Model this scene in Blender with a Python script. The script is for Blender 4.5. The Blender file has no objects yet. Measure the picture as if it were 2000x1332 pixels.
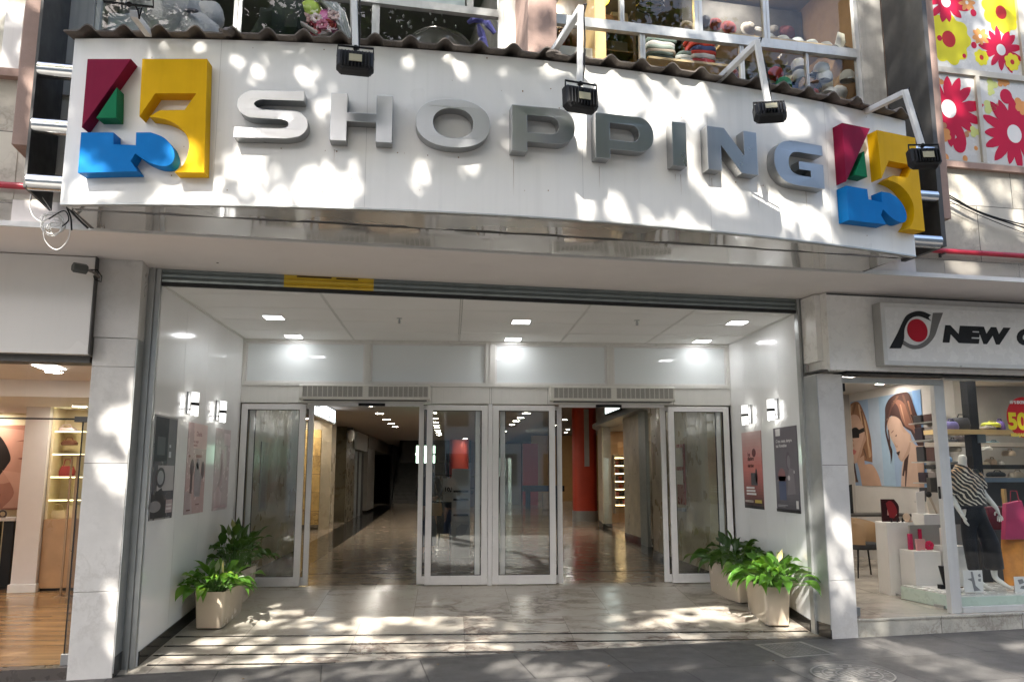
import bpy, bmesh, math, random
from math import sin, cos, pi, radians, sqrt, atan2
from mathutils import Vector, Matrix, noise
from mathutils.geometry import tessellate_polygon

SC = bpy.context.scene
COL = SC.collection
R = random.Random(7)

# ---------------------------------------------------------------- camera
F, YAW, PITCH = 1612.8, 0.0729, 0.1597          # focal length in pixels of a 2000 px wide frame
CAM = Vector((0, -11.70, 1.5))
FW = Vector((sin(YAW)*cos(PITCH), cos(YAW)*cos(PITCH), sin(PITCH)))
RT = Vector((cos(YAW), -sin(YAW), 0)); UP = RT.cross(FW)
cd = bpy.data.cameras.new('camera'); co = bpy.data.objects.new('camera', cd); COL.objects.link(co)
cd.sensor_fit = 'HORIZONTAL'; cd.sensor_width = 36; cd.lens = F/2000*36
cd.clip_start = .05; cd.clip_end = 1000
mw = Matrix((RT, UP, -FW)).transposed().to_4x4(); mw.translation = CAM; co.matrix_world = mw
SC.camera = co

# ---------------------------------------------------------------- world, sun, exposure
SUN_AZ, SUN_EL = radians(17), radians(41)        # light travels towards +Y, 17 degrees to the right
wd = bpy.data.worlds.new('World'); SC.world = wd; wd.use_nodes = True
nt = wd.node_tree; nt.nodes.clear()
wo = nt.nodes.new('ShaderNodeOutputWorld'); bg = nt.nodes.new('ShaderNodeBackground'); sk = nt.nodes.new('ShaderNodeTexSky')
sk.sky_type = 'NISHITA'; sk.sun_disc = False; sk.sun_elevation = SUN_EL
sk.sun_rotation = radians(180) + SUN_AZ
sk.air_density = 1.0; sk.dust_density = 2.5; sk.ozone_density = 1.0
nt.links.new(sk.outputs[0], bg.inputs[0]); bg.inputs[1].default_value = 0.14; nt.links.new(bg.outputs[0], wo.inputs[0])
sl = bpy.data.lights.new('sun', 'SUN'); so = bpy.data.objects.new('sun', sl); COL.objects.link(so)
sl.energy = 4.6; sl.angle = radians(.53); sl.color = (1, .95, .87)
SD = Vector((sin(SUN_AZ)*cos(SUN_EL), cos(SUN_AZ)*cos(SUN_EL), -sin(SUN_EL)))
so.rotation_euler = SD.to_track_quat('-Z', 'Y').to_euler(); so.location = (-10, -30, 30)
SC.view_settings.view_transform = 'Standard'; SC.view_settings.look = 'None'
SC.view_settings.exposure = 2.0; SC.view_settings.gamma = 1; SC.view_settings.use_curve_mapping = False
SC.render.engine = 'CYCLES'
SC.cycles.use_denoising = True
SC.cycles.max_bounces = 8; SC.cycles.diffuse_bounces = 6; SC.cycles.glossy_bounces = 4
SC.cycles.transparent_max_bounces = 16; SC.cycles.transmission_bounces = 4
SC.cycles.sample_clamp_indirect = 6; SC.cycles.caustics_reflective = False; SC.cycles.caustics_refractive = False

# ---------------------------------------------------------------- coordinates
# facade frame: s along the street front, t out towards the street, z up (door line is the world X axis)
FO = Vector((-2.917, -3.372, 0)); FU = Vector((6.941, .945, 0)).normalized(); FN = Vector((FU.y, -FU.x, 0))
def S(s, t, z): return FO + FU*s + FN*t + Vector((0, 0, z))
def ray(x, y): return FW + RT*((x-1000)/F) - UP*((y-666)/F)
def atz(x, y, z): d = ray(x, y); return CAM + d*((z-CAM.z)/d.z)
def aty(x, y, Y): d = ray(x, y); return CAM + d*((Y-CAM.y)/d.y)
def atx(x, y, X): d = ray(x, y); return CAM + d*((X-CAM.x)/d.x)
def atf(x, y, t=0):
    d = ray(x, y); k = (t-(CAM-FO).dot(FN))/d.dot(FN); P = CAM+d*k
    return ((P-FO).dot(FU), P.z)
AR, AS, AT = 16.027, 3.335, -13.467               # the sign's arc in the facade frame
def A(a, z, d=0): th = a/AR; return S(AS+(AR+d)*sin(th), AT+(AR+d)*cos(th), z)
def onarc(x, y, d=0):
    r = ray(x, y); D = (r.dot(FU), r.dot(FN)); o = CAM-FO; ox = o.dot(FU)-AS; oy = o.dot(FN)-AT; rr = AR+d
    a = D[0]**2+D[1]**2; b = 2*(ox*D[0]+oy*D[1]); c = ox*ox+oy*oy-rr*rr
    k = (-b-sqrt(b*b-4*a*c))/(2*a)
    return (AR*atan2(ox+D[0]*k, oy+D[1]*k), CAM.z+r.z*k)
def fz(x, y):                                     # sloping entrance floor
    u = min(1, max(0, (x+2.917)/6.941)); return -(.084+.015*u)*max(0, -y-.05) if y < 0 else 0.0
def pz(s, t): return -.296+.0075*s-.012*t        # pavement

# ---------------------------------------------------------------- materials
def newmat(name):
    m = bpy.data.materials.new(name); m.use_nodes = True; n = m.node_tree; n.nodes.clear()
    o = n.nodes.new('ShaderNodeOutputMaterial'); return m, n, o
def nd(n, t, **k):
    a = n.nodes.new('ShaderNode'+t)
    for q, v in k.items():
        if q.startswith('i_'): a.inputs[q[2:].replace('_', ' ')].default_value = v
        else: setattr(a, q, v)
    return a
def c4(c): return (c[0], c[1], c[2], 1)
def ramp(n, src, stops):
    r = n.nodes.new('ShaderNodeValToRGB'); e = r.color_ramp.elements
    while len(e) > 1: e.remove(e[0])
    e[0].position = stops[0][0]; e[0].color = c4(stops[0][1])
    for p, c in stops[1:]: q = e.new(p); q.color = c4(c)
    n.links.new(src, r.inputs[0]); return r.outputs[0]
def mixc(n, fac, a, b, bt='MIX'):
    m = n.nodes.new('ShaderNodeMix'); m.data_type = 'RGBA'; m.blend_type = bt
    for i, v in ((0, fac), (6, a), (7, b)):
        if hasattr(v, 'is_output') or hasattr(v, 'node'): n.links.new(v, m.inputs[i])
        else: m.inputs[i].default_value = v if i == 0 else c4(v)
    return m.outputs[2]
def mth(n, op, a, b=None):
    m = n.nodes.new('ShaderNodeMath'); m.operation = op
    for i, v in ((0, a), (1, b)):
        if v is None: continue
        if hasattr(v, 'node'): n.links.new(v, m.inputs[i])
        else: m.inputs[i].default_value = v
    return m.outputs[0]
def pos(n, scale=(1, 1, 1)):
    g = n.nodes.new('ShaderNodeNewGeometry'); m = n.nodes.new('ShaderNodeMapping'); m.inputs['Scale'].default_value = scale
    n.links.new(g.outputs['Position'], m.inputs[0]); return m.outputs[0]
def noi(n, vec, scale, detail=4, rough=.55, out=0):
    t = n.nodes.new('ShaderNodeTexNoise'); t.inputs['Scale'].default_value = scale; t.inputs['Detail'].default_value = detail
    t.inputs['Roughness'].default_value = rough; n.links.new(vec, t.inputs['Vector']); return t.outputs[out]
def facvec(n):                                    # (along facade, z, 0) for joints on upright walls
    g = n.nodes.new('ShaderNodeNewGeometry'); d = nd(n, 'VectorMath', operation='DOT_PRODUCT'); n.links.new(g.outputs['Position'], d.inputs[0])
    d.inputs[1].default_value = tuple(FU); x = nd(n, 'SeparateXYZ'); n.links.new(g.outputs['Position'], x.inputs[0])
    c = nd(n, 'CombineXYZ'); n.links.new(d.outputs['Value'], c.inputs[0]); n.links.new(x.outputs[2], c.inputs[1]); return c.outputs[0]
def bricks(n, vec, w, h, mortar, off=0.0, shift=(0, 0)):
    mp = n.nodes.new('ShaderNodeMapping'); mp.inputs['Location'].default_value = (shift[0], shift[1], 0); n.links.new(vec, mp.inputs[0])
    b = n.nodes.new('ShaderNodeTexBrick'); b.offset = off; b.squash = 1; b.inputs['Scale'].default_value = 1
    b.inputs['Mortar Size'].default_value = mortar; b.inputs['Mortar Smooth'].default_value = .1; b.inputs['Bias'].default_value = 0
    b.inputs['Brick Width'].default_value = w; b.inputs['Row Height'].default_value = h
    b.inputs['Color1'].default_value = (0, 0, 0, 1); b.inputs['Color2'].default_value = (1, 1, 1, 1)
    n.links.new(mp.outputs[0], b.inputs[0]); return b.outputs['Fac'], b.outputs['Color']
def M(name, col, rough=.5, metal=0, var=.06, scale=6, bump=0, bscale=60, coat=0, spec=.5, em=None, ems=0, streak=0, rvar=.08, dirt=0, dirtcol=(.12, .10, .08)):
    m, n, o = newmat(name); b = nd(n, 'BsdfPrincipled'); n.links.new(b.outputs[0], o.inputs[0])
    P = pos(n); f = noi(n, P, scale, 5)
    c = ramp(n, f, [(.25, [max(0, q*(1-var)) for q in col]), (.75, [min(1, q*(1+var)) for q in col])])
    if streak:
        f2 = noi(n, pos(n, (9, 9, .35)), 1.6, 4); k = ramp(n, f2, [(.5, (0, 0, 0)), (.78, (1, 1, 1))])
        c = mixc(n, mth(n, 'MULTIPLY', k, streak), c, [q*.55 for q in col])
    if dirt:
        f3 = noi(n, P, 2.3, 8, .7); k = ramp(n, f3, [(.52, (0, 0, 0)), (.72, (1, 1, 1))])
        c = mixc(n, mth(n, 'MULTIPLY', k, dirt), c, dirtcol)
    n.links.new(c, b.inputs['Base Color']); b.inputs['Metallic'].default_value = metal
    rr = ramp(n, noi(n, P, scale*1.7, 3), [(.3, [max(.02, rough-rvar)]*3), (.7, [min(1, rough+rvar)]*3)]); n.links.new(rr, b.inputs['Roughness'])
    b.inputs['Specular IOR Level'].default_value = spec; b.inputs['Coat Weight'].default_value = coat; b.inputs['Coat Roughness'].default_value = .06
    if bump:
        bp = nd(n, 'Bump'); bp.inputs['Strength'].default_value = bump; bp.inputs['Distance'].default_value = .01
        n.links.new(noi(n, P, bscale, 4), bp.inputs['Height']); n.links.new(bp.outputs[0], b.inputs['Normal'])
    if em: b.inputs['Emission Color'].default_value = c4(em); b.inputs['Emission Strength'].default_value = ems
    return m
def marble(name, base, vein, scale=1.0, rough=.12, amount=.6, joint=None, jcol=(.1, .09, .08), wall=False, var=.15, off=0.0, shift=(0, 0), bump=0):
    m, n, o = newmat(name); b = nd(n, 'BsdfPrincipled'); n.links.new(b.outputs[0], o.inputs[0])
    P = pos(n)
    vec = facvec(n) if wall else P
    fac = None; vin = P
    if joint:
        fac, tone = bricks(n, vec, joint[0], joint[1], joint[2], off, shift)
        ad = nd(n, 'VectorMath', operation='MULTIPLY_ADD'); n.links.new(tone, ad.inputs[0]); ad.inputs[1].default_value = (7, 5, 3); n.links.new(P, ad.inputs[2]); vin = ad.outputs[0]
    w = noi(n, vin, scale*.9, 5, .6, 1)
    wa = nd(n, 'VectorMath', operation='MULTIPLY_ADD'); n.links.new(w, wa.inputs[0]); wa.inputs[1].default_value = (1.2, 1.2, 1.2); n.links.new(vin, wa.inputs[2])
    mp = n.nodes.new('ShaderNodeMapping'); mp.inputs['Rotation'].default_value = (.3, .5, .7); mp.inputs['Scale'].default_value = (1, 2.2, 1.3); n.links.new(wa.outputs[0], mp.inputs[0])
    f = noi(n, mp.outputs[0], scale*1.1, 6, .6)
    v1 = mth(n, 'ABSOLUTE', mth(n, 'SUBTRACT', f, .5))
    k1 = ramp(n, v1, [(0, (1, 1, 1)), (.018, (.55, .55, .55)), (.07, (0, 0, 0))])
    f2 = noi(n, wa.outputs[0], scale*3.1, 5); v2 = mth(n, 'ABSOLUTE', mth(n, 'SUBTRACT', f2, .47)); k2 = ramp(n, v2, [(0, (.5, .5, .5)), (.02, (0, 0, 0))])
    cl = ramp(n, noi(n, vin, scale*1.6, 6), [(.3, [q*(1-var) for q in base]), (.7, [min(1, q*(1+var*.5)) for q in base])])
    br = ramp(n, noi(n, vin, scale*.5, 2), [(.45, (0, 0, 0)), (.6, (1, 1, 1))])
    c = mixc(n, mth(n, 'MULTIPLY', mth(n, 'MULTIPLY', k1, br), amount), cl, vein)
    c = mixc(n, mth(n, 'MULTIPLY', k2, amount*.5), c, vein)
    if fac is not None: c = mixc(n, fac, c, jcol)
    n.links.new(c, b.inputs['Base Color'])
    n.links.new(ramp(n, noi(n, P, 5, 4), [(.3, [max(.03, rough-.05)]*3), (.7, [rough+.08]*3)]), b.inputs['Roughness'])
    b.inputs['Specular IOR Level'].default_value = .32
    if bump:
        bp = nd(n, 'Bump'); bp.inputs['Strength'].default_value = bump; bp.inputs['Distance'].default_value = .01
        n.links.new(noi(n, P, 9, 6, .7), bp.inputs['Height']); n.links.new(bp.outputs[0], b.inputs['Normal'])
    return m
def glass(name, tint=(.93, .96, .95), refl=.05, rough=.0, haze=0, hcol=(.8, .85, .84)):
    m, n, o = newmat(name); t = nd(n, 'BsdfTransparent'); t.inputs[0].default_value = c4(tint)
    g = nd(n, 'BsdfGlossy'); g.inputs['Roughness'].default_value = rough; g.inputs[0].default_value = (1, 1, 1, 1)
    l = nd(n, 'LayerWeight'); l.inputs[0].default_value = .5
    f = mth(n, 'ADD', mth(n, 'MULTIPLY', mth(n, 'POWER', l.outputs['Facing'], 5), .9), refl)
    x = nd(n, 'MixShader'); n.links.new(f, x.inputs[0]); n.links.new(t.outputs[0], x.inputs[1]); n.links.new(g.outputs[0], x.inputs[2])
    out = x.outputs[0]
    if haze:
        d = nd(n, 'BsdfDiffuse'); d.inputs[0].default_value = c4(hcol); tl = nd(n, 'BsdfTranslucent'); tl.inputs[0].default_value = c4(hcol)
        dd = nd(n, 'MixShader'); dd.inputs[0].default_value = .12; n.links.new(d.outputs[0], dd.inputs[1]); n.links.new(tl.outputs[0], dd.inputs[2])
        y = nd(n, 'MixShader'); y.inputs[0].default_value = haze; n.links.new(t.outputs[0], y.inputs[1]); n.links.new(dd.outputs[0], y.inputs[2])
        n.links.new(y.outputs[0], x.inputs[1])
    n.links.new(out, o.inputs[0]); return m
def emit(name, col, s):
    m, n, o = newmat(name); e = nd(n, 'Emission'); e.inputs[0].default_value = c4(col); e.inputs[1].default_value = s; n.links.new(e.outputs[0], o.inputs[0]); return m
_fl = {}
def flat(col, rough=.5, metal=0):                  # plain printed or painted colour with a little unevenness
    k = (tuple(round(q, 3) for q in col), rough, metal)
    if k not in _fl: _fl[k] = M('paint_%d' % len(_fl), col, rough, metal, var=.05, rvar=.04, spec=.15)
    return _fl[k]

# ---------------------------------------------------------------- mesh helpers
ORG = {}                                            # world origin of every parent
class MB:
    def __init__(s): s.v = []; s.f = []; s.m = []; s.c = 0
    def add(s, vs, fs):
        b = len(s.v); s.v += [Vector(p) for p in vs]; s.f += [[b+i for i in f] for f in fs]; s.m += [s.c]*len(fs); return s
    def mat(s, i): s.c = i; return s
    def hexa(s, p): return s.add(p, [(0, 1, 2, 3), (7, 6, 5, 4), (0, 4, 5, 1), (1, 5, 6, 2), (2, 6, 7, 3), (3, 7, 4, 0)])
    def box(s, x0, x1, y0, y1, z0, z1, T=None):
        p = [(x0, y0, z0), (x1, y0, z0), (x1, y1, z0), (x0, y1, z0), (x0, y0, z1), (x1, y0, z1), (x1, y1, z1), (x0, y1, z1)]
        return s.hexa([T(*q) if T else Vector(q) for q in p])
    def fbox(s, s0, s1, t0, t1, z0, z1): return s.box(s0, s1, t0, t1, z0, z1, S)
    def quad(s, *p): return s.add(p, [tuple(range(len(p)))])
    def prism(s, poly, T, d0, d1, holes=()):         # polygon (u,v) pushed from depth d0 to d1 through T(u,v,d)
        loops = [list(poly)]+[list(h) for h in holes]
        pts = [p for l in loops for p in l]; n = len(pts)
        tri = tessellate_polygon([[Vector((p[0], p[1], 0)) for p in l] for l in loops])
        vs = [T(p[0], p[1], d0) for p in pts]+[T(p[0], p[1], d1) for p in pts]
        fs = [tuple(t) for t in tri]+[tuple(n+i for i in reversed(t)) for t in tri]; b = 0
        for l in loops:
            k = len(l)
            for i in range(k): j = (i+1) % k; fs.append((b+i, b+j, n+b+j, n+b+i))
            b += k
        return s.add(vs, fs)
    def sheet(s, poly, T, d, holes=()):
        loops = [list(poly)]+[list(h) for h in holes]; pts = [p for l in loops for p in l]
        return s.add([T(p[0], p[1], d) for p in pts], [tuple(t) for t in tessellate_polygon([[Vector((p[0], p[1], 0)) for p in l] for l in loops])])
    def tube(s, pts, r, n=10, cap=True, sq=False):
        pts = [Vector(p) for p in pts]; rs = r if hasattr(r, '__len__') else [r]*len(pts); rings = []; up = None
        for i, p in enumerate(pts):
            d = (pts[min(i+1, len(pts)-1)]-pts[max(i-1, 0)]).normalized()
            if up is None: up = Vector((0, 0, 1)) if abs(d.z) < .9 else Vector((0, 1, 0))
            a = d.cross(up)
            if a.length < 1e-4: a = d.orthogonal()
            a.normalize(); b = a.cross(d).normalized(); up = b
            o = pi/n if sq else 0
            rings.append([p+(a*cos(2*pi*k/n+o)+b*sin(2*pi*k/n+o))*rs[i] for k in range(n)])
        vs = [q for g in rings for q in g]; fs = []
        for i in range(len(rings)-1):
            for k in range(n): j = (k+1) % n; fs.append((i*n+k, i*n+j, (i+1)*n+j, (i+1)*n+k))
        if cap: fs += [tuple(range(n))[::-1], tuple((len(rings)-1)*n+k for k in range(n))]
        return s.add(vs, fs)
    def lathe(s, prof, c=(0, 0, 0), n=24, T=None):   # (r, h) around the z axis at c
        c = Vector(c); vs = []; fs = []
        for r, h in prof:
            for k in range(n):
                p = Vector((r*cos(2*pi*k/n), r*sin(2*pi*k/n), h)); vs.append((T(p) if T else p)+c)
        for i in range(len(prof)-1):
            for k in range(n): j = (k+1) % n; fs.append((i*n+k, i*n+j, (i+1)*n+j, (i+1)*n+k))
        if prof[0][0] < .03: fs.append(tuple(range(n))[::-1])
        if prof[-1][0] < .03: fs.append(tuple((len(prof)-1)*n+k for k in range(n)))
        return s.add(vs, fs)
    def ball(s, c, r, n=14, wob=0, seed=0):
        c = Vector(c); r = Vector(r) if hasattr(r, '__len__') else Vector((r, r, r)); h = n//2; vs = []; fs = []
        for i in range(h+1):
            for k in range(n):
                th = pi*i/h; ph = 2*pi*k/n; d = Vector((sin(th)*cos(ph), sin(th)*sin(ph), cos(th)))
                q = 1+(wob*noise.noise(d*2.2+Vector((seed, seed*1.7, 0))) if wob else 0); vs.append(c+Vector((d.x*r.x, d.y*r.y, d.z*r.z))*q)
        for i in range(h):
            for k in range(n): j = (k+1) % n; fs.append((i*n+k, i*n+j, (i+1)*n+j, (i+1)*n+k))
        return s.add(vs, fs)
    def loft(s, secs, n=20, cap=True):               # rings of points
        n = len(secs[0]); vs = [Vector(p) for g in secs for p in g]; fs = []
        for i in range(len(secs)-1):
            for k in range(n): j = (k+1) % n; fs.append((i*n+k, i*n+j, (i+1)*n+j, (i+1)*n+k))
        if cap: fs += [tuple(range(n))[::-1], tuple((len(secs)-1)*n+k for k in range(n))]
        return s.add(vs, fs)
    def obj(s, name, mats, parent=None, smooth=None, bevel=0, merge=True):
        if not isinstance(mats, (list, tuple)): mats = [mats]
        if parent is not None: org = ORG[parent]
        else:
            xs = [p.x for p in s.v]; ys = [p.y for p in s.v]; zs = [p.z for p in s.v]
            org = Vector(((min(xs)+max(xs))/2, (min(ys)+max(ys))/2, min(zs)))
        me = bpy.data.meshes.new(name); me.from_pydata([tuple(p-org) for p in s.v], [], s.f)
        for m in mats: me.materials.append(m)
        me.polygons.foreach_set('material_index', s.m)
        bm = bmesh.new(); bm.from_mesh(me)
        if merge: bmesh.ops.remove_doubles(bm, verts=bm.verts, dist=1e-5)
        bmesh.ops.recalc_face_normals(bm, faces=bm.faces)
        bm.to_mesh(me); bm.free()
        if smooth:
            me.polygons.foreach_set('use_smooth', [True]*len(me.polygons))
            me.set_sharp_from_angle(angle=radians(smooth if smooth is not True else 40))
        o = bpy.data.objects.new(name, me); COL.objects.link(o); ORG[o] = org
        if parent is not None: o.parent = parent
        else: o.location = org
        if bevel:
            b = o.modifiers.new('bevel', 'BEVEL'); b.width = bevel; b.segments = 2; b.limit_method = 'ANGLE'; b.angle_limit = radians(35)
        return o
def tag(o, label, cat, group=None, kind=None):
    o['label'] = label; o['category'] = cat
    if group: o['group'] = group
    if kind: o['kind'] = kind
    return o
def struct(o, label=None):
    o['kind'] = 'structure'
    if label: o['label'] = label
    return o
def thing(name, loc, label, cat, group=None):
    o = bpy.data.objects.new(name, None); COL.objects.link(o); o.empty_display_size = .1
    o.location = loc; ORG[o] = Vector(loc); return tag(o, label, cat, group)
def kids(o): return [c for c in bpy.data.objects if c.parent == o]
def dup(root, loc=None, rz=None, label=None, sc=None):
    ch = kids(root); r = root.copy(); COL.objects.link(r)
    if loc is not None: r.location = loc
    if rz is not None: r.rotation_euler = (0, 0, rz)
    if sc is not None: r.scale = (sc, sc, sc)
    if label: r['label'] = label
    for c in ch:
        q = c.copy(); COL.objects.link(q); q.parent = r
        for g in kids(c): h = g.copy(); COL.objects.link(h); h.parent = q
    return r
def text(body, size, ext=0.0, bold=0.0, align='LEFT', shear=0):
    cu = bpy.data.curves.new('lettering', 'FONT'); cu.body = body; cu.size = size; cu.extrude = ext; cu.offset = bold; cu.align_x = align; cu.shear = shear
    cu.resolution_u = 4
    ob = bpy.data.objects.new('lettering', cu); COL.objects.link(ob)
    me = bpy.data.meshes.new_from_object(ob.evaluated_get(bpy.context.evaluated_depsgraph_get()))
    vs = [v.co.copy() for v in me.vertices]; fs = [tuple(p.vertices) for p in me.polygons]
    bpy.data.objects.remove(ob); bpy.data.curves.remove(cu); bpy.data.meshes.remove(me); return vs, fs
def each(nm, mt, parent, boxes, fac=True, bevel=0):
    for b in boxes:
        m = MB(); (m.fbox if fac else m.box)(*b); m.obj(nm, mt, parent, bevel=bevel)
def addtext(mb, T, body, size, ext=0.0, **k):
    vs, fs = text(body, size, ext, **k); mb.add([T(v.x, v.y, v.z) for v in vs], fs)
def clip(poly, f):                                  # keep the part of a polygon where f >= 0
    out = []
    for i, p in enumerate(poly):
        q = poly[(i+1) % len(poly)]; a, b = f(p), f(q)
        if a >= 0: out.append(p)
        if (a >= 0) != (b >= 0): k = a/(a-b); out.append(tuple(p[j]+(q[j]-p[j])*k for j in range(len(p))))
    return out
def ell(cx, cy, rx, ry, n=24, e=2.0, a0=0, a1=2*pi):
    r = []
    for k in range(n if a1-a0 > 6.28 else n+1):
        a = a0+(a1-a0)*k/n; c, q = cos(a), sin(a)
        r.append((cx+rx*math.copysign(abs(c)**(2/e), c), cy+ry*math.copysign(abs(q)**(2/e), q)))
    return r
# ================================================================ shared materials
white_lam = M('white_laminate', (.84, .84, .835), .13, var=.03, scale=2, rvar=.05, spec=.5, coat=.3)
white_paint = M('white_paint', (.72, .71, .69), .5, var=.04, streak=.15)
cream_alu = M('cream_aluminium', (.70, .685, .645), .36, var=.03, streak=.2, spec=.4)
door_alu = M('door_aluminium', (.74, .725, .71), .33, var=.03, spec=.45)
grey_alu = M('grey_aluminium', (.42, .43, .42), .38, .55, var=.08, streak=.3)
win_alu = M('window_aluminium', (.60, .60, .58), .36, .35, var=.08, streak=.35)
steel = M('brushed_steel', (.38, .385, .39), .29, 1, var=.025, scale=2, rvar=.02, streak=.12)
dark_steel = M('dark_steel', (.075, .072, .068), .55, .3, var=.2, streak=.3)
shutter_m = M('shutter_steel', (.20, .225, .22), .42, .5, var=.12, streak=.3)
black_m = M('black_plastic', (.014, .014, .015), .48, var=.2, spec=.2)
rubber = M('black_rubber', (.012, .012, .012), .7, var=.2)
fin_m = M('brown_render', (.34, .235, .195), .85, var=.10, scale=9, bump=.35, bscale=90, streak=.35)
fin_grey = M('grey_render', (.46, .44, .40), .85, var=.1, bump=.2, streak=.55, dirt=.3)
soffit_m = M('taupe_paint', (.82, .765, .735), .6, var=.04, scale=1.2, dirt=.06)
plaster_d = M('dark_plaster', (.10, .095, .09), .8, var=.15)
clad = marble('cream_cladding', (.56, .52, .44), (.16, .13, .10), 1.1, .38, .5, joint=(.92, .62, .004), wall=True, var=.22, off=.5, bump=.15)
pil_m = marble('pillar_marble', (.60, .585, .56), (.40, .38, .35), 1.6, .3, .45, joint=(3.0, 2.05, .003), wall=True, var=.12, shift=(.3, .45))
step_m = marble('step_marble', (.46, .44, .38), (.15, .12, .10), 2.4, .3, .6, joint=(1.05, 3, .004), wall=True, var=.3, shift=(.2, .8))
floor_m = marble('entrance_marble', (.475, .435, .37), (.13, .09, .07), .75, .19, .85, joint=(1.165, 1.45, .0035), var=.12, off=.5, jcol=(.25, .22, .19), shift=(.42, .2))
floor_m.node_tree.nodes['Principled BSDF'].inputs['Specular IOR Level'].default_value = .2
mall_m = marble('mall_marble', (.40, .32, .235), (.13, .09, .07), .6, .15, .7, joint=(1.165, 1.165, .003), var=.2, off=.5, jcol=(.12, .1, .08), shift=(.42, .2))
olive = marble('olive_travertine', (.30, .27, .20), (.10, .08, .05), .8, .22, .8, joint=(1.1, .95, .004), var=.35, off=.5)
olive_w = M('olive_stone', (.44, .375, .265), .3, var=.28, scale=1.1, dirt=.5, dirtcol=(.17, .13, .08), rvar=.1)
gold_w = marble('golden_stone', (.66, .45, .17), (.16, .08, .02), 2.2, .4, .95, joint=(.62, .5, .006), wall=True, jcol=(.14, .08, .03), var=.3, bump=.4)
black_sk = M('black_granite', (.02, .019, .018), .16, var=.3)
stripe_m = M('black_stone', (.028, .026, .025), .22, var=.3)
clear = glass('clear_glass', (.92, .945, .93), .06)
shopgl = glass('shop_glass', (.93, .95, .94), .035)
upgl = glass('upper_glass', (.88, .91, .90), .035)
frost = glass('frosted_glass', (.9, .93, .93), .06, .0, .97, (.84, .875, .875))
mirrorish = M('polished_panel', (.76, .75, .735), .07, .65, var=.05, scale=1.5, rvar=.03)

# ================================================================ ground
def pave_mat():
    m, n, o = newmat('pavement_tiles'); b = nd(n, 'BsdfPrincipled'); n.links.new(b.outputs[0], o.inputs[0]); P = pos(n)
    mp = n.nodes.new('ShaderNodeMapping'); mp.inputs['Rotation'].default_value = (0, 0, -radians(7.75)); n.links.new(P, mp.inputs[0])
    fac, tone = bricks(n, mp.outputs[0], .93, .93, .006, .5, (.25, .4))
    a = ramp(n, noi(n, P, 1.1, 6, .65), [(.25, (.070, .067, .063)), (.75, (.118, .112, .105))])
    a = mixc(n, .22, a, tone, 'SOFT_LIGHT')
    gum = nd(n, 'TexVoronoi'); gum.inputs['Scale'].default_value = 5.5; n.links.new(P, gum.inputs['Vector']); a = mixc(n, mth(n, 'MULTIPLY', ramp(n, gum.outputs['Distance'], [(.07, (1, 1, 1)), (.10, (0, 0, 0))]), mth(n, 'MULTIPLY', ramp(n, gum.outputs['Color'], [(.55, (0, 0, 0)), (.6, (1, 1, 1))]), .6)), a, (.115, .11, .10))
    sp = ramp(n, noi(n, P, 130, 2, .6), [(.35, (.6, .6, .6)), (.62, (1.25, 1.25, 1.25))]); a = mixc(n, .7, a, sp, 'MULTIPLY')
    st = ramp(n, noi(n, P, 3.1, 7, .7), [(.56, (0, 0, 0)), (.68, (1, 1, 1))]); a = mixc(n, mth(n, 'MULTIPLY', st, .35), a, (.03, .028, .026))
    n.links.new(mixc(n, fac, a, (.014, .013, .012)), b.inputs['Base Color'])
    n.links.new(ramp(n, noi(n, P, 4, 4), [(.3, (.42,)*3), (.7, (.66,)*3)]), b.inputs['Roughness'])
    bp = nd(n, 'Bump'); bp.inputs['Strength'].default_value = .35; bp.inputs['Distance'].default_value = .004; n.links.new(noi(n, P, 130, 2), bp.inputs['Height']); n.links.new(bp.outputs[0], b.inputs['Normal'])
    return m
pave = pave_mat()
asphalt = M('asphalt', (.09, .09, .09), .75, var=.25, scale=3, bump=.4, bscale=120)
concrete = M('kerb_concrete', (.32, .31, .29), .8, var=.15, bump=.3)
m = MB()
for i in range(-30, 36, 2):
    for j in range(0, 12, 2): m.quad(S(i, j+(.16 if j == 0 else 0), pz(i, j)), S(i+2, j+(.16 if j == 0 else 0), pz(i+2, j)), S(i+2, j+2, pz(i+2, j+2)), S(i, j+2, pz(i, j+2)))
struct(m.obj('pavement', pave), 'dark grey stone pavement in front of the shop fronts')
m = MB(); 
for i in range(-30, 36, 2):
    p = [S(i+.005, 12.0, pz(i, 12)), S(i+1.995, 12.0, pz(i+2, 12)), S(i+1.995, 12.2, pz(i+2, 12)), S(i+.005, 12.2, pz(i, 12))]; m.hexa([q-Vector((0, 0, .3)) for q in p]+p)
struct(m.obj('kerb', concrete), 'concrete kerb along the road behind the viewer')
m = MB(); m.quad(S(-60, 12.2, -1.05), S(66, 12.2, -.3), S(66, 21, -.3), S(-60, 21, -1.05))
m.quad(S(-60, 24, -1.0), S(66, 24, -.25), S(66, 21, -.3), S(-60, 21, -1.05)); struct(m.obj('road', asphalt), 'asphalt road along the pavement')
m = MB(); m.quad(*[Vector((x, y, -1.6)) for x, y in ((-700, -700), (700, -700), (700, 700), (-700, 700))]); struct(m.obj('ground', asphalt), 'ground beyond the street')

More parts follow.
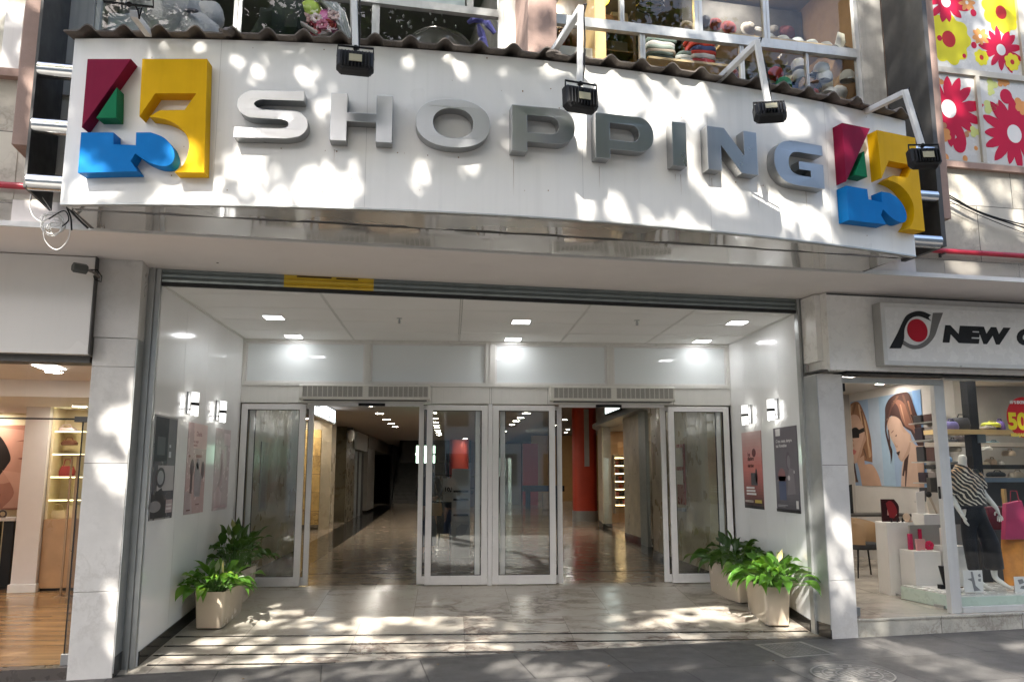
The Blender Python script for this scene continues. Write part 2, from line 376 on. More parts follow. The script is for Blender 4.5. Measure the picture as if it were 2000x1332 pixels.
# entrance floor: ruled sheet from the door line down to the pavement
m = MB(); NX, NY = 28, 16
XL, XR, ZC = -2.917, 4.024, 3.37
def edge_y(x, t=.2): s = (x+2.917-FN.x*t)/FU.x; return S(s, t, 0).y
g = []
for j in range(NY+1):
    for i in range(NX+1):
        x = -3.02+(4.28+3.02)*i/NX; y0 = .12; y1 = edge_y(x); y = y0+(y1-y0)*j/NY; g.append(Vector((x, y, fz(x, y))))
m.add(g, [(j*(NX+1)+i, j*(NX+1)+i+1, (j+1)*(NX+1)+i+1, (j+1)*(NX+1)+i) for j in range(NY) for i in range(NX)])
struct(m.obj('marble_floor', floor_m, smooth=True), 'polished pale marble entrance floor with dark veins')
# inlaid black bands
m = MB()
def fl(x, y):
    P = atz(x, y, 0)
    for k in range(20): P = atz(x, y, fz(P.x, P.y))
    return P
for px0, y0, px1, y1 in ((337, 1243.6, 1578, 1232.5), (315, 1262, 1597, 1247), (293, 1280, 1196, 1270.5), (287, 1299, 655, 1295)):
    a, b = fl(px0, y0), fl(px1, y1); yy = (a.y+b.y)/2; k = 14
    a.x = max(a.x, -2.88)
    for i in range(k):
        xa = a.x+(b.x-a.x)*i/k; xb = a.x+(b.x-a.x)*(i+1)/k; ya, yb = a.y+(b.y-a.y)*i/k, a.y+(b.y-a.y)*(i+1)/k; w = .02
        m.quad(*[Vector((x, y, fz(x, y)+.004)) for x, y in ((xa, ya-w), (xb, yb-w), (xb, yb+w), (xa, ya+w))])
struct(m.obj('floor_bands', stripe_m), 'thin black stone bands inlaid in the marble floor')

# ================================================================ entrance recess
def tilew(name, x0, x1, ys, label):
    yf = ys; m = MB()
    n = 4; w = yf/n
    for i in range(n):                               # laminate boards with hairline joints
        a, b = -.0015+w*i, w*(i+1)+.0015; m.box(x0, x1, b, a, -.4, 3.45)
    wl = m.obj(name, white_lam); tag(wl, label, 'wall')
    return wl
def fyl(x): return edge_y(x, -.02)
wl = tilew('side_wall', XL-.12, XL, fyl(XL), 'glossy white side wall of the entrance behind the two planters on the left')
wr = tilew('side_wall', XR, XR+.12, fyl(XR), 'glossy white side wall of the entrance with two large posters, on the right')
for w, x0, x1 in ((wl, XL, XL+.012), (wr, XR-.012, XR)):
    m = MB(); yf = fyl(XL if x1 < 0 else XR)+.03; k = 6
    for i in range(k):
        a, b = -.06+(yf+.06)*i/k, -.06+(yf+.06)*(i+1)/k
        m.hexa([Vector(q) for q in ((x0, a, fz(x0, a)), (x1, a, fz(x1, a)), (x1, b, fz(x1, b)), (x0, b, fz(x0, b)), (x0, a, fz(x0, a)+.125), (x1, a, fz(x1, a)+.125), (x1, b, fz(x1, b)+.125), (x0, b, fz(x0, b)+.125))])
    m.obj('skirting_board', black_sk, w)
# suspended ceiling
lamps_xy = [(-2.16, -1.70), (-2.18, -.30), (.85, -1.62), (.85, -.26), (3.555, -1.75), (3.55, -.29)]
tile_m = M('ceiling_tile', (.84, .83, .81), .7, var=.03, scale=1.5, bump=.1, bscale=200); bar_m = flat((.70, .69, .66), .5)
def infront(p): q = Vector((p[0], p[1], 0))-S(0, -.06, 0); return -q.dot(FN)
cx = [XL, -1.39, .095, 1.545, 2.793, XR]; cy = [0.0, -.78, -1.54, -2.3, -3.0, -3.75]
m = MB()
for i in range(5):
    for j in range(5):
        x0, x1 = cx[i]+(.016 if i else .034), cx[i+1]-(.016 if i < 4 else .034); y0, y1 = cy[j]-.008, cy[j+1]+.008
        p = clip([(x0, y1), (x1, y1), (x1, y0), (x0, y0)], infront)
        holes = [[(lx-.118, ly-.128), (lx+.118, ly-.128), (lx+.118, ly+.128), (lx-.118, ly+.128)] for lx, ly in lamps_xy if x0 < lx < x1 and y1 < ly < y0]
        if len(p) < 3: continue
        za, zb, zc = R.uniform(-.0025, .0025), R.uniform(-.002, .002), R.uniform(-.001, .001)
        mx, my = (x0+x1)/2, (y0+y1)/2
        m.prism(p, lambda u, v, d: Vector((u, v, ZC+d+za*(u-mx)+zb*(v-my)+zc)), .0, .02, holes)
m.mat(1)
for i in range(1, 5): m.prism(clip([(cx[i]-.012, -3.7), (cx[i]+.012, -3.7), (cx[i]+.012, 0), (cx[i]-.012, 0)], infront), lambda u, v, d: Vector((u, v, ZC+.003+d)), 0, .02)
for sx in (XL, XR-.03): m.prism(clip([(sx, -3.7), (sx+.03, -3.7), (sx+.03, 0), (sx, 0)], infront), lambda u, v, d: Vector((u, v, ZC-.006+d)), 0, .02)
m.mat(2); m.prism(clip([(XL, -3.7), (XR, -3.7), (XR, 0.02), (XL, 0.02)], infront), lambda u, v, d: Vector((u, v, ZC+.11+d)), 0, .03)
tag(m.obj('tiled_ceiling', [tile_m, bar_m, plaster_d]), 'white suspended tile ceiling over the entrance recess', 'ceiling')
# lit ceiling panels
lampE = emit('panel_light', (.97, .985, 1.0), 6.3)
first = None
for k, (lx, ly) in enumerate(lamps_xy):
    side = ('left', 'left', 'middle', 'middle', 'right', 'right')[k]; row = ('nearer the street', 'nearer the doors')[k % 2]
    lab = 'lit square ceiling panel of the %s pair over the entrance, the one %s' % (side, row)
    if first is None:
        first = thing('ceiling_lamp', (lx, ly, ZC), lab, 'ceiling lamp', 'lit panels in the entrance ceiling')
        a = MB(); a.prism([(lx-.128, ly-.138), (lx+.128, ly-.138), (lx+.128, ly+.138), (lx-.128, ly+.138)], lambda u, v, d: Vector((u, v, ZC+d)), -.006, .0, [[(lx-.108, ly-.118), (lx+.108, ly-.118), (lx+.108, ly+.118), (lx-.108, ly+.118)]]); a.obj('frame', white_paint, first)
        a = MB(); a.box(lx-.1075, lx+.1075, ly-.1175, ly+.1175, ZC-.003, ZC+.03); a.obj('diffuser', lampE, first)
    else: dup(first, (lx, ly, ZC), label=lab)
spr = None
for k, (x, y) in enumerate(((-.647, -1.75), (2.265, -1.83))):
    lab = 'small sprinkler head in the entrance ceiling, the one %s' % ('left of the middle lamps' if k == 0 else 'right of the middle lamps')
    if k == 0:
        spr = thing('sprinkler', (x, y, ZC), lab, 'sprinkler', 'ceiling sprinklers')
        a = MB(); a.lathe([(.001, -.004), (.035, -.004), (.035, 0), (.001, 0)], (x, y, ZC), 16); a.obj('cover_plate', steel, spr)
        a = MB(); a.tube([(x, y, ZC), (x, y, ZC-.06)], .009, 8); a.lathe([(.001, -.064), (.02, -.064), (.02, -.06), (.001, -.06)], (x, y, ZC), 12)
        for q in (-1, 1): a.tube([(x+q*.006, y, ZC-.02), (x+q*.017, y, ZC-.04), (x+q*.004, y, ZC-.06)], .003, 6)
        a.obj('nozzle', steel, spr)
    else: dup(spr, (x, y, ZC), label=lab)
# wall sconces
scE = emit('sconce_glow', (1, .98, .94), 3.2); shade_m = M('opal_shade', (.85, .85, .83), .25, var=.02, em=(1, .98, .95), ems=.4)
def sconce(x, y, z, sg, lab):
    t = thing('wall_lamp', (x, y, z), lab, 'wall lamp', 'wall lamps in the entrance')
    a = MB(); a.box(min(x, x+sg*.022), max(x, x+sg*.022), y-.075, y+.075, z-.115, z+.13); a.obj('back_plate', steel, t, bevel=.004)
    a = MB(); a.box(min(x+sg*.02, x+sg*.075), max(x+sg*.02, x+sg*.075), y-.02, y+.02, z-.07, z-.05); a.obj('arm', dark_steel, t)
    def bent(zz0, zz1, r, th, nm, mt):
        b = MB(); k = 10
        for i in range(k):
            u0, u1 = -1+2*i/k, -1+2*(i+1)/k; f = lambda u: x+sg*(.055+r*(1-u*u))
            b.hexa([Vector(q) for zz in (zz0, zz1) for q in ((f(u0), y+.085*u0, zz), (f(u1), y+.085*u1, zz), (f(u1)+sg*th, y+.085*u1, zz), (f(u0)+sg*th, y+.085*u0, zz))])
        return b.obj(nm, mt, t, smooth=30)
    bent(z-.135, z-.022, .05, .008, 'shade', shade_m); bent(z-.022, z+.012, .053, .009, 'band', black_m); bent(z+.012, z+.125, .05, .008, 'shade', shade_m)
    a = MB(); a.tube([(x+sg*.06, y, z-.10), (x+sg*.06, y, z+.08)], .02, 10); a.obj('bulb', scE, t)
sconce(XL, -2.30, 2.27, 1, 'lit wall lamp with black band on the left entrance wall, nearer the street')
sconce(XL, -1.16, 2.27, 1, 'lit wall lamp with black band on the left entrance wall, nearer the doors')
sconce(XR, -1.70, 2.29, -1, 'lit wall lamp with black band on the right entrance wall, nearer the street')
sconce(XR, -.78, 2.29, -1, 'lit wall lamp with black band on the right entrance wall, nearer the doors')

# ================================================================ facade: building above, pillars, shutter
bld = thing('gallery_building', tuple(S(3.4, 1.3, -.3)), 'shopping gallery building with brown vertical fins and windows above the sign', 'building')
m = MB(); m.fbox(-9, 17, -.25, 1.34, 3.534, 3.75); m.obj('soffit', soffit_m, bld)
m = MB(); m.fbox(-9, 17, 1.345, 1.375, 3.515, 3.56); m.obj('drip_edge', white_paint, bld)
each('wall_cladding', clad, bld, ((-9, -.93, 1.10, 1.34, 3.56, 4.86), (-.93, -.42, 1.10, 1.335, 3.56, 9.6), (-9, -.93, 1.1, 1.338, 7.2, 9.6)))
each('wall_cladding', clad, bld, ((7.60, 17, 1.10, 1.34, 3.56, 4.75), (7.6, 17, 1.1, 1.34, 7.3, 9.6)))
each('sign_back_wall', plaster_d, bld, ((-.42, 7.6, 1.08, 1.30, 3.76, 4.76), (-.42, 7.6, 1.08, 1.30, 7.35, 9.6)))
each('window_reveal', fin_grey, bld, ((-.62, -.43, 1.30, 1.36, 4.7, 7.4), (3.22, 3.34, 1.30, 1.36, 4.7, 7.4), (3.61, 3.69, 1.30, 1.36, 4.7, 7.4), (7.13, 7.40, 1.30, 1.36, 4.7, 7.4)))
for a, b, z0 in ((-.775, -.635, 4.02), (3.34, 3.61, 4.0), (7.45, 7.60, 3.97)):
    m = MB(); m.fbox(a, b, 1.30, 1.90, z0, 9.6); m.obj('brown_fin', fin_m, bld, bevel=.006)
each('window_sill', fin_m, bld, ((-9, -.78, 1.30, 1.42, 4.80, 4.87), (7.60, 17, 1.30, 1.40, 4.735, 4.80)))
m = MB(); m.fbox(-9, 17, 1.05, 1.30, 9.6, 9.9); m.fbox(-9, 17, -14, 1.05, 9.6, 9.8); m.obj('roof', concrete, bld)
each('end_wall', plaster_d, bld, ((-9, -8.8, -14, 1.04, 3.75, 9.6), (16.8, 17, -14, 1.04, 3.75, 9.6)))
# upper shop rooms
room_l = M('grey_room', (.17, .165, .16), .8, var=.15); room_r = M('ochre_room', (.30, .18, .085), .8, var=.15); room_w = M('pale_room', (.24, .21, .18), .8, var=.1)
m = MB(); m.fbox(-.6, 3.42, -2.6, -2.5, 4.7, 7.4); m.fbox(-.62, -.55, -2.5, 1.08, 4.7, 7.4); m.fbox(3.38, 3.42, -2.5, 1.3, 4.7, 7.4); m.fbox(-.6, 3.4, -2.5, 1.3, 7.36, 7.42); m.fbox(-.6, 3.4, -2.5, 1.3, 4.66, 4.72); m.obj('left_upper_room', room_l, bld)
m = MB(); m.fbox(3.52, 7.44, -2.6, -2.5, 4.7, 7.4); m.fbox(3.45, 3.52, -2.5, 1.3, 4.7, 7.4); m.fbox(7.40, 7.44, -2.5, 1.08, 4.7, 7.4); m.mat(1).fbox(3.52, 7.4, -2.5, 1.3, 7.36, 7.42); m.fbox(3.5, 7.4, -2.5, 1.3, 4.66, 4.72); m.obj('right_upper_room', [room_r, room_w], bld)
def window(s0, s1, t, verts, tr, top, sill, w=.045):
    m = MB(); d = .05
    m.fbox(s0, s0+w, t-d, t, sill, top); m.fbox(s1-w, s1, t-d, t, sill, top); m.fbox(s0+w, s1-w, t-d, t, top-w, top); m.fbox(s0+w, s1-w, t-d, t, sill, sill+w)
    for z, h in tr:
        m.fbox(s0+w, s1-w, t-d-.002, t+.012, z-h/2, z-h*.08); m.fbox(s0+w, s1-w, t-d-.002, t-.004, z-h*.08, z+h/2)
    zs = [sill+w]+[z for z, h in tr]+[top-w]
    for s, k0, k1, ww in verts: m.fbox(s-ww/2, s-.004, t-d+.004, t-.003, zs[k0], zs[k1]); m.fbox(s+.004, s+ww/2, t-d+.004, t-.006, zs[k0], zs[k1]); m.fbox(s-.004, s+.004, t-d+.004, t-.014, zs[k0], zs[k1])
    f = m.obj('window', win_alu, bld)
    p = MB(); p.quad(S(s0+w, t-.03, sill), S(s1-w, t-.03, sill), S(s1-w, t-.03, top), S(s0+w, t-.03, top)); p.obj('pane', upgl, f)
    return f
window(-.43, 3.22, 1.335, [(.76, 0, 2, .07), (2.0, 0, 1, .07), (2.9, 1, 2, .06)], [(5.93, .085)], 7.35, 4.78)
window(3.69, 7.13, 1.335, [(4.45, 1, 2, .05), (4.66, 0, 1, .06), (5.28, 1, 2, .09), (6.05, 1, 2, .07), (5.75, 0, 1, .05), (6.5, 0, 1, .03)], [(5.95, .11)], 7.35, 4.78)
film = M('white_window_film', (.58, .575, .55), .25, var=.03)
fr_y = M('beige_aluminium', (.48, .45, .38), .45, .1, var=.08, streak=.2)
m = MB()
for a, b, z0, z1 in ((7.60, 12.0, 5.85, 5.915), (7.60, 12, 4.80, 4.84), (7.6, 12, 7.2, 7.3)): m.fbox(a, b, 1.27, 1.335, z0, z1)
for s in (8.575, 9.85, 10.9): m.fbox(s-.025, s+.025, 1.27, 1.338, 4.84, 5.85)
for s in (9.235, 10.9): m.fbox(s-.035, s+.035, 1.27, 1.338, 5.915, 7.2)
wf = m.obj('window', fr_y, bld)
m = MB(); m.fbox(7.60, 12, 1.285, 1.305, 4.80, 7.25); pane_fl = m.obj('filmed_pane', film, wf)
m = MB(); m.fbox(12, 17, 1.1, 1.34, 4.75, 7.3); m.obj('wall_cladding', clad, bld)
# left window strip with a white blind
m = MB(); m.fbox(-1.12, -.93, 1.27, 1.33, 4.86, 5.5); m.fbox(-3.4, -1.2, 1.27, 1.33, 4.86, 4.92); m.fbox(-3.4, -1.2, 1.27, 1.33, 7.1, 7.2); m.fbox(-1.2, -1.12, 1.27, 1.335, 4.86, 7.2); wq = m.obj('window', fr_y, bld)
m = MB(); m.fbox(-3.4, -1.2, 1.25, 1.28, 4.86, 7.2); m.obj('filmed_pane', film, wq)
m = MB(); m.fbox(-1.12, -.975, 1.336, 1.372, 4.87, 5.48); m.obj('white_panel', white_paint, bld, bevel=.004)
each('wall_cladding', clad, bld, ((-9, -3.4, 1.1, 1.335, 4.86, 7.2), (-1.12, -.93, 1.1, 1.33, 5.5, 7.2)))
# steel plates that carry the sign
for a, b in ((-.635, -.615), (7.40, 7.45)):
    m = MB(); m.fbox(a, b, 1.38, 1.98, 3.66, 7.0); m.obj('steel_plate', dark_steel, bld)
# pillars
for nm, s0, s1, zb, parts in (('left', -.505, -.13, -.36, ((-.36, .45), (.45, 2.50), (2.50, 2.775))), ('right', 7.045, 7.36, -.32, ((-.32, .36), (.36, 2.62)))):
    m = MB()
    for z0, z1 in parts: m.fbox(s0, s1, -.3, .30, z0+.0015, z1-.0015)
    if nm == 'left': m.fbox(s0-.012, s1+.01, -.3, .315, 2.775, 3.533)
    p = m.obj('pillar', pil_m, bld, bevel=.004); p['label'] = 'marble clad pillar on the %s of the entrance' % nm
    m = MB(); 
    if nm == 'left': m.fbox(s1+.003, s1+.012, .02, .305, -.26, 2.77); m.fbox(s1, s1+.035, .02, .03, -.3, 3.53)
    else: m.fbox(s0-.012, s0-.003, .02, .305, -.15, 2.6)
    m.obj('corner_trim', grey_alu, p)
    m = MB(); (m.fbox(s1+.002, s1+.016, .03, .30, -.3, -.12) if nm == 'left' else m.fbox(s0-.016, s0-.002, .03, .30, -.28, -.10)); m.obj('skirting', black_sk, p)
# roller shutter
sh = thing('roller_shutter', tuple(S(3.5, 0, 3.37)), 'grey roller shutter rolled up above the entrance with its two guide rails', 'shutter')
for s0, s1 in ((-.095, -.002), (7.005, 7.075)):
    m = MB(); z0 = -.30 if s0 < 0 else -.26
    if s0 < 0: m.fbox(s0, s0+.04, -.04, .045, z0, 3.533); m.fbox(s0+.04, s0+.055, -.04, .02, z0, 3.533); m.fbox(s0+.055, s1, -.04, .04, z0, 3.533)
    else: m.fbox(s0, s0+.03, -.04, .04, z0, 3.533); m.fbox(s0+.03, s0+.042, -.04, .02, z0, 3.533); m.fbox(s0+.042, s1, -.04, .045, z0, 3.533)
    m.obj('guide_rail', grey_alu, sh)
m = MB()
pr = [(-.02, 3.40), (.012, 3.405), (.02, 3.425), (.004, 3.437), (.004, 3.443), (.022, 3.455), (.026, 3.478), (.006, 3.488), (.006, 3.494), (.02, 3.508), (.02, 3.533), (-.02, 3.533)]
m.prism(pr, lambda u, v, d: S(d, u, v), 0, 7.004); m.obj('slats', shutter_m, sh)
m = MB(); m.fbox(0, 7.004, -.02, .012, 3.366, 3.4); m.obj('bottom_rail', rubber, sh)
s_a, s_b = atf(555, 545)[0], atf(730, 550)[0]
m = MB(); m.prism([(u+.0025, v) for u, v in pr[1:11]]+[(.0, 3.53), (.0, 3.405)], lambda u, v, d: S(d, u, v), s_a, s_b); st_ = m.obj('yellow_band', M('yellow_tape', (.62, .42, .03), .45, var=.15, dirt=.3), sh)
m = MB(); 
for a, b, z0, z1 in ((.08, .3, 3.512, 3.53), (.33, .47, 3.508, 3.526)): m.fbox(s_a+a*1.6, s_a+b*1.6, .02, .0235, z0, z1)
m.obj('worn_mark', flat((.08, .05, .02)), st_)
# loose screw holes and chips on the soffit
m = MB(); m.lathe([(.001, 0), (.012, 0), (.012, .003), (.001, .003)], tuple(S(*(lambda p: ((p-FO).dot(FU), (p-FO).dot(FN)))(atz(425, 514, 3.53)), 3.5305)), 10); m.obj('screw_hole', black_m, bld)
# ================================================================ curved shop sign
sign_m = M('sign_white', (.76, .745, .71), .34, var=.025, scale=1.4, streak=.13, dirt=.04, dirtcol=(.35, .27, .2), spec=.4)
sg = thing('shop_sign', tuple(A(0, 3.5, -.5)), 'curved white sign with steel letters SHOPPING and a colourful 45 at each end', 'shop sign')
AL, ARR = -3.682, 3.668; ZB, ZT = 3.5, 4.822
m = MB(); k = 60; N_ = []
for i in range(k+1):
    a = AL+(ARR-AL)*i/k; N_ += [A(a, ZB), A(a, ZT), A(a, ZT, -.06), A(a, ZB, -.06)]
fs = []
for i in range(k):
    b = i*4
    for q in range(4): fs.append((b+q, b+(q+1) % 4, b+4+(q+1) % 4, b+4+q))
fs += [(0, 1, 2, 3), (k*4+3, k*4+2, k*4+1, k*4)]
m.add(N_, fs); m.obj('front_panel', sign_m, sg, smooth=30)
# hairline joints between the sheets and a thin edge angle
m = MB()
for a in (-2.55, -1.42, .30, 1.43, 2.66):
    m = MB(); m.quad(A(a-.0015, ZB+.003, .0012), A(a+.0015, ZB+.003, .0012), A(a+.0015, ZT-.003, .0012), A(a-.0015, ZT-.003, .0012)); m.obj('panel_joint', flat((.48, .47, .45)), sg)
pass
m = MB()
for i in range(30):
    a, b = AL+(ARR-AL)*i/30, AL+(ARR-AL)*(i+1)/30; m.hexa([A(a, ZB-.012, -.05), A(b, ZB-.012, -.05), A(b, ZB-.012, .004), A(a, ZB-.012, .004), A(a, ZB-.001, -.05), A(b, ZB-.001, -.05), A(b, ZB-.001, .004), A(a, ZB-.001, .004)])
m.obj('edge_angle', grey_alu, sg)
# glossy underside in two overlapping sheets
m = MB(); k = 40; v = []; fs = []
def slin(t): return (-.31+(1.38-t)/(1.38-2.14)*-.0, 6.98)
for i in range(k+1):
    a = AL+.01+(ARR-AL-.02)*i/k; P = A(a, ZB+.004, -.02); q = P-FO; s, t = q.dot(FU), q.dot(FN); sm = -.29+(6.93+.29)*i/k
    tb = min(t-.02, 1.93+.06*sin(pi*i/k)+.03*(i/k)); w = .006*sin(i*1.9)+.004*sin(i*.7); v += [P, S(s+(sm-s)*.3, tb-.01, ZB+.012+w*.5)]
for i in range(k): fs.append((2*i, 2*i+2, 2*i+3, 2*i+1))
m.add(v, fs)
v = []; fs = []
for i in range(k+1):
    sm = -.27+(6.92+.27)*i/k; tb = min(1.96+.06*sin(pi*i/k)+.03*(i/k), 2.15+.3*sin(pi*i/k)); w = .005*sin(i*1.3)
    v += [S(sm, tb, ZB+.003+w*.4), S(sm, (tb+1.37)/2, ZB+.014+w), S(sm, 1.372, ZB+.027)]
for i in range(k):
    for q in (0, 1): fs.append((3*i+q, 3*i+3+q, 3*i+4+q, 3*i+1+q))
m.add(v, fs); m.obj('underside_panel', mirrorish, sg, smooth=60)
m = MB()
for a in (AL+.02, ARR-.02): 
    P = A(a, 0)-FO; s, t = P.dot(FU), P.dot(FN); m.fbox(s-.015, s+.015, 1.38, t-.03, ZB+.03, ZB+.06)
for i in range(12):
    a = AL+.3+i*.6; P = A(a, 0)-FO; s, t = P.dot(FU), P.dot(FN); m.fbox(s-.02, s+.02, 1.38, t-.07, ZT-.09, ZT-.05)
m.obj('frame', dark_steel, sg)
LD = .11                                            # depth of the letters
def arcmap(u0, z0, su, sz): return lambda u, v, d: A(u0+u*su, z0+v*sz, d)
def letter(poly, holes, a0, a1, z0, z1, w, h, nm='letter'):
    m = MB(); T = lambda u, v, d: A(a0+(a1-a0)*u/w, z1-(z1-z0)*v/h, d); m.prism(poly, T, 0.002, LD, holes); return m.obj(nm, steel, sg, bevel=.003)
def bez(pts, n=6):                                  # closed Catmull-Rom through marked points; (x,y) corner or (x,y,1) smooth
    out = []; L = len(pts)
    for i in range(L):
        p0, p1, p2, p3 = (pts[(i+q) % L] for q in (-1, 0, 1, 2)); out.append((p1[0], p1[1]))
        if len(p1) > 2 or len(p2) > 2:
            if len(p1) < 3: p0 = p1
            if len(p2) < 3: p3 = p2
            for j in range(1, n):
                t = j/n; f = lambda a, b, c, d: .5*(2*b+(c-a)*t+(2*a-5*b+4*c-d)*t*t+(3*b-3*c+d-a)*t**3)
                out.append((f(p0[0], p1[0], p2[0], p3[0]), f(p0[1], p1[1], p2[1], p3[1])))
    return out
z0, z1 = 3.985, 4.365
S_ = bez([(385, 0), (140, 0), (75, 8, 1), (28, 34, 1), (14, 74, 1), (30, 112, 1), (75, 138, 1), (130, 144), (262, 146), (292, 154, 1), (303, 170, 1), (292, 186, 1), (262, 192), (4, 192), (4, 242), (290, 242), (360, 230, 1), (398, 203, 1), (410, 168, 1), (396, 132, 1), (355, 107, 1), (295, 100), (155, 98), (122, 88, 1), (108, 72, 1), (122, 56, 1), (155, 48), (385, 48)])
letter(S_, (), -2.393, -1.847, z0, z1, 412, 242)
letter([(0, 0), (88, 0), (88, 98), (242, 98), (242, 0), (330, 0), (330, 245), (242, 245), (242, 144), (88, 144), (88, 245), (0, 245)], (), -1.685, -1.221, z0, z1, 330, 245)
letter(ell(195, 118, 195, 120, 44, 2.25), [ell(195, 118, 106, 74, 36, 2.2)[::-1]], -1.046, -.474, z0-.004, z1+.004, 390, 236)
def Pp(a0, a1): letter([(0, 0)]+[(235, 0)]+ell(235, 92, 97, 92, 16, 2.2, -pi/2, pi/2)[1:]+[(80, 184), (80, 236), (0, 236)], [[(80, 47), (80, 137), (200, 137)]+ell(200, 92, 47, 45, 10, 2.2, pi/2, -pi/2)[1:]], a0, a1, z0, z1, 332, 236)
Pp(-.305, .206); Pp(.375, .874)
letter([(0, 0), (10, 0), (10, 10), (0, 10)], (), 1.038, 1.165, z0, z1, 10, 10)
letter([(0, 0), (92, 0), (196, 140), (196, 0), (268, 0), (268, 240), (178, 240), (72, 98), (72, 240), (0, 240)], (), 1.356, 1.831, z0, z1, 268, 240)
G_ = bez([(250, 2), (110, 0), (55, 10, 1), (14, 46, 1), (2, 100, 1), (14, 152, 1), (55, 190, 1), (110, 200), (250, 200), (250, 90), (124, 90), (124, 126), (182, 126), (182, 154), (124, 154), (92, 144, 1), (76, 122, 1), (72, 100, 1), (80, 72, 1), (98, 54, 1), (124, 48), (250, 48)])
letter(G_, (), 1.995, 2.511, z0-.04, z1-.02, 250, 200)
# the two 45 logos: fronts traced on the arc's front face
red = M('red_lacquer', (.20, .008, .036), .5, spec=.08, dirt=.07, dirtcol=(.1, .08, .07), var=.08, streak=.15); grn = M('green_lacquer', (.006, .15, .06), .5, spec=.08, dirt=.07, dirtcol=(.1, .08, .07), var=.06); blu = M('blue_lacquer', (.004, .16, .46), .5, spec=.08, dirt=.07, dirtcol=(.1, .08, .07), var=.06, streak=.1); yel = M('yellow_lacquer', (.66, .37, .004), .5, spec=.08, dirt=.07, dirtcol=(.1, .08, .07), var=.06, streak=.15)
LG = .12
def tr(pts): return [onarc(x*500/1332, y*500/1332, LG) for x, y in pts]
rp = tr([(455, 308), (682, 308), (425, 665)]); gp = tr([(608, 455), (500, 615), (605, 615)])
bp = tr([(405, 900), (422, 690), (590, 690), (590, 752), (706, 757)]+bez([(708, 690), (785, 690), (850, 716, 1), (893, 762, 1), (908, 812, 1), (894, 850, 1), (862, 864, 1), (815, 860, 1), (760, 838, 1), (703, 800), (680, 838), (716, 893)], 6)[:-1]+[(716, 893)])
yp = tr(bez([(740, 308), (1078, 308), (1062, 898), (908, 898), (958, 850, 1), (984, 770, 1), (972, 710, 1), (925, 655, 1), (860, 622, 1), (775, 608), (832, 575), (960, 573), (1022, 487), (808, 487), (725, 607)], 5))
yp = yp
def logo(da):
    for nm, p, mt in (('red_shape', rp, red), ('green_triangle', gp, grn), ('blue_shape', bp, blu), ('yellow_shape', yp, yel)):
        m = MB(); m.prism([(a+da, z) for a, z in p], lambda u, v, d: A(u, v, d), .002, LG); m.obj(nm, mt, sg, bevel=.002)
logo(0); logo(6.245)
# tubes that hold the sign
for s0, s1, zz in ((-.617, -.24, (4.64, 4.175, 3.72)), (6.90, 7.402, (4.62, 4.165, 3.715))):
    for z in zz:
        m = MB(); m.tube([S(s0, 1.93, z), S(s1, 1.93, z)], .066, 20)
        for s in ((s0+.03, s0+.05) if s0 < 0 else (s1-.05, s1-.03)): pass
        m.obj('support_tube', M('polished_tube', (.62, .62, .61), .2, 1, var=.05), sg, smooth=40)
# rust and drip marks below the letters
rust = flat((.30, .20, .13), .8); m = MB()
for k in range(46):
    a = R.uniform(-3.5, 3.5); z = R.choice((R.uniform(3.94, 3.96), R.uniform(3.52, 3.9), R.uniform(4.4, 4.8))); r = R.uniform(.002, .006); m.prism(ell(a, z, r, r*R.uniform(.7, 1.6), 7), lambda u, v, d: A(u, v, d), .0006, .0016)
for a in (1.11, 1.16, -.27, .44, -1.66, 1.45, 1.9, 2.4): m.prism([(a-.0016, 3.955), (a+.0016, 3.955), (a+.0008, 3.955-R.uniform(.05, .3))], lambda u, v, d: A(u, v, d), .0006, .0014)
m.obj('rust_mark', rust, sg)

# ================================================================ corrugated roof on top of the sign
fibre = M('fibre_cement', (.135, .115, .10), .9, var=.3, scale=7, bump=.5, bscale=70, streak=.4, dirt=.4)
def roofz(a): return ZT+.012+.020*sin(a*.9)*.3
m = MB(); per = .272; n = int((ARR-AL+.1)/per*14); v = []; fs = []; rows = (.085, -.25, -.62, -1.25)
for i in range(n+1):
    a = AL-.04+(ARR-AL+.06)*i/n; ph = ((a-AL)/per) % 1
    w = .052*max(0, 1-abs(ph-.5)*3.1)**.8 if True else 0
    w = .055*(max(0, cos((ph-.5)*2*pi))**1.15)
    jag = .004*noise.noise(Vector((a*9, 1, 0)))
    for q, d in enumerate(rows):
        P = A(a, 0, d+(.012*noise.noise(Vector((a*5, 0, 0))) if q == 0 else 0)); qv = P-FO; s, t = qv.dot(FU), qv.dot(FN); t = max(t, 1.345)
        zz = roofz(a)+w+jag+.02*q
        for th in (0, .011): v.append(S(s, t, zz+th))
nr = len(rows)*2
for i in range(n):
    for q in range(len(rows)-1):
        b = i*nr+q*2; c = b+nr; fs += [(b, c, c+2, b+2), (b+1, b+3, c+3, c+1)]
    b = i*nr; c = b+nr; fs.append((b, b+1, c+1, c))
m.add(v, fs); rf = m.obj('corrugated_roof', fibre, smooth=50); tag(rf, 'weathered corrugated roofing sheets along the top edge of the curved sign', 'roofing')
m = MB()
for a in (-2.5, -1.75, .05, 3.0):                     # broken lumps of mortar on the edge
    P = A(a, roofz(a)+.03, .05); m.ball(P, (.06, .05, .03), 10, .5, a)
m.obj('mortar_lump', fibre, rf, smooth=40)

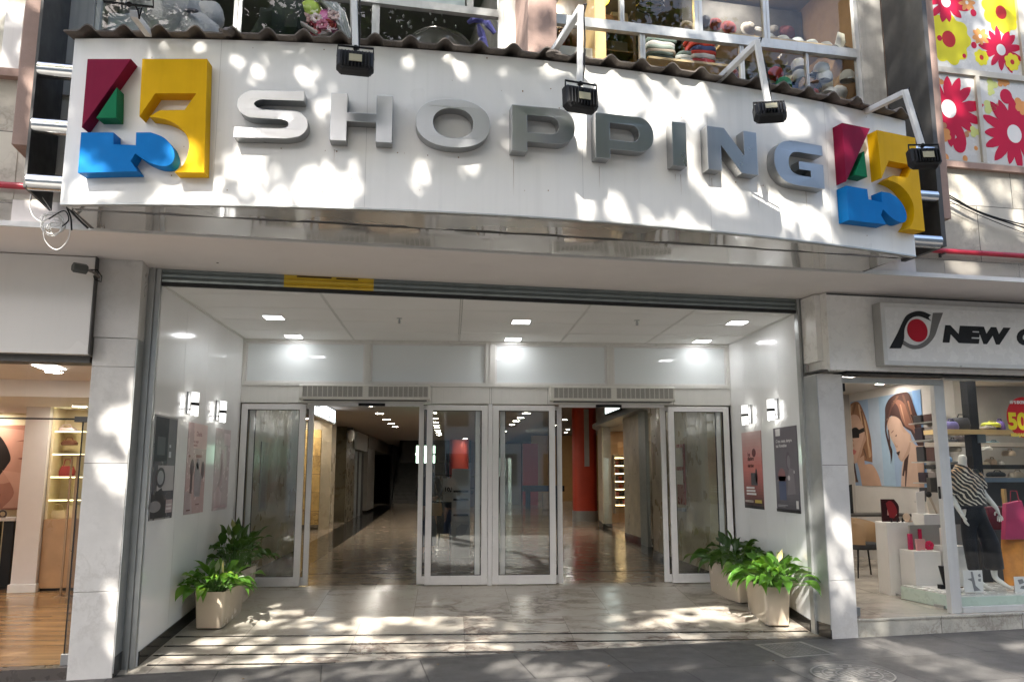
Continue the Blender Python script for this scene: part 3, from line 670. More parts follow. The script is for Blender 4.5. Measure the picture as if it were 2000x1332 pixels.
# ================================================================ floodlights
tubem = M('white_bracket', (.66, .655, .64), .45, var=.06, streak=.35, dirt=.12)
def flood(lab, root, elbow, drop, w=.27, h=.20, tilt=25, yaw=0, up=False, rootz=None):
    """root, elbow, drop: points in the facade frame; the head hangs (or stands) at drop and faces the sign"""
    rP, eP, dP = S(*root), S(*elbow), S(*drop)
    t = thing('floodlight', tuple(rP), lab, 'floodlight', 'floodlights on arms above the sign')
    m = MB(); m.tube([rP, eP], .034, 4, sq=True); m.obj('arm', tubem, t, bevel=.004)
    if not up:
        m = MB(); m.tube([eP+Vector((0, 0, .02)), dP], .030, 4, sq=True); m.obj('drop_arm', tubem, t, bevel=.004)
    c = dP.copy(); X = (FU*cos(yaw)+FN*sin(yaw)).normalized(); Y0 = Vector((0, 0, 1)).cross(X).normalized()
    if Y0.dot(FN) > 0: Y0 = -Y0                       # Y0 looks at the sign
    tl = radians(tilt); Zl = (Vector((0, 0, 1))*cos(tl)+Y0*sin(tl)); Yl = (Y0*cos(tl)-Vector((0, 0, 1))*sin(tl))
    sgn = 1 if up else -1
    o = c+Zl*sgn*(h/2+.035)
    T = lambda x, y, z: o+X*x+Yl*y+Zl*z
    b = MB(); ch = .035
    prof = [(-w/2, -h/2+ch), (-w/2+ch, -h/2), (w/2-ch, -h/2), (w/2, -h/2+ch), (w/2, h/2-.01), (w/2-.01, h/2), (-w/2+.01, h/2), (-w/2, h/2-.01)]
    b.loft([[T(x*.82, -.055, z*.8) for x, z in prof], [T(x*.95, -.04, z*.94) for x, z in prof], [T(x, 0, z) for x, z in prof], [T(x, .03, z) for x, z in prof]])
    for i in range(9):
        x = -w*.36+w*.72*i/8; b.box(x-.004, x+.004, -.082, -.03, -h*.36, h*.33, T)
    hs = b.obj('housing', black_m, t, bevel=.003)
    b = MB(); b.box(-.045, .045, -.088, -.0825, -.035, .02, T); b.obj('rating_plate', flat((.35, .32, .22)), hs)
    b = MB(); b.box(-w*.43, w*.43, .031, .037, -h*.42, h*.42, T); b.obj('front_glass', M('lamp_glass', (.35, .38, .38), .08, var=.1, coat=.5), t)
    b = MB(); q = h/2+.035
    b.tube([T(-w*.47, -.02, h*.18*sgn*-1), T(-w*.47, -.025, -sgn*q), T(w*.47, -.025, -sgn*q), T(w*.47, -.02, -sgn*h*.18)], .009, 6)
    b.tube([c, T(0, -.025, -sgn*q)], .018, 8); b.obj('yoke', black_m, t)
    b = MB(); b.tube([eP+Vector((.02, 0, .03)), eP+Vector((.05, .01, .055)), eP+Vector((.03, .03, -.02)), eP+(dP-eP)*.4+X*.04, eP+(dP-eP)*.8+X*.035, dP+X*.02], .006, 6); b.obj('cable', black_m, t)
    return t
flood('floodlight standing up above the 45 at the left end of the curved sign', (.25, 2.30, 4.84), (.275, 2.86, 4.685), (.265, 2.93, 4.715), w=.34, h=.24, tilt=-38, up=True)
flood('floodlight hanging above the letters S and H of the sign', (1.80, 2.30, 4.90), (1.77, 2.98, 5.20), (1.81, 3.02, 4.505), tilt=6, w=.265, h=.165)
flood('floodlight on a bent white arm above the two letters P of the sign', (3.37, 2.35, 4.88), (3.50, 3.00, 5.04), (3.475, 3.03, 4.40), tilt=4, yaw=-.12, w=.27, h=.19)
flood('floodlight on a bent white arm above the letters I and N of the sign', (4.92, 2.30, 4.89), (4.975, 3.00, 4.93), (5.03, 3.03, 4.39), tilt=28, yaw=.35, w=.25, h=.16)
flood('floodlight on a bent arm before the 45 at the right end of the sign', (6.50, 2.10, 4.85), (6.40, 2.88, 4.70), (6.49, 2.92, 4.21), tilt=10, yaw=.25, w=.26, h=.17)

# ================================================================ pipes and loose cables on the walls
redp = M('red_pipe', (.42, .02, .04), .35, var=.15, dirt=.15)
for s0, s1, z, lab in ((-9, -.60, 3.855, 'red pipe along the wall left of the sign'), (7.30, 17, 3.80, 'red pipe along the wall right of the sign')):
    m = MB(); m.tube([S(s0, 1.39, z), S(s1, 1.39, z)], .028, 12); o = m.obj('water_pipe', redp, smooth=40); tag(o, lab, 'pipe')
    m = MB(); 
    for s in ((-1.3, -2.6, -4) if s0 < 0 else (7.9, 9.3, 10.8)): m.fbox(s-.015, s+.015, 1.341, 1.425, z-.036, z-.030); m.fbox(s-.015, s+.015, 1.341, 1.347, z-.06, z+.04)
    m.obj('clip', dark_steel, o)
m = MB(); r2 = random.Random(3)
def coil(cx, cz, r, turns, ph, rr):
    p = []
    for i in range(int(turns*18)): a = ph+i*2*pi/18; q = r*(1+.12*sin(a*1.7+ph)); p.append(S(cx+q*cos(a), 1.62+.03*sin(a*2.3+ph), cz+q*.9*sin(a)))
    m.tube(p, rr, 6)
c0 = atf(103, 440, 1.62)
coil(c0[0], c0[1], .085, 2.2, .3, .0045); coil(c0[0]+.03, c0[1]-.02, .06, 1.6, 1.2, .0045); coil(c0[0]-.01, c0[1]+.03, .075, 1.3, 2.2, .0045)
def path(pts, t, r, mm, n=5):
    P = [S(*(lambda q: (q[0], t, q[1]))(atf(x, y, t))) for x, y in pts]; out = []
    for i in range(len(P)-1):
        a, b, c, d = P[max(0, i-1)], P[i], P[i+1], P[min(len(P)-1, i+2)]
        for j in range(n):
            u = j/n; out.append(.5*(2*b+(c-a)*u+(2*a-5*b+4*c-d)*u*u+(3*b-3*c+d-a)*u**3))
    out.append(P[-1]); mm.tube(out, r, 6)
path([(62, 372), (58, 400), (66, 424), (85, 436)], 1.62, .0045, m); path([(84, 440), (88, 470), (110, 488), (132, 470), (138, 440)], 1.62, .004, m); path([(75, 375), (100, 412), (110, 440)], 1.62, .003, m); path([(85, 445), (120, 437), (150, 427)], 1.62, .004, m)
o = m.obj('cable_bundle', M('white_cable', (.70, .69, .66), .45), smooth=60); tag(o, 'tangled loop of white cable hanging at the lower left corner of the sign', 'cable')
m = MB(); path([(130, 405), (138, 425), (140, 450)], 1.64, .007, m); o = m.obj('black_cable', black_m, smooth=60); tag(o, 'black cable end beside the tangled white cable', 'cable')
for pp, q_, r_ in (([(95, 428), (125, 412), (134, 430), (118, 445)], 1.63, .005), ([(128, 400), (150, 425), (172, 446)], 1.8, .010)): m = MB(); path(pp, q_, r_, m); m.obj('strand', black_m, o, smooth=60)
m = MB(); path([(1700, 300), (1847, 378), (1900, 408), (1955, 428), (2040, 448)], 1.42, .007, m); path([(1700, 305), (1850, 384), (1925, 420), (2040, 457)], 1.42, .008, m); path([(1700, 312), (1860, 396), (1940, 432), (2040, 470)], 1.42, .004, m)
o = m.obj('overhead_cables', black_m, smooth=60); tag(o, 'three black cables sagging along the cream wall right of the sign', 'cable')
# flowers on the filmed windows
r3 = random.Random(5); fl_red = flat((.50, .012, .05), .4); fl_yel = flat((.72, .66, .03), .4); fl_cen = flat((.50, .03, .03), .4); fl_wh = flat((.74, .73, .71), .4); fl_or = flat((.66, .30, .10), .4); fl_gr = flat((.55, .60, .22), .4); fl_br = flat((.45, .22, .12), .4)
ft = thing('flower_sticker', tuple(S(8.6, 1.34, 4.9)), 'large red and yellow flowers printed over the white windows at the right', 'window sticker', None)
_pl = [0]
def onfilm(poly, mt, nm):
    _pl[0] += 1; e = .0006+.0002*(_pl[0] % 12); m = MB(); m.prism(poly, lambda u, v, d: S(u, 1.3055+d, v), e, e+.0002); m.obj(nm, mt, ft)
def okc(px, py, r): s, z = atf(px, py, 1.306); return s, z, r/125
def daisy(px, py, r, rc, n, mt, cm):
    s, z, q = okc(px, py, r); b = []; m = MB(); _pl[0] += 1; e = .0006+.0002*(_pl[0] % 10)
    for k in range(n):
        a = 2*pi*k/n+r3.uniform(-.1, .1)+.2; L = q*r3.uniform(.9, 1.12); w = q*2.1/n*r3.uniform(.85, 1.1); pts = []
        for u, ww in ((.1, .3), (.35, .75), (.6, 1), (.8, .8), (.93, .4), (1, 0), (.93, -.4), (.8, -.8), (.6, -1), (.35, -.75), (.1, -.3)): pts.append((s+L*u*cos(a)-w*ww*sin(a), z+L*u*sin(a)+w*ww*cos(a)))
        pts = [p for p in pts]
        m.prism(pts, lambda u, v, d: S(u, 1.3055+d, v), e+.00002*k, e+.0003+.00002*k)
    m.prism(ell(s, z, q*.42, q*.42, 16), lambda u, v, d: S(u, 1.3055+d, v), e, e+.0009); m.obj('daisy', mt, ft)
    m = MB(); m.prism(ell(s, z, rc/150, rc/150*1.15, 20), lambda u, v, d: S(u, 1.3055+d, v), e+.001, e+.0013); m.obj('daisy_centre', cm, ft)
def blob(px, py, r, rc, n, mt, cm):
    s, z, q = okc(px, py, r); p = [(s+q*(1+.18*abs(cos(n*a/2))-.12+.06*sin(3*a))*cos(a), z+q*(1+.18*abs(cos(n*a/2))-.12)*1.08*sin(a)) for a in [2*pi*i/64 for i in range(64)]]
    _pl[0] += 1; e = .0004+.0002*(_pl[0] % 10); m = MB(); m.prism(p, lambda u, v, d: S(u, 1.3055+d, v), e, e+.0003); m.obj('round_flower', mt, ft)
    m = MB(); m.prism(ell(s, z, rc/150, rc/150*1.15, 18), lambda u, v, d: S(u, 1.3055+d, v), e+.0005, e+.001); m.obj('flower_centre', cm, ft)
def dot(px, py, r, mt):
    s, z, q = okc(px, py, r); onfilm(ell(s, z, q, q*1.12, 16), mt, 'dot')
def leaf2(px, py, r, mt):
    s, z, q = okc(px, py, r); onfilm([(s+q*(.6+.5*abs(cos(1.5*a)))*cos(a), z+q*(.6+.5*abs(cos(1.5*a)))*sin(a)) for a in [2*pi*i/30 for i in range(30)]], mt, 'leaf_print')
blob(1853, 77, 34, 13, 9, fl_yel, fl_cen); daisy(1955, 98, 34, 9, 13, fl_red, fl_wh); blob(1955, 25, 30, 11, 9, fl_yel, fl_cen); daisy(1847, 4, 34, 9, 12, fl_red, fl_wh)
daisy(1914, 72, 14, 3, 8, fl_or, fl_wh); blob(1917, 113, 11, 4, 7, fl_yel, fl_cen); blob(1977, 122, 12, 4, 7, fl_yel, fl_cen); daisy(1888, 6, 13, 3, 8, fl_or, fl_wh)
for q in ((1901, 26, 5), (1902, 89, 4.5), (1883, 110, 3), (1833, 34, 3), (1835, 75, 4)): dot(*q, fl_red)
daisy(1853, 213, 52, 14, 14, fl_red, fl_wh); dot(1874, 284, 10, fl_red); dot(1888, 263, 4, fl_br)
for x, y, r in ((1847, 308, 5), (1885, 310, 4), (1906, 290, 3)): dot(x, y, r, fl_or)
for x, y, r, mm in ((1843, 258, 9, fl_or), (1838, 245, 8, fl_br), (1848, 268, 7, fl_or), (1903, 258, 8, fl_gr), (1894, 252, 6, fl_or), (1834, 160, 7, fl_or)): leaf2(x, y, r, mm)
daisy(1981, 262, 52, 14, 15, fl_red, fl_wh); dot(1965, 189, 10, fl_red); dot(1948, 207, 3, fl_br)
for x, y, r, mm in ((1937, 166, 9, fl_gr), (1935, 180, 6, fl_gr), (1932, 210, 10, fl_gr), (1955, 161, 7, fl_or), (1964, 162, 6, fl_or), (1992, 205, 10, fl_or), (1999, 215, 8, fl_or)): leaf2(x, y, r, mm)
# ================================================================ glazed entrance screen (door line, y = 0)
en = thing('entrance_screen', (.55, 0, 0), 'cream aluminium entrance screen with four frosted panes above the doors', 'glass screen')
each('mullion', cream_alu, en, [(x0, x1, -.05, .05, 2.765, 3.33) for x0, x1 in ((XL+.001, XL+.04), (-1.235, -1.145), (.475, .615), (2.215, 2.315), (XR-.045, XR-.001))], False, .003)
m = MB()
m.box(XL+.001, XR-.001, -.052, .05, 3.33, 3.369); m.box(XL+.001, XR-.001, -.055, .05, 2.715, 2.765)
m.obj('head_rail', cream_alu, en, bevel=.003); each('mullion_cover', cream_alu, en, [(x-.012, x+.012, -.062, -.051, 2.768, 3.329) for x in (-1.19, .545, 2.265)], False)
m = MB(); m.box(XL+.001, XR-.001, -.04, .05, 2.478, 2.712); m.obj('header_panel', cream_alu, en, bevel=.003)
each('panel_joint', flat((.2, .19, .17)), en, [(x-.002, x+.002, -.0415, -.040, 2.48, 2.71) for x in (-2.12, -.28, .535, .56, 1.36, 3.18)], False)
m = MB(); m.box(.515, .575, -.05, .05, 0, 2.477); m.obj('centre_post', door_alu, en, bevel=.003)
for x0, x1 in ((XL+.04, -1.235), (-1.145, .475), (.615, 2.215), (2.315, XR-.045)):
    m = MB(); m.box(x0+.022, x1-.022, -.004, .002, 2.787, 3.308); p = m.obj('frosted_pane', frost, en)
    m = MB(); m.prism([(x0, 2.766), (x1, 2.766), (x1, 3.329), (x0, 3.329)], lambda u, v, d: Vector((u, d, v)), -.022, .02, [[(x0+.022, 2.788), (x1-.022, 2.788), (x1-.022, 3.307), (x0+.022, 3.307)]]); m.obj('pane_frame', door_alu, en, bevel=.002)
each('door_track', door_alu, en, ((-2.0, -.40, -.03, .045, 2.44, 2.477), (1.53, 3.05, -.03, .045, 2.44, 2.477)), False)
each('motion_sensor', black_m, en, ((-1.30, -.93, -.06, -.031, 2.438, 2.476), (2.05, 2.42, -.06, -.031, 2.438, 2.476)), False, .004)
m = MB(); m.box(XL, XR, .055, .16, 2.48, 3.9); m.obj('backing_wall', white_paint, en)
def leaf(name, x0, x1, y, lab, cat, st=.085, top=.075, bot=.135, h=2.46):
    t = thing(name, ((x0+x1)/2, y, 0), lab, cat, 'glass door leaves')
    m = MB(); d = .022
    m.box(x0, x0+st, y-d, y+d, .012, h); m.box(x1-st, x1, y-d, y+d, .012, h); m.box(x0+st, x1-st, y-d+.002, y+d-.002, h-top, h); m.box(x0+st, x1-st, y-d+.002, y+d-.002, .012, bot)
    m.obj('frame', door_alu, t, bevel=.004)
    m = MB(); m.prism([(x0+st-.002, bot-.002), (x1-st+.002, bot-.002), (x1-st+.002, h-top+.002), (x0+st-.002, h-top+.002)], lambda u, v, dd: Vector((u, y+dd, v)), -.012, .012, [[(x0+st+.008, bot+.008), (x1-st-.008, bot+.008), (x1-st-.008, h-top-.008), (x0+st+.008, h-top-.008)]]); m.obj('gasket', rubber, t)
    m = MB(); m.quad((x0+st, y, bot), (x1-st, y, bot), (x1-st, y, h-top), (x0+st, y, h-top)); m.obj('pane', clear, t)
    return t
leaf('fixed_leaf', -2.895, -2.02, -.02, 'fixed glass door leaf at the far left behind the dark leafy plant', 'glass door')
leaf('fixed_leaf', -.345, .510, -.02, 'fixed glass door leaf just left of the centre post', 'glass door')
leaf('fixed_leaf', .58, 1.462, -.02, 'fixed glass door leaf just right of the centre post', 'glass door')
leaf('fixed_leaf', 3.095, 3.985, -.02, 'fixed glass door leaf at the far right behind the dark leafy plant', 'glass door')
for x0, x1, lab in ((-2.80, -1.925, 'open sliding door leaf slid behind the far left fixed leaf'), (-.456, .41, 'open sliding door leaf slid behind the fixed leaf left of the centre post'), (.69, 1.57, 'open sliding door leaf slid behind the fixed leaf right of the centre post'), (3.007, 3.89, 'open sliding door leaf slid behind the far right fixed leaf')):
    leaf('sliding_leaf', x0, x1, .075, lab, 'glass door', st=.07, top=.06, bot=.12)
# air curtains
gr_d = flat((.10, .10, .095), .6)
def aircurtain(x0, x1, lab):
    z0, z1 = 2.515, 2.725; t = thing('air_curtain', ((x0+x1)/2, -.1, z0), lab, 'air curtain', 'air curtains over the doors')
    m = MB(); m.prism([(-.05, z0), (-.19, z0), (-.205, z0+.02), (-.205, z1-.015), (-.19, z1), (-.05, z1)], lambda u, v, d: Vector((d, u, v)), x0, x1); m.obj('housing', M('cream_plastic', (.68, .665, .61), .4, var=.03, streak=.15), t, bevel=.004)
    w = (x1-x0)/2
    for k in range(2):
        a = x0+k*w+.045; b = a+w-.075; m = MB(); m.box(a, b, -.2065, -.2055, z0+.038, z1-.028); g = m.obj('grille', gr_d, t)
        m = MB(); n = 12
        for i in range(n+1): x = a+(b-a)*i/n; m.box(x-.0045, x+.0045, -.213, -.2066, z0+.034, z1-.024)
        for i in range(15): z = z0+.040+(z1-z0-.068)*i/14; m.box(a, b, -.2105, -.2066, z-.0022, z+.0022)
        m.obj('louvre', flat((.62, .60, .55), .45), g)
    m = MB(); m.box(x0+.05, x1-.05, -.19, -.06, z0-.008, z0-.0005); m.obj('outlet_slot', gr_d, t)
aircurtain(-2.095, -.30, 'long cream air curtain with two grilles over the left doorway')
aircurtain(1.385, 3.165, 'long cream air curtain with two grilles over the right doorway')

# ================================================================ posters on the side walls
def poster(X, sg_, y0, y1, z0, z1, lab, draw, base, frame=None):
    """flat printed sheet on the side wall; draw(add) places shapes in 0..1 (along the sheet as read, up)"""
    t = thing('poster', (X, (y0+y1)/2, z0), lab, 'poster', 'posters on the entrance walls')
    T = lambda u, v, d: Vector((X+sg_*(.004+d), (y0+(y1-y0)*u if sg_ > 0 else y1-(y1-y0)*u), z0+(z1-z0)*v))
    m = MB(); m.prism([(0, 0), (1, 0), (1, 1), (0, 1)], T, -.003, .0); m.obj('sheet', base, t)
    if frame:
        m = MB(); m.prism([(-.012, -.008), (1.012, -.008), (1.012, 1.008), (-.012, 1.008)], T, -.003, .004, [[(.012, .008), (.988, .008), (.988, .992), (.012, .992)]]); m.obj('frame', frame, t)
    lay = [0]
    def add(col, polys, nm='print', txt=None, size=.1, rough=.35):
        lay[0] += 1; e = .0004+.00025*lay[0]; m = MB()
        for p in polys: m.prism(p, T, e, e+.00015)
        if txt:
            for s, u, v, z in txt:
                addtext(m, lambda a, b, c: T(u+a/((y1-y0)), v+b/(z1-z0), e), s, z, bold=.002)
        m.obj(nm, flat(col, rough), t)
    draw(add); return t
def rc(u0, u1, v0, v1): return [(u0, v0), (u1, v0), (u1, v1), (u0, v1)]
def grad(add, c0, c1, v0, v1, n=12):
    for i in range(n): k = i/(n-1); add(tuple(a+(b-a)*k for a, b in zip(c0, c1)), [rc(0, 1, v0+(v1-v0)*i/n, v0+(v1-v0)*(i+1)/n)], 'background')
pk = lambda *c: flat(c, .25)
def d1(add):
    add((.03, .035, .05), [rc(0, .62, .56, 1)]); add((.16, .16, .18), [rc(.62, 1, .5, 1)]); add((.10, .11, .13), [rc(.15, .5, .62, .8)], 'print')
    add((.42, .40, .41), [rc(.24, 1, .27, .52)]); add((.06, .06, .07), [ell(.38, .40, .20, .10), ], 'print'); add((.32, .33, .35), [ell(.38, .40, .14, .07)], 'print')
    add((.05, .05, .055), [[(0, 0), (.75, 0), (.62, .2), (.45, .30), (0, .22)]], 'print'); add((.25, .24, .25), [ell(.2, .12, .26, .055)], 'print'); add((.38, .3, .31), [rc(.68, 1, .05, .18)], 'print')
    add((.6, .55, .56), [rc(.7, .95, .08, .1), rc(.7, .95, .12, .135)], 'print'); add((.5, .52, .56), [rc(.68, .78, .6, .66), rc(.68, .76, .7, .73)], 'print')
poster(XL, 1, -3.30, -2.64, 1.06, 2.075, 'dark grey poster of household goods on the left entrance wall, nearest the street', d1, pk(.12, .12, .135), flat((.3, .3, .31), .3, .5))
def d2(add):
    add((.62, .46, .44), [rc(.3, 1, .72, 1)], 'print'); add((.30, .13, .13), [], 'lettering', [('Diseña', .42, .86, .075), ('tu mejor', .3, .78, .05), ('verano', .3, .74, .05)])
    add((.13, .09, .10), [ell(.28, .5, .10, .10), rc(.22, .33, .22, .42), ell(.85, .48, .09, .10)], 'print'); add((.30, .27, .29), [[(.45, .18), (.75, .18), (.82, .40), (.62, .52), (.5, .58), (.42, .42)], ell(.58, .55, .09, .06)], 'print')
    add((.40, .32, .33), [[(0, 0), (.4, 0), (.3, .22), (0, .25)]], 'print'); add((.2, .1, .1), [rc(.1, .3, .035, .05), rc(.55, .75, .09, .105)], 'print'); add((.25, .1, .1), [ell(.12, .63, .05, .015), rc(.45, .75, .62, .65)], 'print')
poster(XL, 1, -2.245, -1.525, 1.06, 2.075, 'dusty pink fashion poster in the middle of the three on the left entrance wall', d2, pk(.52, .385, .38))
def d3(add):
    add((.46, .36, .38), [ell(.5, .62, .14, .13), rc(.44, .56, .30, .52)], 'print'); add((.58, .48, .49), [[(.1, 0), (.5, .04), (.55, .2), (.3, .3), (.05, .2)]], 'print'); add((.62, .52, .53), [rc(.55, .95, .8, .95)], 'print'); add((.5, .36, .37), [rc(.1, .9, .03, .05)], 'print')
poster(XL, 1, -1.155, -.465, 1.055, 2.07, 'pale faded pink poster on the left entrance wall, nearest the doors', d3, pk(.60, .52, .525))
def d4(add):
    grad(add, (.03, .03, .035), (.62, .20, .18), .0, .52, 14); grad(add, (.62, .20, .18), (.60, .44, .42), .52, 1.0, 10)
    add((.10, .09, .10), [[(.42, .3), (.75, .3), (.72, .46), (.42, .46)], ell(.70, .42, .05, .10)], 'print'); add((.16, .05, .06), [ell(.62, .72, .10, .055)], 'print')
    add((.10, .03, .03), [], 'lettering', [('I es', .28, .68, .07), ('dijadero', .28, .625, .07), ('vivir bien', .28, .535, .06)])
    add((.75, .72, .70), [rc(.16, .58, .255, .28), rc(.16, .62, .215, .24), rc(.16, .66, .175, .2)], 'print'); add((.55, .42, .10), [rc(.58, .92, .075, .115)], 'print'); add((.6, .55, .5), [rc(.06, .5, .095, .103), rc(.06, .5, .08, .088)], 'print')
poster(XR, -1, -1.155, -.443, 1.05, 2.064, 'red to black poster on the right entrance wall, nearer the doors', d4, pk(.5, .3, .3))
def d5(add):
    grad(add, (.10, .095, .11), (.17, .155, .175), 0, .25, 6); grad(add, (.17, .155, .175), (.145, .13, .15), .25, 1, 8)
    add((.66, .64, .64), [rc(.10, .30, .90, .985)], 'print'); add((.62, .60, .60), [], 'lettering', [('Cómo, meses, siempre', .1, .82, .052), ('tus, Novedades', .1, .765, .052)])
    add((.12, .10, .12), [ell(.60, .60, .09, .105)], 'print'); add((.22, .20, .22), [ell(.62, .585, .07, .08), [(.5, .2), (.85, .22), (.8, .5), (.62, .52)]], 'print'); add((.28, .14, .15), [ell(.30, .42, .16, .095), rc(.14, .46, .36, .42)], 'print'); add((.10, .12, .2), [rc(.16, .46, .14, .36)], 'print')
    add((.58, .55, .55), [ell(.60, .40, .05, .03), ell(.83, .47, .02, .02)], 'print'); add((.62, .6, .6), [rc(.85, .95, .05, .14)], 'print'); add((.03, .03, .035), [rc(0, 1, 0, .035)], 'print'); add((.35, .34, .36), [rc(.08, .5, .075, .083), rc(.08, .4, .06, .067)], 'print')
poster(XR, -1, -2.28, -1.58, 1.05, 2.064, 'charcoal grey poster on the right entrance wall, nearer the street', d5, pk(.16, .145, .16))

# ================================================================ planters and peace lilies
pot_m = M('cream_planter', (.60, .50, .385), .22, var=.05, scale=3, coat=.25, dirt=.08)
soil = M('potting_soil', (.035, .025, .018), .95, var=.4, bump=.8, bscale=60)
def pot(x, y, lab, L=.60, W=.40, H=.40, rz=0):
    z = fz(x, y)-.012
    t = thing('planter', (x, y, z), lab, 'planter', 'cream planters in the entrance'); rr = Matrix.Rotation(rz, 3, 'Z')
    def ring(w, l, h, e=16): return [Vector((x, y, z+h))+rr @ Vector((p[0], p[1], 0)) for p in ell(0, 0, w/2, l/2, 64, e)]
    m = MB(); m.loft([ring(W*.82, L*.92, 0), ring(W*.85, L*.935, .012), ring(W*.98, L*.99, H-.012), ring(W, L, H), ring(W-.035, L-.035, H), ring(W-.05, L-.05, H-.05), ring(W*.3, L*.3, H-.05)], cap=True); m.obj('pot', pot_m, t, smooth=35)
    m = MB(); m.loft([ring(W-.048, L-.048, H-.055), ring(W-.052, L-.052, H-.03), ring(W*.4, L*.4, H-.018)]); m.obj('soil', soil, t)
    return Vector((x, y, z+H-.03)), rr, W, L
def leafmat(name, c1, c2):
    m, n, o = newmat(name); b = nd(n, 'BsdfPrincipled'); P = pos(n)
    g_ = nd(n, 'NewGeometry'); c = ramp(n, noi(n, P, 7, 3), [(.3, c1), (.7, c2)]); c = mixc(n, .75, c, ramp(n, g_.outputs['Random Per Island'], [(0, (.5, .55, .5)), (.45, (.95, .95, .9)), (.86, (1.25, 1.15, 1)), (.93, (1.9, 1.35, .9)), (1, (2.2, 1.3, .8))]), 'MULTIPLY'); n.links.new(c, b.inputs['Base Color']); b.inputs['Roughness'].default_value = .3; b.inputs['Specular IOR Level'].default_value = .45
    t = nd(n, 'BsdfTranslucent'); n.links.new(mixc(n, .5, c, (.22, .42, .03)), t.inputs[0]); x = nd(n, 'MixShader'); x.inputs[0].default_value = .32
    n.links.new(b.outputs[0], x.inputs[1]); n.links.new(t.outputs[0], x.inputs[2]); n.links.new(x.outputs[0], o.inputs[0]); return m
lily_l = leafmat('lily_leaf', (.045, .15, .016), (.12, .27, .04)); lily_shaded = leafmat('lily_leaf_shaded', (.016, .055, .014), (.045, .105, .024))  # second copy has shade put into its green, for plants by the doors
stem_m = M('lily_stem', (.12, .24, .06), .5)
def bladef(m, base, d, L, W, droop, tw, rnd):
    """one leaf: stalk already placed; blade starts at base heading d and bends down"""
    d = d.normalized(); side = d.cross(Vector((0, 0, 1)));
    if side.length < .05: side = Vector((1, 0, 0))
    side.normalize(); side = (Matrix.Rotation(tw, 3, d) @ side).normalized(); p = base.copy(); n = 9; L0 = None; vs = []; fs = []
    prof = (.06, .42, .78, .98, 1, .86, .62, .36, .14, .0)
    wave = rnd.uniform(0, 6)
    for i in range(n+1):
        u = i/n; nrm = side.cross(d).normalized(); w = W/2*prof[i]; rip = .012*sin(wave+u*9)*w/.05
        vs += [p-side*w+nrm*(w*.32+rip), p-side*w*.5+nrm*w*.07, p, p+side*w*.5+nrm*w*.07, p+side*w+nrm*(w*.32-rip)]
        p = p+d*(L/n); d = (d+Vector((0, 0, -droop/n*(.4+1.3*u)))).normalized(); side = (side-d*side.dot(d)).normalized()
    for i in range(n):
        for q in range(4): b = i*5+q; fs.append((b, b+1, b+6, b+5))
    m.add(vs, fs)
def lily(C0, rr, W, L, lab, seed, nl, mt, hgt, spread, sc=1.0, spathe=3, flow=(.6, .66, .42)):
    rnd = random.Random(seed); t = thing('peace_lily', tuple(C0), lab, 'plant', 'leafy plants in the planters'); ms = MB(); ml = MB()
    for k in range(nl):
        b = C0+rr @ Vector((rnd.uniform(-.3, .3)*W, rnd.uniform(-.36, .36)*L, 0)); a = rnd.uniform(0, 2*pi); rad = (rnd.random()**.65)
        out = (b-C0)*.9; dirv = Vector((cos(a)*rad, sin(a)*rad, 0))*spread+Vector((out.x, out.y, 0))*1.1
        h = hgt*(.30+.75*(1-rad)*rnd.uniform(.75, 1.1)+.10*rnd.random()); tip = b+dirv+Vector((0, 0, h)); mid = b+dirv*.35+Vector((0, 0, h*.68))
        ms.tube([b, mid, tip], [.006, .005, .003], 5, cap=False)
        d = (tip-mid).normalized(); d = (d+Vector((cos(a), sin(a), .1))*.5*rad).normalized()
        bladef(ml, tip, d, sc*rnd.uniform(.20, .34), sc*rnd.uniform(.085, .125), rnd.uniform(.9, 2.4)*(.55+rad*.75), rnd.uniform(-.6, .6), rnd)
    ml.obj('leaves', mt, t, smooth=60, merge=False); ms.obj('stems', stem_m, t, smooth=60, merge=False)
    m = MB()
    for k in range(spathe):
        b = C0+rr @ Vector((rnd.uniform(-.2, .2)*W, rnd.uniform(-.2, .2)*L, 0)); d = Vector((rnd.uniform(-.25, .25), rnd.uniform(-.25, .25), 1)).normalized(); p = b+d*hgt*rnd.uniform(1.0, 1.2); bladef(m, p, (d+Vector((rnd.uniform(-.3, .3), rnd.uniform(-.3, .3), 0))).normalized(), .15, .06, .3, rnd.uniform(0, 3), rnd); m.tube([b, p], .004, 5)
    if spathe: m.obj('flower', leafmat('spathe_%d' % seed, flow, tuple(q*1.2 for q in flow)), t, smooth=60, merge=False)
    return t
g1 = pot(-2.61, -1.69, 'cream planter on the left, nearer the street, holding the sunlit plant', L=.96, W=.33, H=.385)
g2 = pot(-2.69, -.70, 'cream planter on the left, behind the sunlit plant and nearer the doors', L=.86, W=.33, H=.40)
g3 = pot(3.70, -.80, 'long cream planter on the right, nearer the doors', L=.88, W=.34, H=.43, rz=.13)
g4 = pot(3.755, -1.80, 'cream planter on the right, nearer the street', L=.92, W=.30, H=.42, rz=-.10)
def nearer(g, k): return (g[0]+g[1] @ Vector((0, k, 0)), g[1], g[2], g[3]*.62)
lily(*nearer(g1, -.22), 'bright sunlit peace lily in the planter nearer the street on the left', 11, 84, lily_l, .20, .20, .88, 3)
lily(*nearer(g2, -.12), 'tall leafy plant darkened for shade behind the sunlit one on the left', 23, 84, lily_shaded, .44, .16, .86, 2, (.16, .2, .1))  # flower colour darkened for shade like the leaves
lily(*nearer(g3, -.05), 'leafy plant darkened for shade in the long planter by the doors on the right', 37, 100, lily_shaded, .25, .27, 1.0, 0)
lily(*nearer(g4, -.22), 'green leafy plant in the planter nearer the street on the right', 41, 96, lily_l, .26, .26, 1.05, 2)
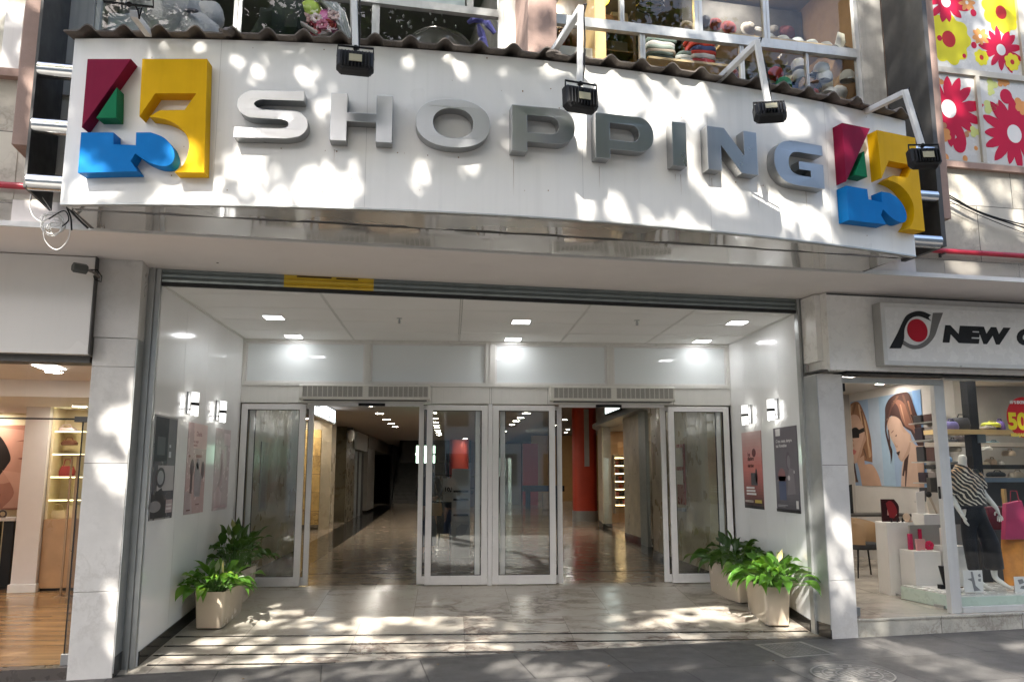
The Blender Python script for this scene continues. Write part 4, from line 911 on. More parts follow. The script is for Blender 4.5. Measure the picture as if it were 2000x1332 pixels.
# ================================================================ inside the gallery
def slab(nm, mt, lab, cat, *boxes, bevel=0, **kw):
    m = MB()
    for b in boxes: m.box(*b)
    o = m.obj(nm, mt, bevel=bevel); tag(o, lab, cat, kw.get('group')); return o
m = MB(); m.quad((-3.3, .12, .0), (4.2, .12, .0), (4.2, 4.2, .0), (-3.3, 4.2, .0)); m.quad((-4.8, 4.2, .0), (12, 4.2, .0), (12, 46, .0), (-9, 46, .0), (-9, 9, 0), (-4.8, 9, 0)); struct(m.obj('mall_floor', mall_m), 'polished brown marble floor of the gallery')
m = MB()
for y in (1.5, 12.45): m.box(-2.8, 3.7 if y < 5 else 4.2, y-.03, y+.03, .001, .004)
struct(m.obj('floor_bands', stripe_m), 'black stone bands across the gallery floor')
m = MB(); m.prism([(-2.95, .13), (-2.32, .13), (-2.42, 12), (-2.7, 30), (-3.5, 30), (-3.2, 12)], lambda u, v, d: Vector((u, v, d)), .0005, .0035)
m.prism([(3.55, .13), (4.1, .13), (4.19, 4), (4.19, 8.4), (4.4, 12), (4.3, 12.4), (4.06, 12), (3.95, 8), (3.60, 3)], lambda u, v, d: Vector((u, v, d)), .0005, .0035)
struct(m.obj('floor_border', black_sk), 'black granite border along the gallery walls')
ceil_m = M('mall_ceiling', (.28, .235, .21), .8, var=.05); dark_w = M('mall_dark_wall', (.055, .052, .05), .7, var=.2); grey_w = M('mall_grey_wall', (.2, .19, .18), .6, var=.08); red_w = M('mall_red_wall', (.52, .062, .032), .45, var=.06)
slab('gallery_ceiling', ceil_m, 'dim beige ceiling of the gallery behind the glass doors', 'ceiling', (-3.3, 2.6, .16, 4.2, 3.0, 3.1), (2.6, 4.2, .16, 4.2, 3.74, 3.84), (-4.9, 2.6, 4.2, 9, 3.0, 3.1), (-9, 2.6, 9, 46, 3.0, 3.1), (2.6, 12, 4.2, 46, 3.74, 3.84), (2.6, 2.7, .16, 46, 3.1, 3.74))
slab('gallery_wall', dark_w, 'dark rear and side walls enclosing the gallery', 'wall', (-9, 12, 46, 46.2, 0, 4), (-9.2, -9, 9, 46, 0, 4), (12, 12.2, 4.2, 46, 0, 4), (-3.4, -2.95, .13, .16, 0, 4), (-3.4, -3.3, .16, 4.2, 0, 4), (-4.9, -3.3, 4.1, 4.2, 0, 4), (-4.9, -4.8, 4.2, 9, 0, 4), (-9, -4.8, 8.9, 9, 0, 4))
slab('travertine_wall', olive_w, 'olive travertine wall just inside the doors on the left', 'wall', (-3.1, -2.83, .17, 4.4, .13, 3.0))
slab('travertine_wall', olive_w, 'olive travertine wall just inside the doors on the right', 'wall', (3.72, 4.0, .17, 3.6, .13, 3.74), (4.0, 4.2, 3.3, 3.6, .13, 3.74))
for w_, b in (('travertine_wall', (-3.1, -2.815, .17, 4.42, 0, .13)), ('travertine_wall.001', (3.705, 4.0, .17, 3.62, 0, .13))):
    m = MB(); m.box(*b); m.obj('wall_base', black_sk, bpy.data.objects[w_])
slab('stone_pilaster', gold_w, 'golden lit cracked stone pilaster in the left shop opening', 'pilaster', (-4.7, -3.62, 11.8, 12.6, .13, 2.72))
slab('stone_pilaster', olive_w, 'dark grey edge beside the golden pilaster', 'pilaster', (-3.615, -3.33, 11.82, 12.7, .0, 3.0), (-4.7, -3.62, 11.82, 12.6, 2.73, 3.0))
slab('stone_pilaster', M('dark_olive_stone', (.13, .11, .07), .3, var=.4, scale=2, dirt=.5), 'dark olive stone wall block further along the left corridor', 'pilaster', (-5.2, -3.33, 15.2, 17.6, .0, 3.0))
slab('stone_pilaster', M('shop_grey', (.24, .22, .19), .4, var=.12, dirt=.2), 'pale grey pilaster near the stairs on the left', 'pilaster', (-4, -3.25, 21.3, 24.2, .1, 2.5), (-4, -3.2, 21, 33, 2.5, 3.0))
slab('shop_back_wall', M('warm_dark', (.22, .16, .09), .7, var=.2), 'warm dim back wall of the left corridor shop', 'wall', (-4.79, -4.75, 4.4, 12, 0, 3), (-4.79, -3.05, 4.25, 4.4, 0, 3))
slab('lift_front', dark_w, 'dark doorway with thin light frame on the left corridor wall', 'door', (-3.5, -3.38, 17.7, 21, 0, 2.3))
m = MB(); m.box(-3.42, -3.30, 19.4, 19.46, 0, 2.3); m.box(-3.42, -3.3, 18.0, 18.05, 0, 2.3); tag(m.obj('door_frame', grey_alu), 'thin metal frame of the dark doorway on the left', 'door frame')
lit_w = emit('lit_sign_white', (.85, .95, 1.0), .9)
def lightbox(nm, x, y0, y1, z0, z1, lab, em, words=(), sgx=1):
    t = thing(nm, (x, (y0+y1)/2, z0), lab, 'sign'); m = MB(); m.box(min(x, x-sgx*.1), max(x, x-sgx*.1), y0, y1, z0, z1); m.obj('box', grey_alu, t)
    m = MB(); m.box(min(x, x+sgx*.004), max(x, x+sgx*.004), y0+.03, y1-.03, z0+.03, z1-.03); m.obj('panel', em, t)
    for s, yy, z, h in words:
        m = MB(); addtext(m, lambda a, b, c: Vector((x+sgx*.006, yy+a*sgx, z+b)), s, h, bold=.006); m.obj('lettering', black_m, t)
    return t
lightbox('shop_lightbox', -2.74, 4.7, 8.1, 2.66, 3.0, 'white lit shop sign with black letters on the left corridor wall', lit_w, (('Algodón', 5.0, 2.86, .24), ('textil', 6.9, 2.70, .18)))
lightbox('shop_lightbox', -3.2, 17.0, 20.5, 2.35, 2.95, 'grey unlit sign panel further down the left corridor', M('pale_sign', (.36, .36, .34), .5))
t = thing('dome_camera', (-3.25, 15.1, 2.6), 'white dome camera on the dark wall in the left corridor', 'camera'); m = MB(); m.ball((-3.2, 15.05, 2.72), (.13, .13, .2), 16); m.obj('dome', white_paint, t, smooth=True); m = MB(); m.box(-3.32, -3.12, 15.0, 15.2, 2.88, 2.96); m.obj('mount', dark_steel, t)
# staircase
t = thing('staircase', (-1.5, 32, 0), 'dark staircase going up at the far end of the left corridor', 'stairs'); m = MB()
for i in range(17): m.box(-3.0, .2, 32+i*.3, 32.02+(i+1)*.3, 0, .172*(i+1))
m.obj('steps', M('stair_stone', (.2, .19, .175), .5, var=.2), t)
m = MB(); m.box(-3.1, -3.0, 31.5, 37.5, 0, 3); m.box(.2, .3, 31.5, 37.5, 0, 3); m.box(-3.1, .3, 37.3, 37.5, 0, 3); m.obj('stair_wall', dark_w, t)
m = MB(); m.tube([(-2.9, 32, .95), (-2.9, 37, 3.7)], .025, 8); m.obj('handrail', steel, t)
slab('bulkhead', M('black_bulkhead', (.025, .024, .023), .6, var=.2), 'black bulkhead hanging over the stairs', 'bulkhead', (-2.3, .9, 26, 26.3, 2.0, 3.0), (-2.3, -2.2, 26, 32, 2.2, 3.0))
m = MB(); m.box(-1.6, -.9, 25.97, 25.995, 2.35, 2.42); tag(m.obj('tube_lamp', emit('dim_tube', (1, 1, .95), 1.2)), 'small lit tube on the black bulkhead', 'lamp')
# downlights
dlE = emit('downlight_glow', (1, .93, .82), 32); dlS = emit('shop_downlight_glow', (1, .91, .80), 42); DL = {}
def downlight(x, y, z, lab, grp):
    k = 'shop' in lab or 'store' in lab
    if k not in DL:
        t = DL[k] = thing('downlight', (x, y, z), lab, 'downlight', grp); m = MB(); m.lathe([(.10, -.006), (.125, -.006), (.125, .0), (.10, 0)], (x, y, z), 20); m.obj('rim', white_paint, t)
        m = MB(); m.lathe([(.001, -.003), (.1, -.003), (.1, .0), (.001, 0)], (x, y, z), 20); m.obj('glow', dlS if k else dlE, t); return t
    o = dup(DL[k], (x, y, z), label=lab); o['group'] = grp; return o
for y in (6.9, 9.2, 11.5, 13.3, 15.0): downlight(-1.8, y, 2.999, 'round downlight in the row along the left corridor ceiling', 'downlights of the left corridor row')
for y in (8.9, 11.0, 12.6, 14.1, 15.4, 17.1, 18.9, 20.6): downlight(-.47, y, 2.999, 'round downlight in the long row seen through the left centre glass', 'downlights of the left centre row')
for y in (8.8, 10.5, 11.9, 13.6): downlight(1.85, y, 2.999, 'round downlight in the row seen through the right centre glass', 'downlights of the right centre row')
for x, y in ((1.85, 17.5), (1.0, 19.5), (1.85, 22), (.6, 24)): downlight(x, y, 2.999, 'small far downlight deep in the middle of the gallery', 'far middle downlights')
for x, y in ((4.7, 22.5), (4.9, 26.5), (5.9, 30), (6.2, 33)): downlight(x, y, 3.739, 'round downlight in the high ceiling by the red column', 'downlights by the red column')
downlight(-1.6, 29.5, 2.999, 'small downlight added to brighten the dark staircase', 'added downlight by the stairs')  # added lamp, lifts the steps out of the dark
# red columns
def redcol(x, y, r, z, lab, strip=True):
    t = thing('red_column', (x, y, 0), lab, 'column'); m = MB(); m.loft([[Vector((p[0], p[1], h)) for p in ell(x, y, r, r, 32, 3.2)] for h in (.32, z)]); m.obj('shaft', red_w, t, smooth=40)
    m = MB(); m.loft([[Vector((p[0], p[1], h)) for p in ell(x, y, r*1.04, r*1.04, 32, 3.2)] for h in (0, .32)]); m.obj('base', grey_alu, t, smooth=40)
    if strip: m = MB(); m.box(x-.06, x+.10, y-r-.03, y-r-.005, 1.75, z-.1); m.obj('strip', M('strip_grey', (.42, .40, .39), .4), t)
    return t
redcol(4.42, 15.8, .39, 3.72, 'big red column with a grey strip in the right opening')
redcol(.35, 25, .42, 2.99, 'red column far inside seen through the left centre glass', False)
slab('red_wall', red_w, 'red end wall seen through the right centre glass', 'wall', (3.55, 4.3, 29.5, 29.8, 0, 3.0)); slab('ochre_wall', M('ochre_wall', (.50, .27, .10), .6, var=.06), 'ochre back wall behind the red column', 'wall', (4.6, 9, 36, 36.2, 0, 3.7))
# far shop front
t = thing('far_shop_front', (2.7, 30, 0), 'pale grey green shop front at the far end of the gallery', 'shop front'); pg = M('pale_green_wall', (.42, .46, .43), .5, var=.05)
m = MB(); m.box(1.2, 3.5, 30, 30.2, 2.35, 3.0); m.box(1.2, 1.6, 30, 30.2, 0, 2.35); m.box(3.1, 3.5, 30, 30.2, 0, 2.35); m.obj('wall', pg, t)
m = MB(); m.box(1.6, 1.68, 29.96, 30.1, 0, 2.35); m.box(2.75, 2.85, 29.96, 30.1, 0, 2.35); m.box(3.02, 3.1, 29.96, 30.1, 0, 2.35); m.box(1.6, 3.1, 29.96, 30.1, 2.3, 2.36); m.obj('frame', grey_alu, t)
m = MB(); m.box(1.2, 3.5, 33, 33.1, 0, 3); m.obj('back_wall', pg, t); m = MB(); m.box(1.75, 2.4, 32.6, 32.9, .6, 1.7); m.obj('cupboard', M('cupboard', (.2, .2, .19), .5), t)
m = MB(); m.box(1.7, 3.0, 31.2, 31.5, 2.9, 2.93); m.obj('ceiling_light', emit('far_light', (.9, 1, .95), 14), t)
m = MB(); m.box(-.3, 1.2, 28.0, 28.2, 0, 3.0); tag(m.obj('partition_wall', M('mauve_wall', (.27, .21, .22), .6)), 'mauve partition wall in the middle of the gallery', 'wall')
# displays in the middle
wh = M('white_display', (.62, .61, .59), .4, var=.04)
t = thing('display_totem', (.2, 3.95, 0), 'tall white display stand with black strips behind the left centre glass', 'display stand'); m = MB(); m.box(.02, .36, 3.85, 4.1, 0, 1.6); m.obj('panel', wh, t, bevel=.004)
m = MB()
for z in (1.17, 1.02, .74): m.box(.05, .33, 3.835, 3.849, z, z+.035)
m.obj('strip', black_m, t); m = MB(); m.prism([(.12, .35), (.28, .42), (.33, .58), (.2, .6), (.1, .52)], lambda u, v, d: Vector((u, 3.849-d, v)), 0, .006); m.obj('print', M('print_grey', (.4, .4, .41), .5), t)
t = thing('display_counter', (-.25, 5.4, 0), 'dark counter with a white price panel beside the tall display stand', 'counter'); m = MB(); m.box(-.6, .05, 5.3, 5.8, .9, .96); m.box(-.58, -.54, 5.32, 5.36, 0, .9); m.box(-.02, .02, 5.32, 5.36, 0, .9); m.box(-.58, .02, 5.7, 5.74, .3, .9); m.obj('table', black_m, t)
m = MB(); m.box(-.16, .08, 5.27, 5.29, .95, 1.42); p = m.obj('price_panel', wh, t); m = MB(); addtext(m, lambda a, b, c: Vector((-.13+a, 5.268, 1.16+b)), '10,5', .11, bold=.006); m.obj('lettering', black_m, p)
t = thing('jewellery_rack', (-.1, 6.2, 0), 'black rack hung with trinkets behind the counter', 'rack'); m = MB(); m.tube([(-.25, 6.2, 0), (-.1, 6.2, 2.0)], .015, 6); m.tube([(.1, 6.2, 0), (-.1, 6.2, 2.0)], .015, 6); m.tube([(-.5, 6.2, 1.5), (.5, 6.2, 1.45)], .012, 6); m.tube([(-.4, 6.2, 1.2), (.5, 6.2, 1.2)], .012, 6); m.obj('rack', black_m, t)
rr_ = random.Random(9)
for i in range(16):
    x = -.45+.06*i; z = rr_.choice((1.4, 1.12)); m = MB(); m.ball((x, 6.18, z), (.03, .02, rr_.uniform(.04, .09)), 8, .3, i); m.obj('trinket', flat(rr_.choice(((.5, .4, .3), (.08, .07, .07), (.45, .06, .08), (.6, .6, .58), (.2, .2, .3)))), t, smooth=True)
gl = emit('green_panel', (.62, 1.0, .72), 1.5)
t = thing('lit_counter_sign', (-.5, 8, 1.7), 'two stacked pale green lit panels seen through the left centre glass', 'lit sign')
for z in (1.76, 1.98): m = MB(); m.box(-.82, -.38, 8.0, 8.08, z, z+.18); m.obj('panel', gl, t, bevel=.004)
m = MB(); m.tube([(-.6, 8.05, 2.16), (-.6, 8.05, 3.0)], .01, 6); m.obj('hanger', black_m, t)
t = thing('clothes_rail', (1.1, 9, 0), 'rail of dark clothes right of the centre post', 'clothes rail'); m = MB(); m.tube([(.85, 9, 0), (.85, 9, 1.5), (1.25, 9, 1.5), (1.25, 9, 0)], .015, 6); m.obj('rail', steel, t)
for i in range(7): x = .9+.05*i; m = MB(); m.loft([[Vector((x+p[0], 9+p[1], h)) for p in ell(0, 0, .02*w, .2*w, 10)] for h, w in ((1.44, .3), (1.38, .9), (1.0, .9), (.6, 1.1))]); m.obj('garment', flat(((.05, .04, .05), (.3, .05, .06), (.4, .35, .3), (.03, .03, .04))[i % 4]), t, smooth=50)
t = thing('piano', (4.3, 25.5, 0), 'black table with crates at the left edge of the right opening', 'table'); m = MB(); m.box(3.2, 5.0, 25, 26, .75, 1.0); m.box(3.3, 3.5, 25.1, 25.3, 0, .75); m.box(4.6, 4.8, 25.1, 25.3, 0, .75); m.obj('top', black_m, t); m = MB(); m.box(4.0, 4.5, 24.7, 25.0, 0, .7); m.obj('crate', M('crate_wood', (.4, .3, .18), .7, var=.2), t)
# right store
sf = M('fascia_grey', (.30, .315, .34), .4, var=.05)
st = thing('gallery_store', (4.4, 9, 0), 'store with curved grey fascia and stone pilasters on the right side of the gallery', 'shop'); m = MB(); v = []; fs = []
for i in range(25):
    u = i/24; y = 4.25+9.8*u; x = 4.02+.16*sin(pi*u*.5)+(0 if u < .72 else (u-.72)**2*7); x2 = x+.02
    v += [(x, y, 2.84), (x-.02, y, 3.74), (x+.22, y, 2.84), (x-.14, y, 2.84), (x-.14, y, 2.92), (x, y, 2.93)]
for i in range(24): b = i*6; c = b+6; fs += [(b+5, c+5, c+1, b+1), (b+2, c+2, c+3, b+3), (b+3, c+3, c+4, b+4), (b+4, c+4, c+5, b+5)]
m.add(v, fs); m.obj('fascia', sf, st, smooth=40)
for (x0, x1, y0, y1) in ((4.20, 4.6, 6.4, 8.4),): m = MB(); m.box(x0, x1, y0, y1, .12, 2.84); m.obj('stone_pilaster', M('pilaster_stone_%d' % y0, (.42, .37, .27), .35, var=.3, scale=2.5, dirt=.4, dirtcol=(.2, .14, .08)), st); m = MB(); m.box(x0-.01, x1, y0-.01, y1+.01, 0, .12); m.obj('pilaster_base', black_sk, st)
m = MB(); m.prism([(4.31, 11.9), (4.57, 14.07), (4.85, 14.07), (4.56, 11.9)], lambda u, v, d: Vector((u, v, d)), .12, 2.84); m.obj('stone_pilaster', bpy.data.materials['pilaster_stone_6'], st); m = MB(); m.prism([(4.30, 11.88), (4.56, 14.08), (4.86, 14.08), (4.57, 11.88)], lambda u, v, d: Vector((u, v, d)), 0, .118); m.obj('pilaster_base', black_sk, st)
m = MB(); m.box(4.12, 4.2, 5.75, 6.38, 0, 2.84); m.box(4.1, 4.2, 4.9, 4.98, 0, 2.84); m.box(4.1, 4.2, 4.2, 4.35, 0, 2.84); m.obj('shop_frame', M('store_frame', (.26, .29, .28), .4, .3), st)
m = MB(); m.quad((4.24, 8.4, .1), (4.33, 11.9, .1), (4.33, 11.9, 2.84), (4.24, 8.4, 2.84)); m.obj('shop_window', shopgl, st); m = MB(); m.quad((4.15, 4.3, .02), (4.15, 5.75, .02), (4.15, 5.75, 2.84), (4.15, 4.3, 2.84)); m.obj('shop_window', shopgl, st)
m = MB(); m.box(4.66, 10, 14.5, 14.6, 0, 2.84); m.obj('back_wall', M('orange_wall', (.60, .33, .12), .6, var=.05), st); m = MB(); m.box(9.9, 10, 4.2, 14.5, 0, 2.84); m.box(4.2, 10, 4.16, 4.25, 0, 2.84); m.obj('side_wall', M('store_wall', (.45, .42, .38), .7), st)
m = MB(); m.prism([(4.2, 4.2), (10, 4.2), (10, 14.6), (4.66, 14.6), (4.58, 14.07), (4.33, 11.9), (4.22, 8)], lambda u, v, d: Vector((u, v, d)), 2.85, 2.88); m.obj('ceiling', M('store_ceiling', (.5, .47, .43), .8), st)
m = MB(); m.box(4.65, 10, 7.0, 7.1, 0, 2.84); m.obj('partition', M('store_partition', (.33, .32, .3), .7), st)
for x, y in ((5.7, 10.9), (5.75, 13.4), (5.2, 9.6), (4.9, 10.6), (5.4, 5.2), (5.0, 6.3), (7, 5)): downlight(x, y, 2.849, 'round downlight inside the store on the right', 'downlights of the right store')
XA, XB = aty(1200, 950, 14.1).x, aty(1224, 950, 14.1).x
t = thing('lit_shelves', (XA+.2, 14.2, .3), 'glowing shelf unit of bags in the store on the right', 'shelves'); m = MB()
sh_e = emit('shelf_glow', (1, .72, .35), 3.0)
for i in range(7): z = .55+.24*i; m.box(XA, XB, 13.95, 14.35, z, z+.02)
m.box(XA-.02, XA+.01, 13.95, 14.35, .3, 2.1); m.box(XB-.01, XB+.02, 13.95, 14.35, .3, 2.1); m.obj('shelf', M('shelf_wood', (.5, .42, .3), .5), t)
m = MB(); 
for i in range(7): z = .54+.24*i; m.box(XA, XB, 13.94, 13.955, z, z+.028)
m.obj('light_strip', sh_e, t); m = MB(); m.box(XA, XB, 14.34, 14.35, .3, 2.1); m.obj('back', M('shelf_back', (.5, .33, .14), .6), t)
for i in range(18): x = XA+.08+(XB-XA-.16)*(i % 3)/2+rr_.uniform(-.02, .02); z = .57+.24*(i//3); m = MB(); m.ball((x, 14.1, z+.07), (.06, .06, .075), 8, .4, i); m.obj('bag', flat(rr_.choice(((.03, .03, .03), (.3, .06, .04), (.5, .45, .4), (.12, .08, .06)))), t, smooth=50)
t = thing('wall_screen', (4.05, 8.2, 2.95), 'lit television screen over the fascia of the store on the right', 'screen'); m = MB(); m.box(3.98, 4.015, 7.6, 9.6, 3.0, 3.6); m.obj('case', black_m, t); m = MB(); m.box(3.97, 3.979, 7.7, 9.5, 3.04, 3.56); m.obj('picture', emit('screen_picture', (.8, .95, .88), 1.1), t)
t = thing('goods_rack', (5.0, 5.6, 0), 'rack of dark and red goods behind the store window on the right', 'rack'); m = MB()
for z in (.5, .95, 1.4): m.box(4.5, 5.9, 5.9, 6.3, z, z+.03)
m.box(4.5, 4.54, 5.9, 6.3, 0, 1.6); m.box(5.86, 5.9, 5.9, 6.3, 0, 1.6); m.obj('shelf', dark_steel, t)
for i in range(21): m = MB(); m.ball((4.62+.19*(i % 7), 6.0, (.64, 1.09, 1.54)[i//7]), (.08, .09, rr_.uniform(.08, .13)), 8, .5, i); m.obj('good', flat(rr_.choice(((.02, .02, .025), (.35, .03, .04), (.05, .05, .07), (.4, .4, .42), (.25, .02, .03)))), t, smooth=50)
m = MB(); m.box(4.35, 4.42, 4.3, 4.75, 0, 1.7); tag(m.obj('red_panel', M('red_panel', (.20, .02, .03), .3)), 'dark red panel behind the store window at the right', 'panel')
# leaflet holder on the right travertine wall, faded poster on the left one
t = thing('leaflet_holder', (3.71, 1.6, 1.1), 'red and white leaflet holder on the right travertine wall', 'leaflet holder'); m = MB(); m.box(3.69, 3.718, 1.35, 1.75, 1.02, 1.98); m.obj('board', M('holder_red', (.26, .03, .04), .3), t)
for z, h in ((1.62, .3), (1.34, .22)): m = MB(); m.box(3.66, 3.689, 1.4, 1.7, z, z+h); m.obj('leaflet', M('leaflet_white', (.6, .58, .56), .5), t)
m = MB(); m.box(3.64, 3.69, 1.33, 1.77, .92, .98); m.obj('tray', M('acrylic', (.5, .5, .48), .15), t)
t = thing('poster', (-2.82, 1.2, 1.0), 'faint grey bottle poster on the left travertine wall', 'poster'); m = MB(); m.box(-2.829, -2.82, .95, 1.45, .95, 1.98); m.obj('sheet', M('faint_poster', (.28, .26, .22), .35), t)
m = MB(); m.prism([(1.05, 1.0), (1.33, 1.0), (1.33, 1.55), (1.28, 1.68), (1.28, 1.85), (1.12, 1.85), (1.12, 1.68), (1.05, 1.55)], lambda u, v, d: Vector((-2.82+d, u, v)), 0, .003); m.obj('print', M('faint_print', (.20, .17, .17), .35), t)
# warm lamps in the left shop opening
for x, y, z in ((-4.3, 10.9, 2.998), (-3.9, 11.3, 2.998), (-4.2, 7, 2.998)): downlight(x, y, z, 'warm downlight in the left corridor shop', 'downlights of the left corridor shop')
# ================================================================ figures
def skinmesh(name, J, E_, mat, parent=None, sub=2, root=None):
    """one continuous body grown over joints J {name: (point, rx, ry)} and bones E_"""
    ks = list(J); me = bpy.data.meshes.new(name); org = ORG[parent] if parent else Vector((0, 0, 0))
    me.from_pydata([tuple(Vector(J[k][0])-org) for k in ks], [(ks.index(a), ks.index(b)) for a, b in E_], [])
    o = bpy.data.objects.new(name, me); COL.objects.link(o); sm = o.modifiers.new('skin', 'SKIN'); sm.use_smooth_shade = True; sm.branch_smoothing = .6
    lay = me.skin_vertices[0].data
    for i, k in enumerate(ks): lay[i].radius = (J[k][1], J[k][2]); lay[i].use_root = (k == (root or ks[0]))
    ss = o.modifiers.new('sub', 'SUBSURF'); ss.levels = sub; ss.render_levels = sub
    nm = bpy.data.meshes.new_from_object(o.evaluated_get(bpy.context.evaluated_depsgraph_get())); bpy.data.objects.remove(o); bpy.data.meshes.remove(me)
    nm.name = name; nm.materials.clear(); nm.materials.append(mat); q = bpy.data.objects.new(name, nm); COL.objects.link(q); ORG[q] = org
    for p in nm.polygons: p.use_smooth = True
    if parent: q.parent = parent
    return q
def hand(J, E_, wrist, key, dirv, side, palm, sc=1.0, curl=.3):
    """five fingers rooted in the palm"""
    d = Vector(dirv).normalized(); s = Vector(side).normalized(); n = d.cross(s).normalized(); w = Vector(wrist)
    J[key+'palm'] = (w+d*.045*sc, .026*sc, .016*sc); E_.append((key, key+'palm')); J[key+'kn'] = (w+d*.082*sc, .034*sc, .012*sc); E_.append((key+'palm', key+'kn'))
    for i, (off, L) in enumerate(((-.028, .062), (-.0095, .072), (.0095, .068), (.027, .052))):
        b = w+d*.088*sc+s*off*sc; m = b+(d+n*curl*.5+s*off*3)*L*.5*sc; e = m+(d*(1-curl*.6)+n*curl)*L*.55*sc
        for q, p, r in (('a', b, .0085), ('b', m, .0078), ('c', e, .0062)): J[key+'f%d%s' % (i, q)] = (p, r*sc, r*sc)
        E_ += [(key+'kn', key+'f%da' % i), (key+'f%da' % i, key+'f%db' % i), (key+'f%db' % i, key+'f%dc' % i)]
    b = w+d*.03*sc-s*.030*sc; m = b+(d*.6-s*.6)*.034*sc; e = m+(d*.95-s*.1+n*.2)*.03*sc
    for q, p, r in (('a', b, .011), ('b', m, .0095), ('c', e, .0075)): J[key+'t'+q] = (p, r*sc, r*sc)
    E_ += [(key+'palm', key+'ta'), (key+'ta', key+'tb'), (key+'tb', key+'tc')]
def zebra():
    m, n, o = newmat('zebra_fabric'); b = nd(n, 'BsdfPrincipled'); n.links.new(b.outputs[0], o.inputs[0]); P = pos(n)
    w = nd(n, 'TexWave'); w.inputs['Scale'].default_value = 7; w.inputs['Distortion'].default_value = 7; w.inputs['Detail'].default_value = 2; w.inputs['Detail Scale'].default_value = 1.1
    mp = n.nodes.new('ShaderNodeMapping'); mp.inputs['Rotation'].default_value = (0, .9, .2); n.links.new(P, mp.inputs[0]); n.links.new(mp.outputs[0], w.inputs[0])
    tone = ramp(n, noi(n, P, 3.5, 2), [(.42, (.62, .58, .48)), (.6, (.50, .32, .16))])
    k = ramp(n, w.outputs[1], [(.64, (0, 0, 0)), (.72, (1, 1, 1))]); n.links.new(mixc(n, k, (.014, .013, .012), tone), b.inputs['Base Color']); b.inputs['Roughness'].default_value = .55; return m

# ================================================================ left shop
woodm = None
def wood_floor():
    m, n, o = newmat('oak_floor'); b = nd(n, 'BsdfPrincipled'); n.links.new(b.outputs[0], o.inputs[0]); P = pos(n)
    fac, tone = bricks(n, P, 1.2, .14, .002, .37); mp = n.nodes.new('ShaderNodeMapping'); mp.inputs['Scale'].default_value = (1.2, 14, 1); n.links.new(P, mp.inputs[0])
    c = ramp(n, noi(n, mp.outputs[0], 2.2, 6, .6), [(.25, (.26, .145, .062)), (.75, (.43, .265, .125))]); c = mixc(n, .25, c, tone, 'SOFT_LIGHT'); c = mixc(n, fac, c, (.12, .06, .03))
    n.links.new(c, b.inputs['Base Color']); b.inputs['Roughness'].default_value = .2; return m
m = MB(); m.quad(S(-9, .12, -.2), S(-.52, .12, -.2), S(-.52, -7, -.2), S(-9, -7, -.2)); struct(m.obj('wood_floor', wood_floor()), 'glossy brown wooden floor of the shop on the left')
m = MB(); m.fbox(-9, -.515, .10, .26, -.42, -.202); tag(m.obj('threshold', M('dark_threshold', (.10, .088, .08), .3, .4)), 'dark metal threshold of the shop on the left', 'threshold')
shw = M('shop_wall_white', (.62, .585, .56), .6, var=.03); pkc = M('shop_ceiling', (.60, .55, .52), .7, var=.03)
m = MB(); m.fbox(-9, -1.0, -7.0, -6.9, -.3, 3.5); m.obj('x', shw).name = 'shop_wall'
o = bpy.data.objects['shop_wall']; tag(o, 'pale rear wall of the shop on the left', 'wall')
m = MB(); m.box(-3.45, -3.41, -3.1, 3.9, -.3, 3.5); tag(m.obj('shop_wall', shw), 'white side wall between the left shop and the entrance', 'wall')
m = MB(); m.fbox(-9.1, -9, -7, .1, -.3, 3.5); tag(m.obj('shop_wall', shw), 'far side wall of the shop on the left', 'wall')
m = MB(); m.fbox(-9, -.55, -6.95, .05, 2.72, 2.8); m.mat(1).fbox(-9, -.56, -6.5, -3.2, 2.50, 2.719); tag(m.obj('shop_ceiling', [pkc, shw]), 'white ceiling of the shop on the left', 'ceiling')
fas = M('fascia_pale_grey', (.74, .72, .69), .22, var=.03, scale=1.2, coat=.2, streak=.06)
t = thing('shop_fascia', tuple(S(-3, .35, 2.59)), 'blank pale grey fascia board over the shop on the left', 'fascia'); m = MB(); m.fbox(-9, -.52, .05, .40, 2.595, 3.525); m.obj('board', fas, t, bevel=.006)
m = MB(); m.fbox(-9, -.525, .06, .30, 2.53, 2.592); m.obj('window_head', dark_steel, t); m = MB(); m.fbox(-.519, -.508, .30, .405, 2.60, 3.53); m.obj('end_cap', dark_steel, t)
t = thing('shop_front_glass', tuple(S(-.6, .12, -.2)), 'frameless glass panel and overhead pane of the shop on the left', 'shop window')
m = MB(); m.quad(S(-9, .14, 2.02), S(-.51, .14, 2.02), S(-.51, .14, 2.53), S(-9, .14, 2.53)); m.obj('overhead_pane', shopgl, t)
m = MB(); m.fbox(-9, -.51, .135, .15, 2.005, 2.02); m.obj('joint', black_m, t)
m = MB(); m.quad(S(-.575, .16, -.16), S(-.507, .13, -.16), S(-.507, .13, 2.0), S(-.575, .16, 2.0)); m.obj('side_pane', glass('tinted_glass', (.55, .55, .53), .08), t)
m = MB(); m.fbox(-.582, -.574, .15, .17, -.18, 2.0); m.obj('edge_strip', black_m, t)
m = MB(); m.fbox(-.65, -.51, .12, .18, 1.985, 2.035); m.obj('top_patch', dark_steel, t); m = MB(); m.fbox(-.60, -.51, .12, .18, -.2, -.10); m.obj('bottom_patch', steel, t, bevel=.003)
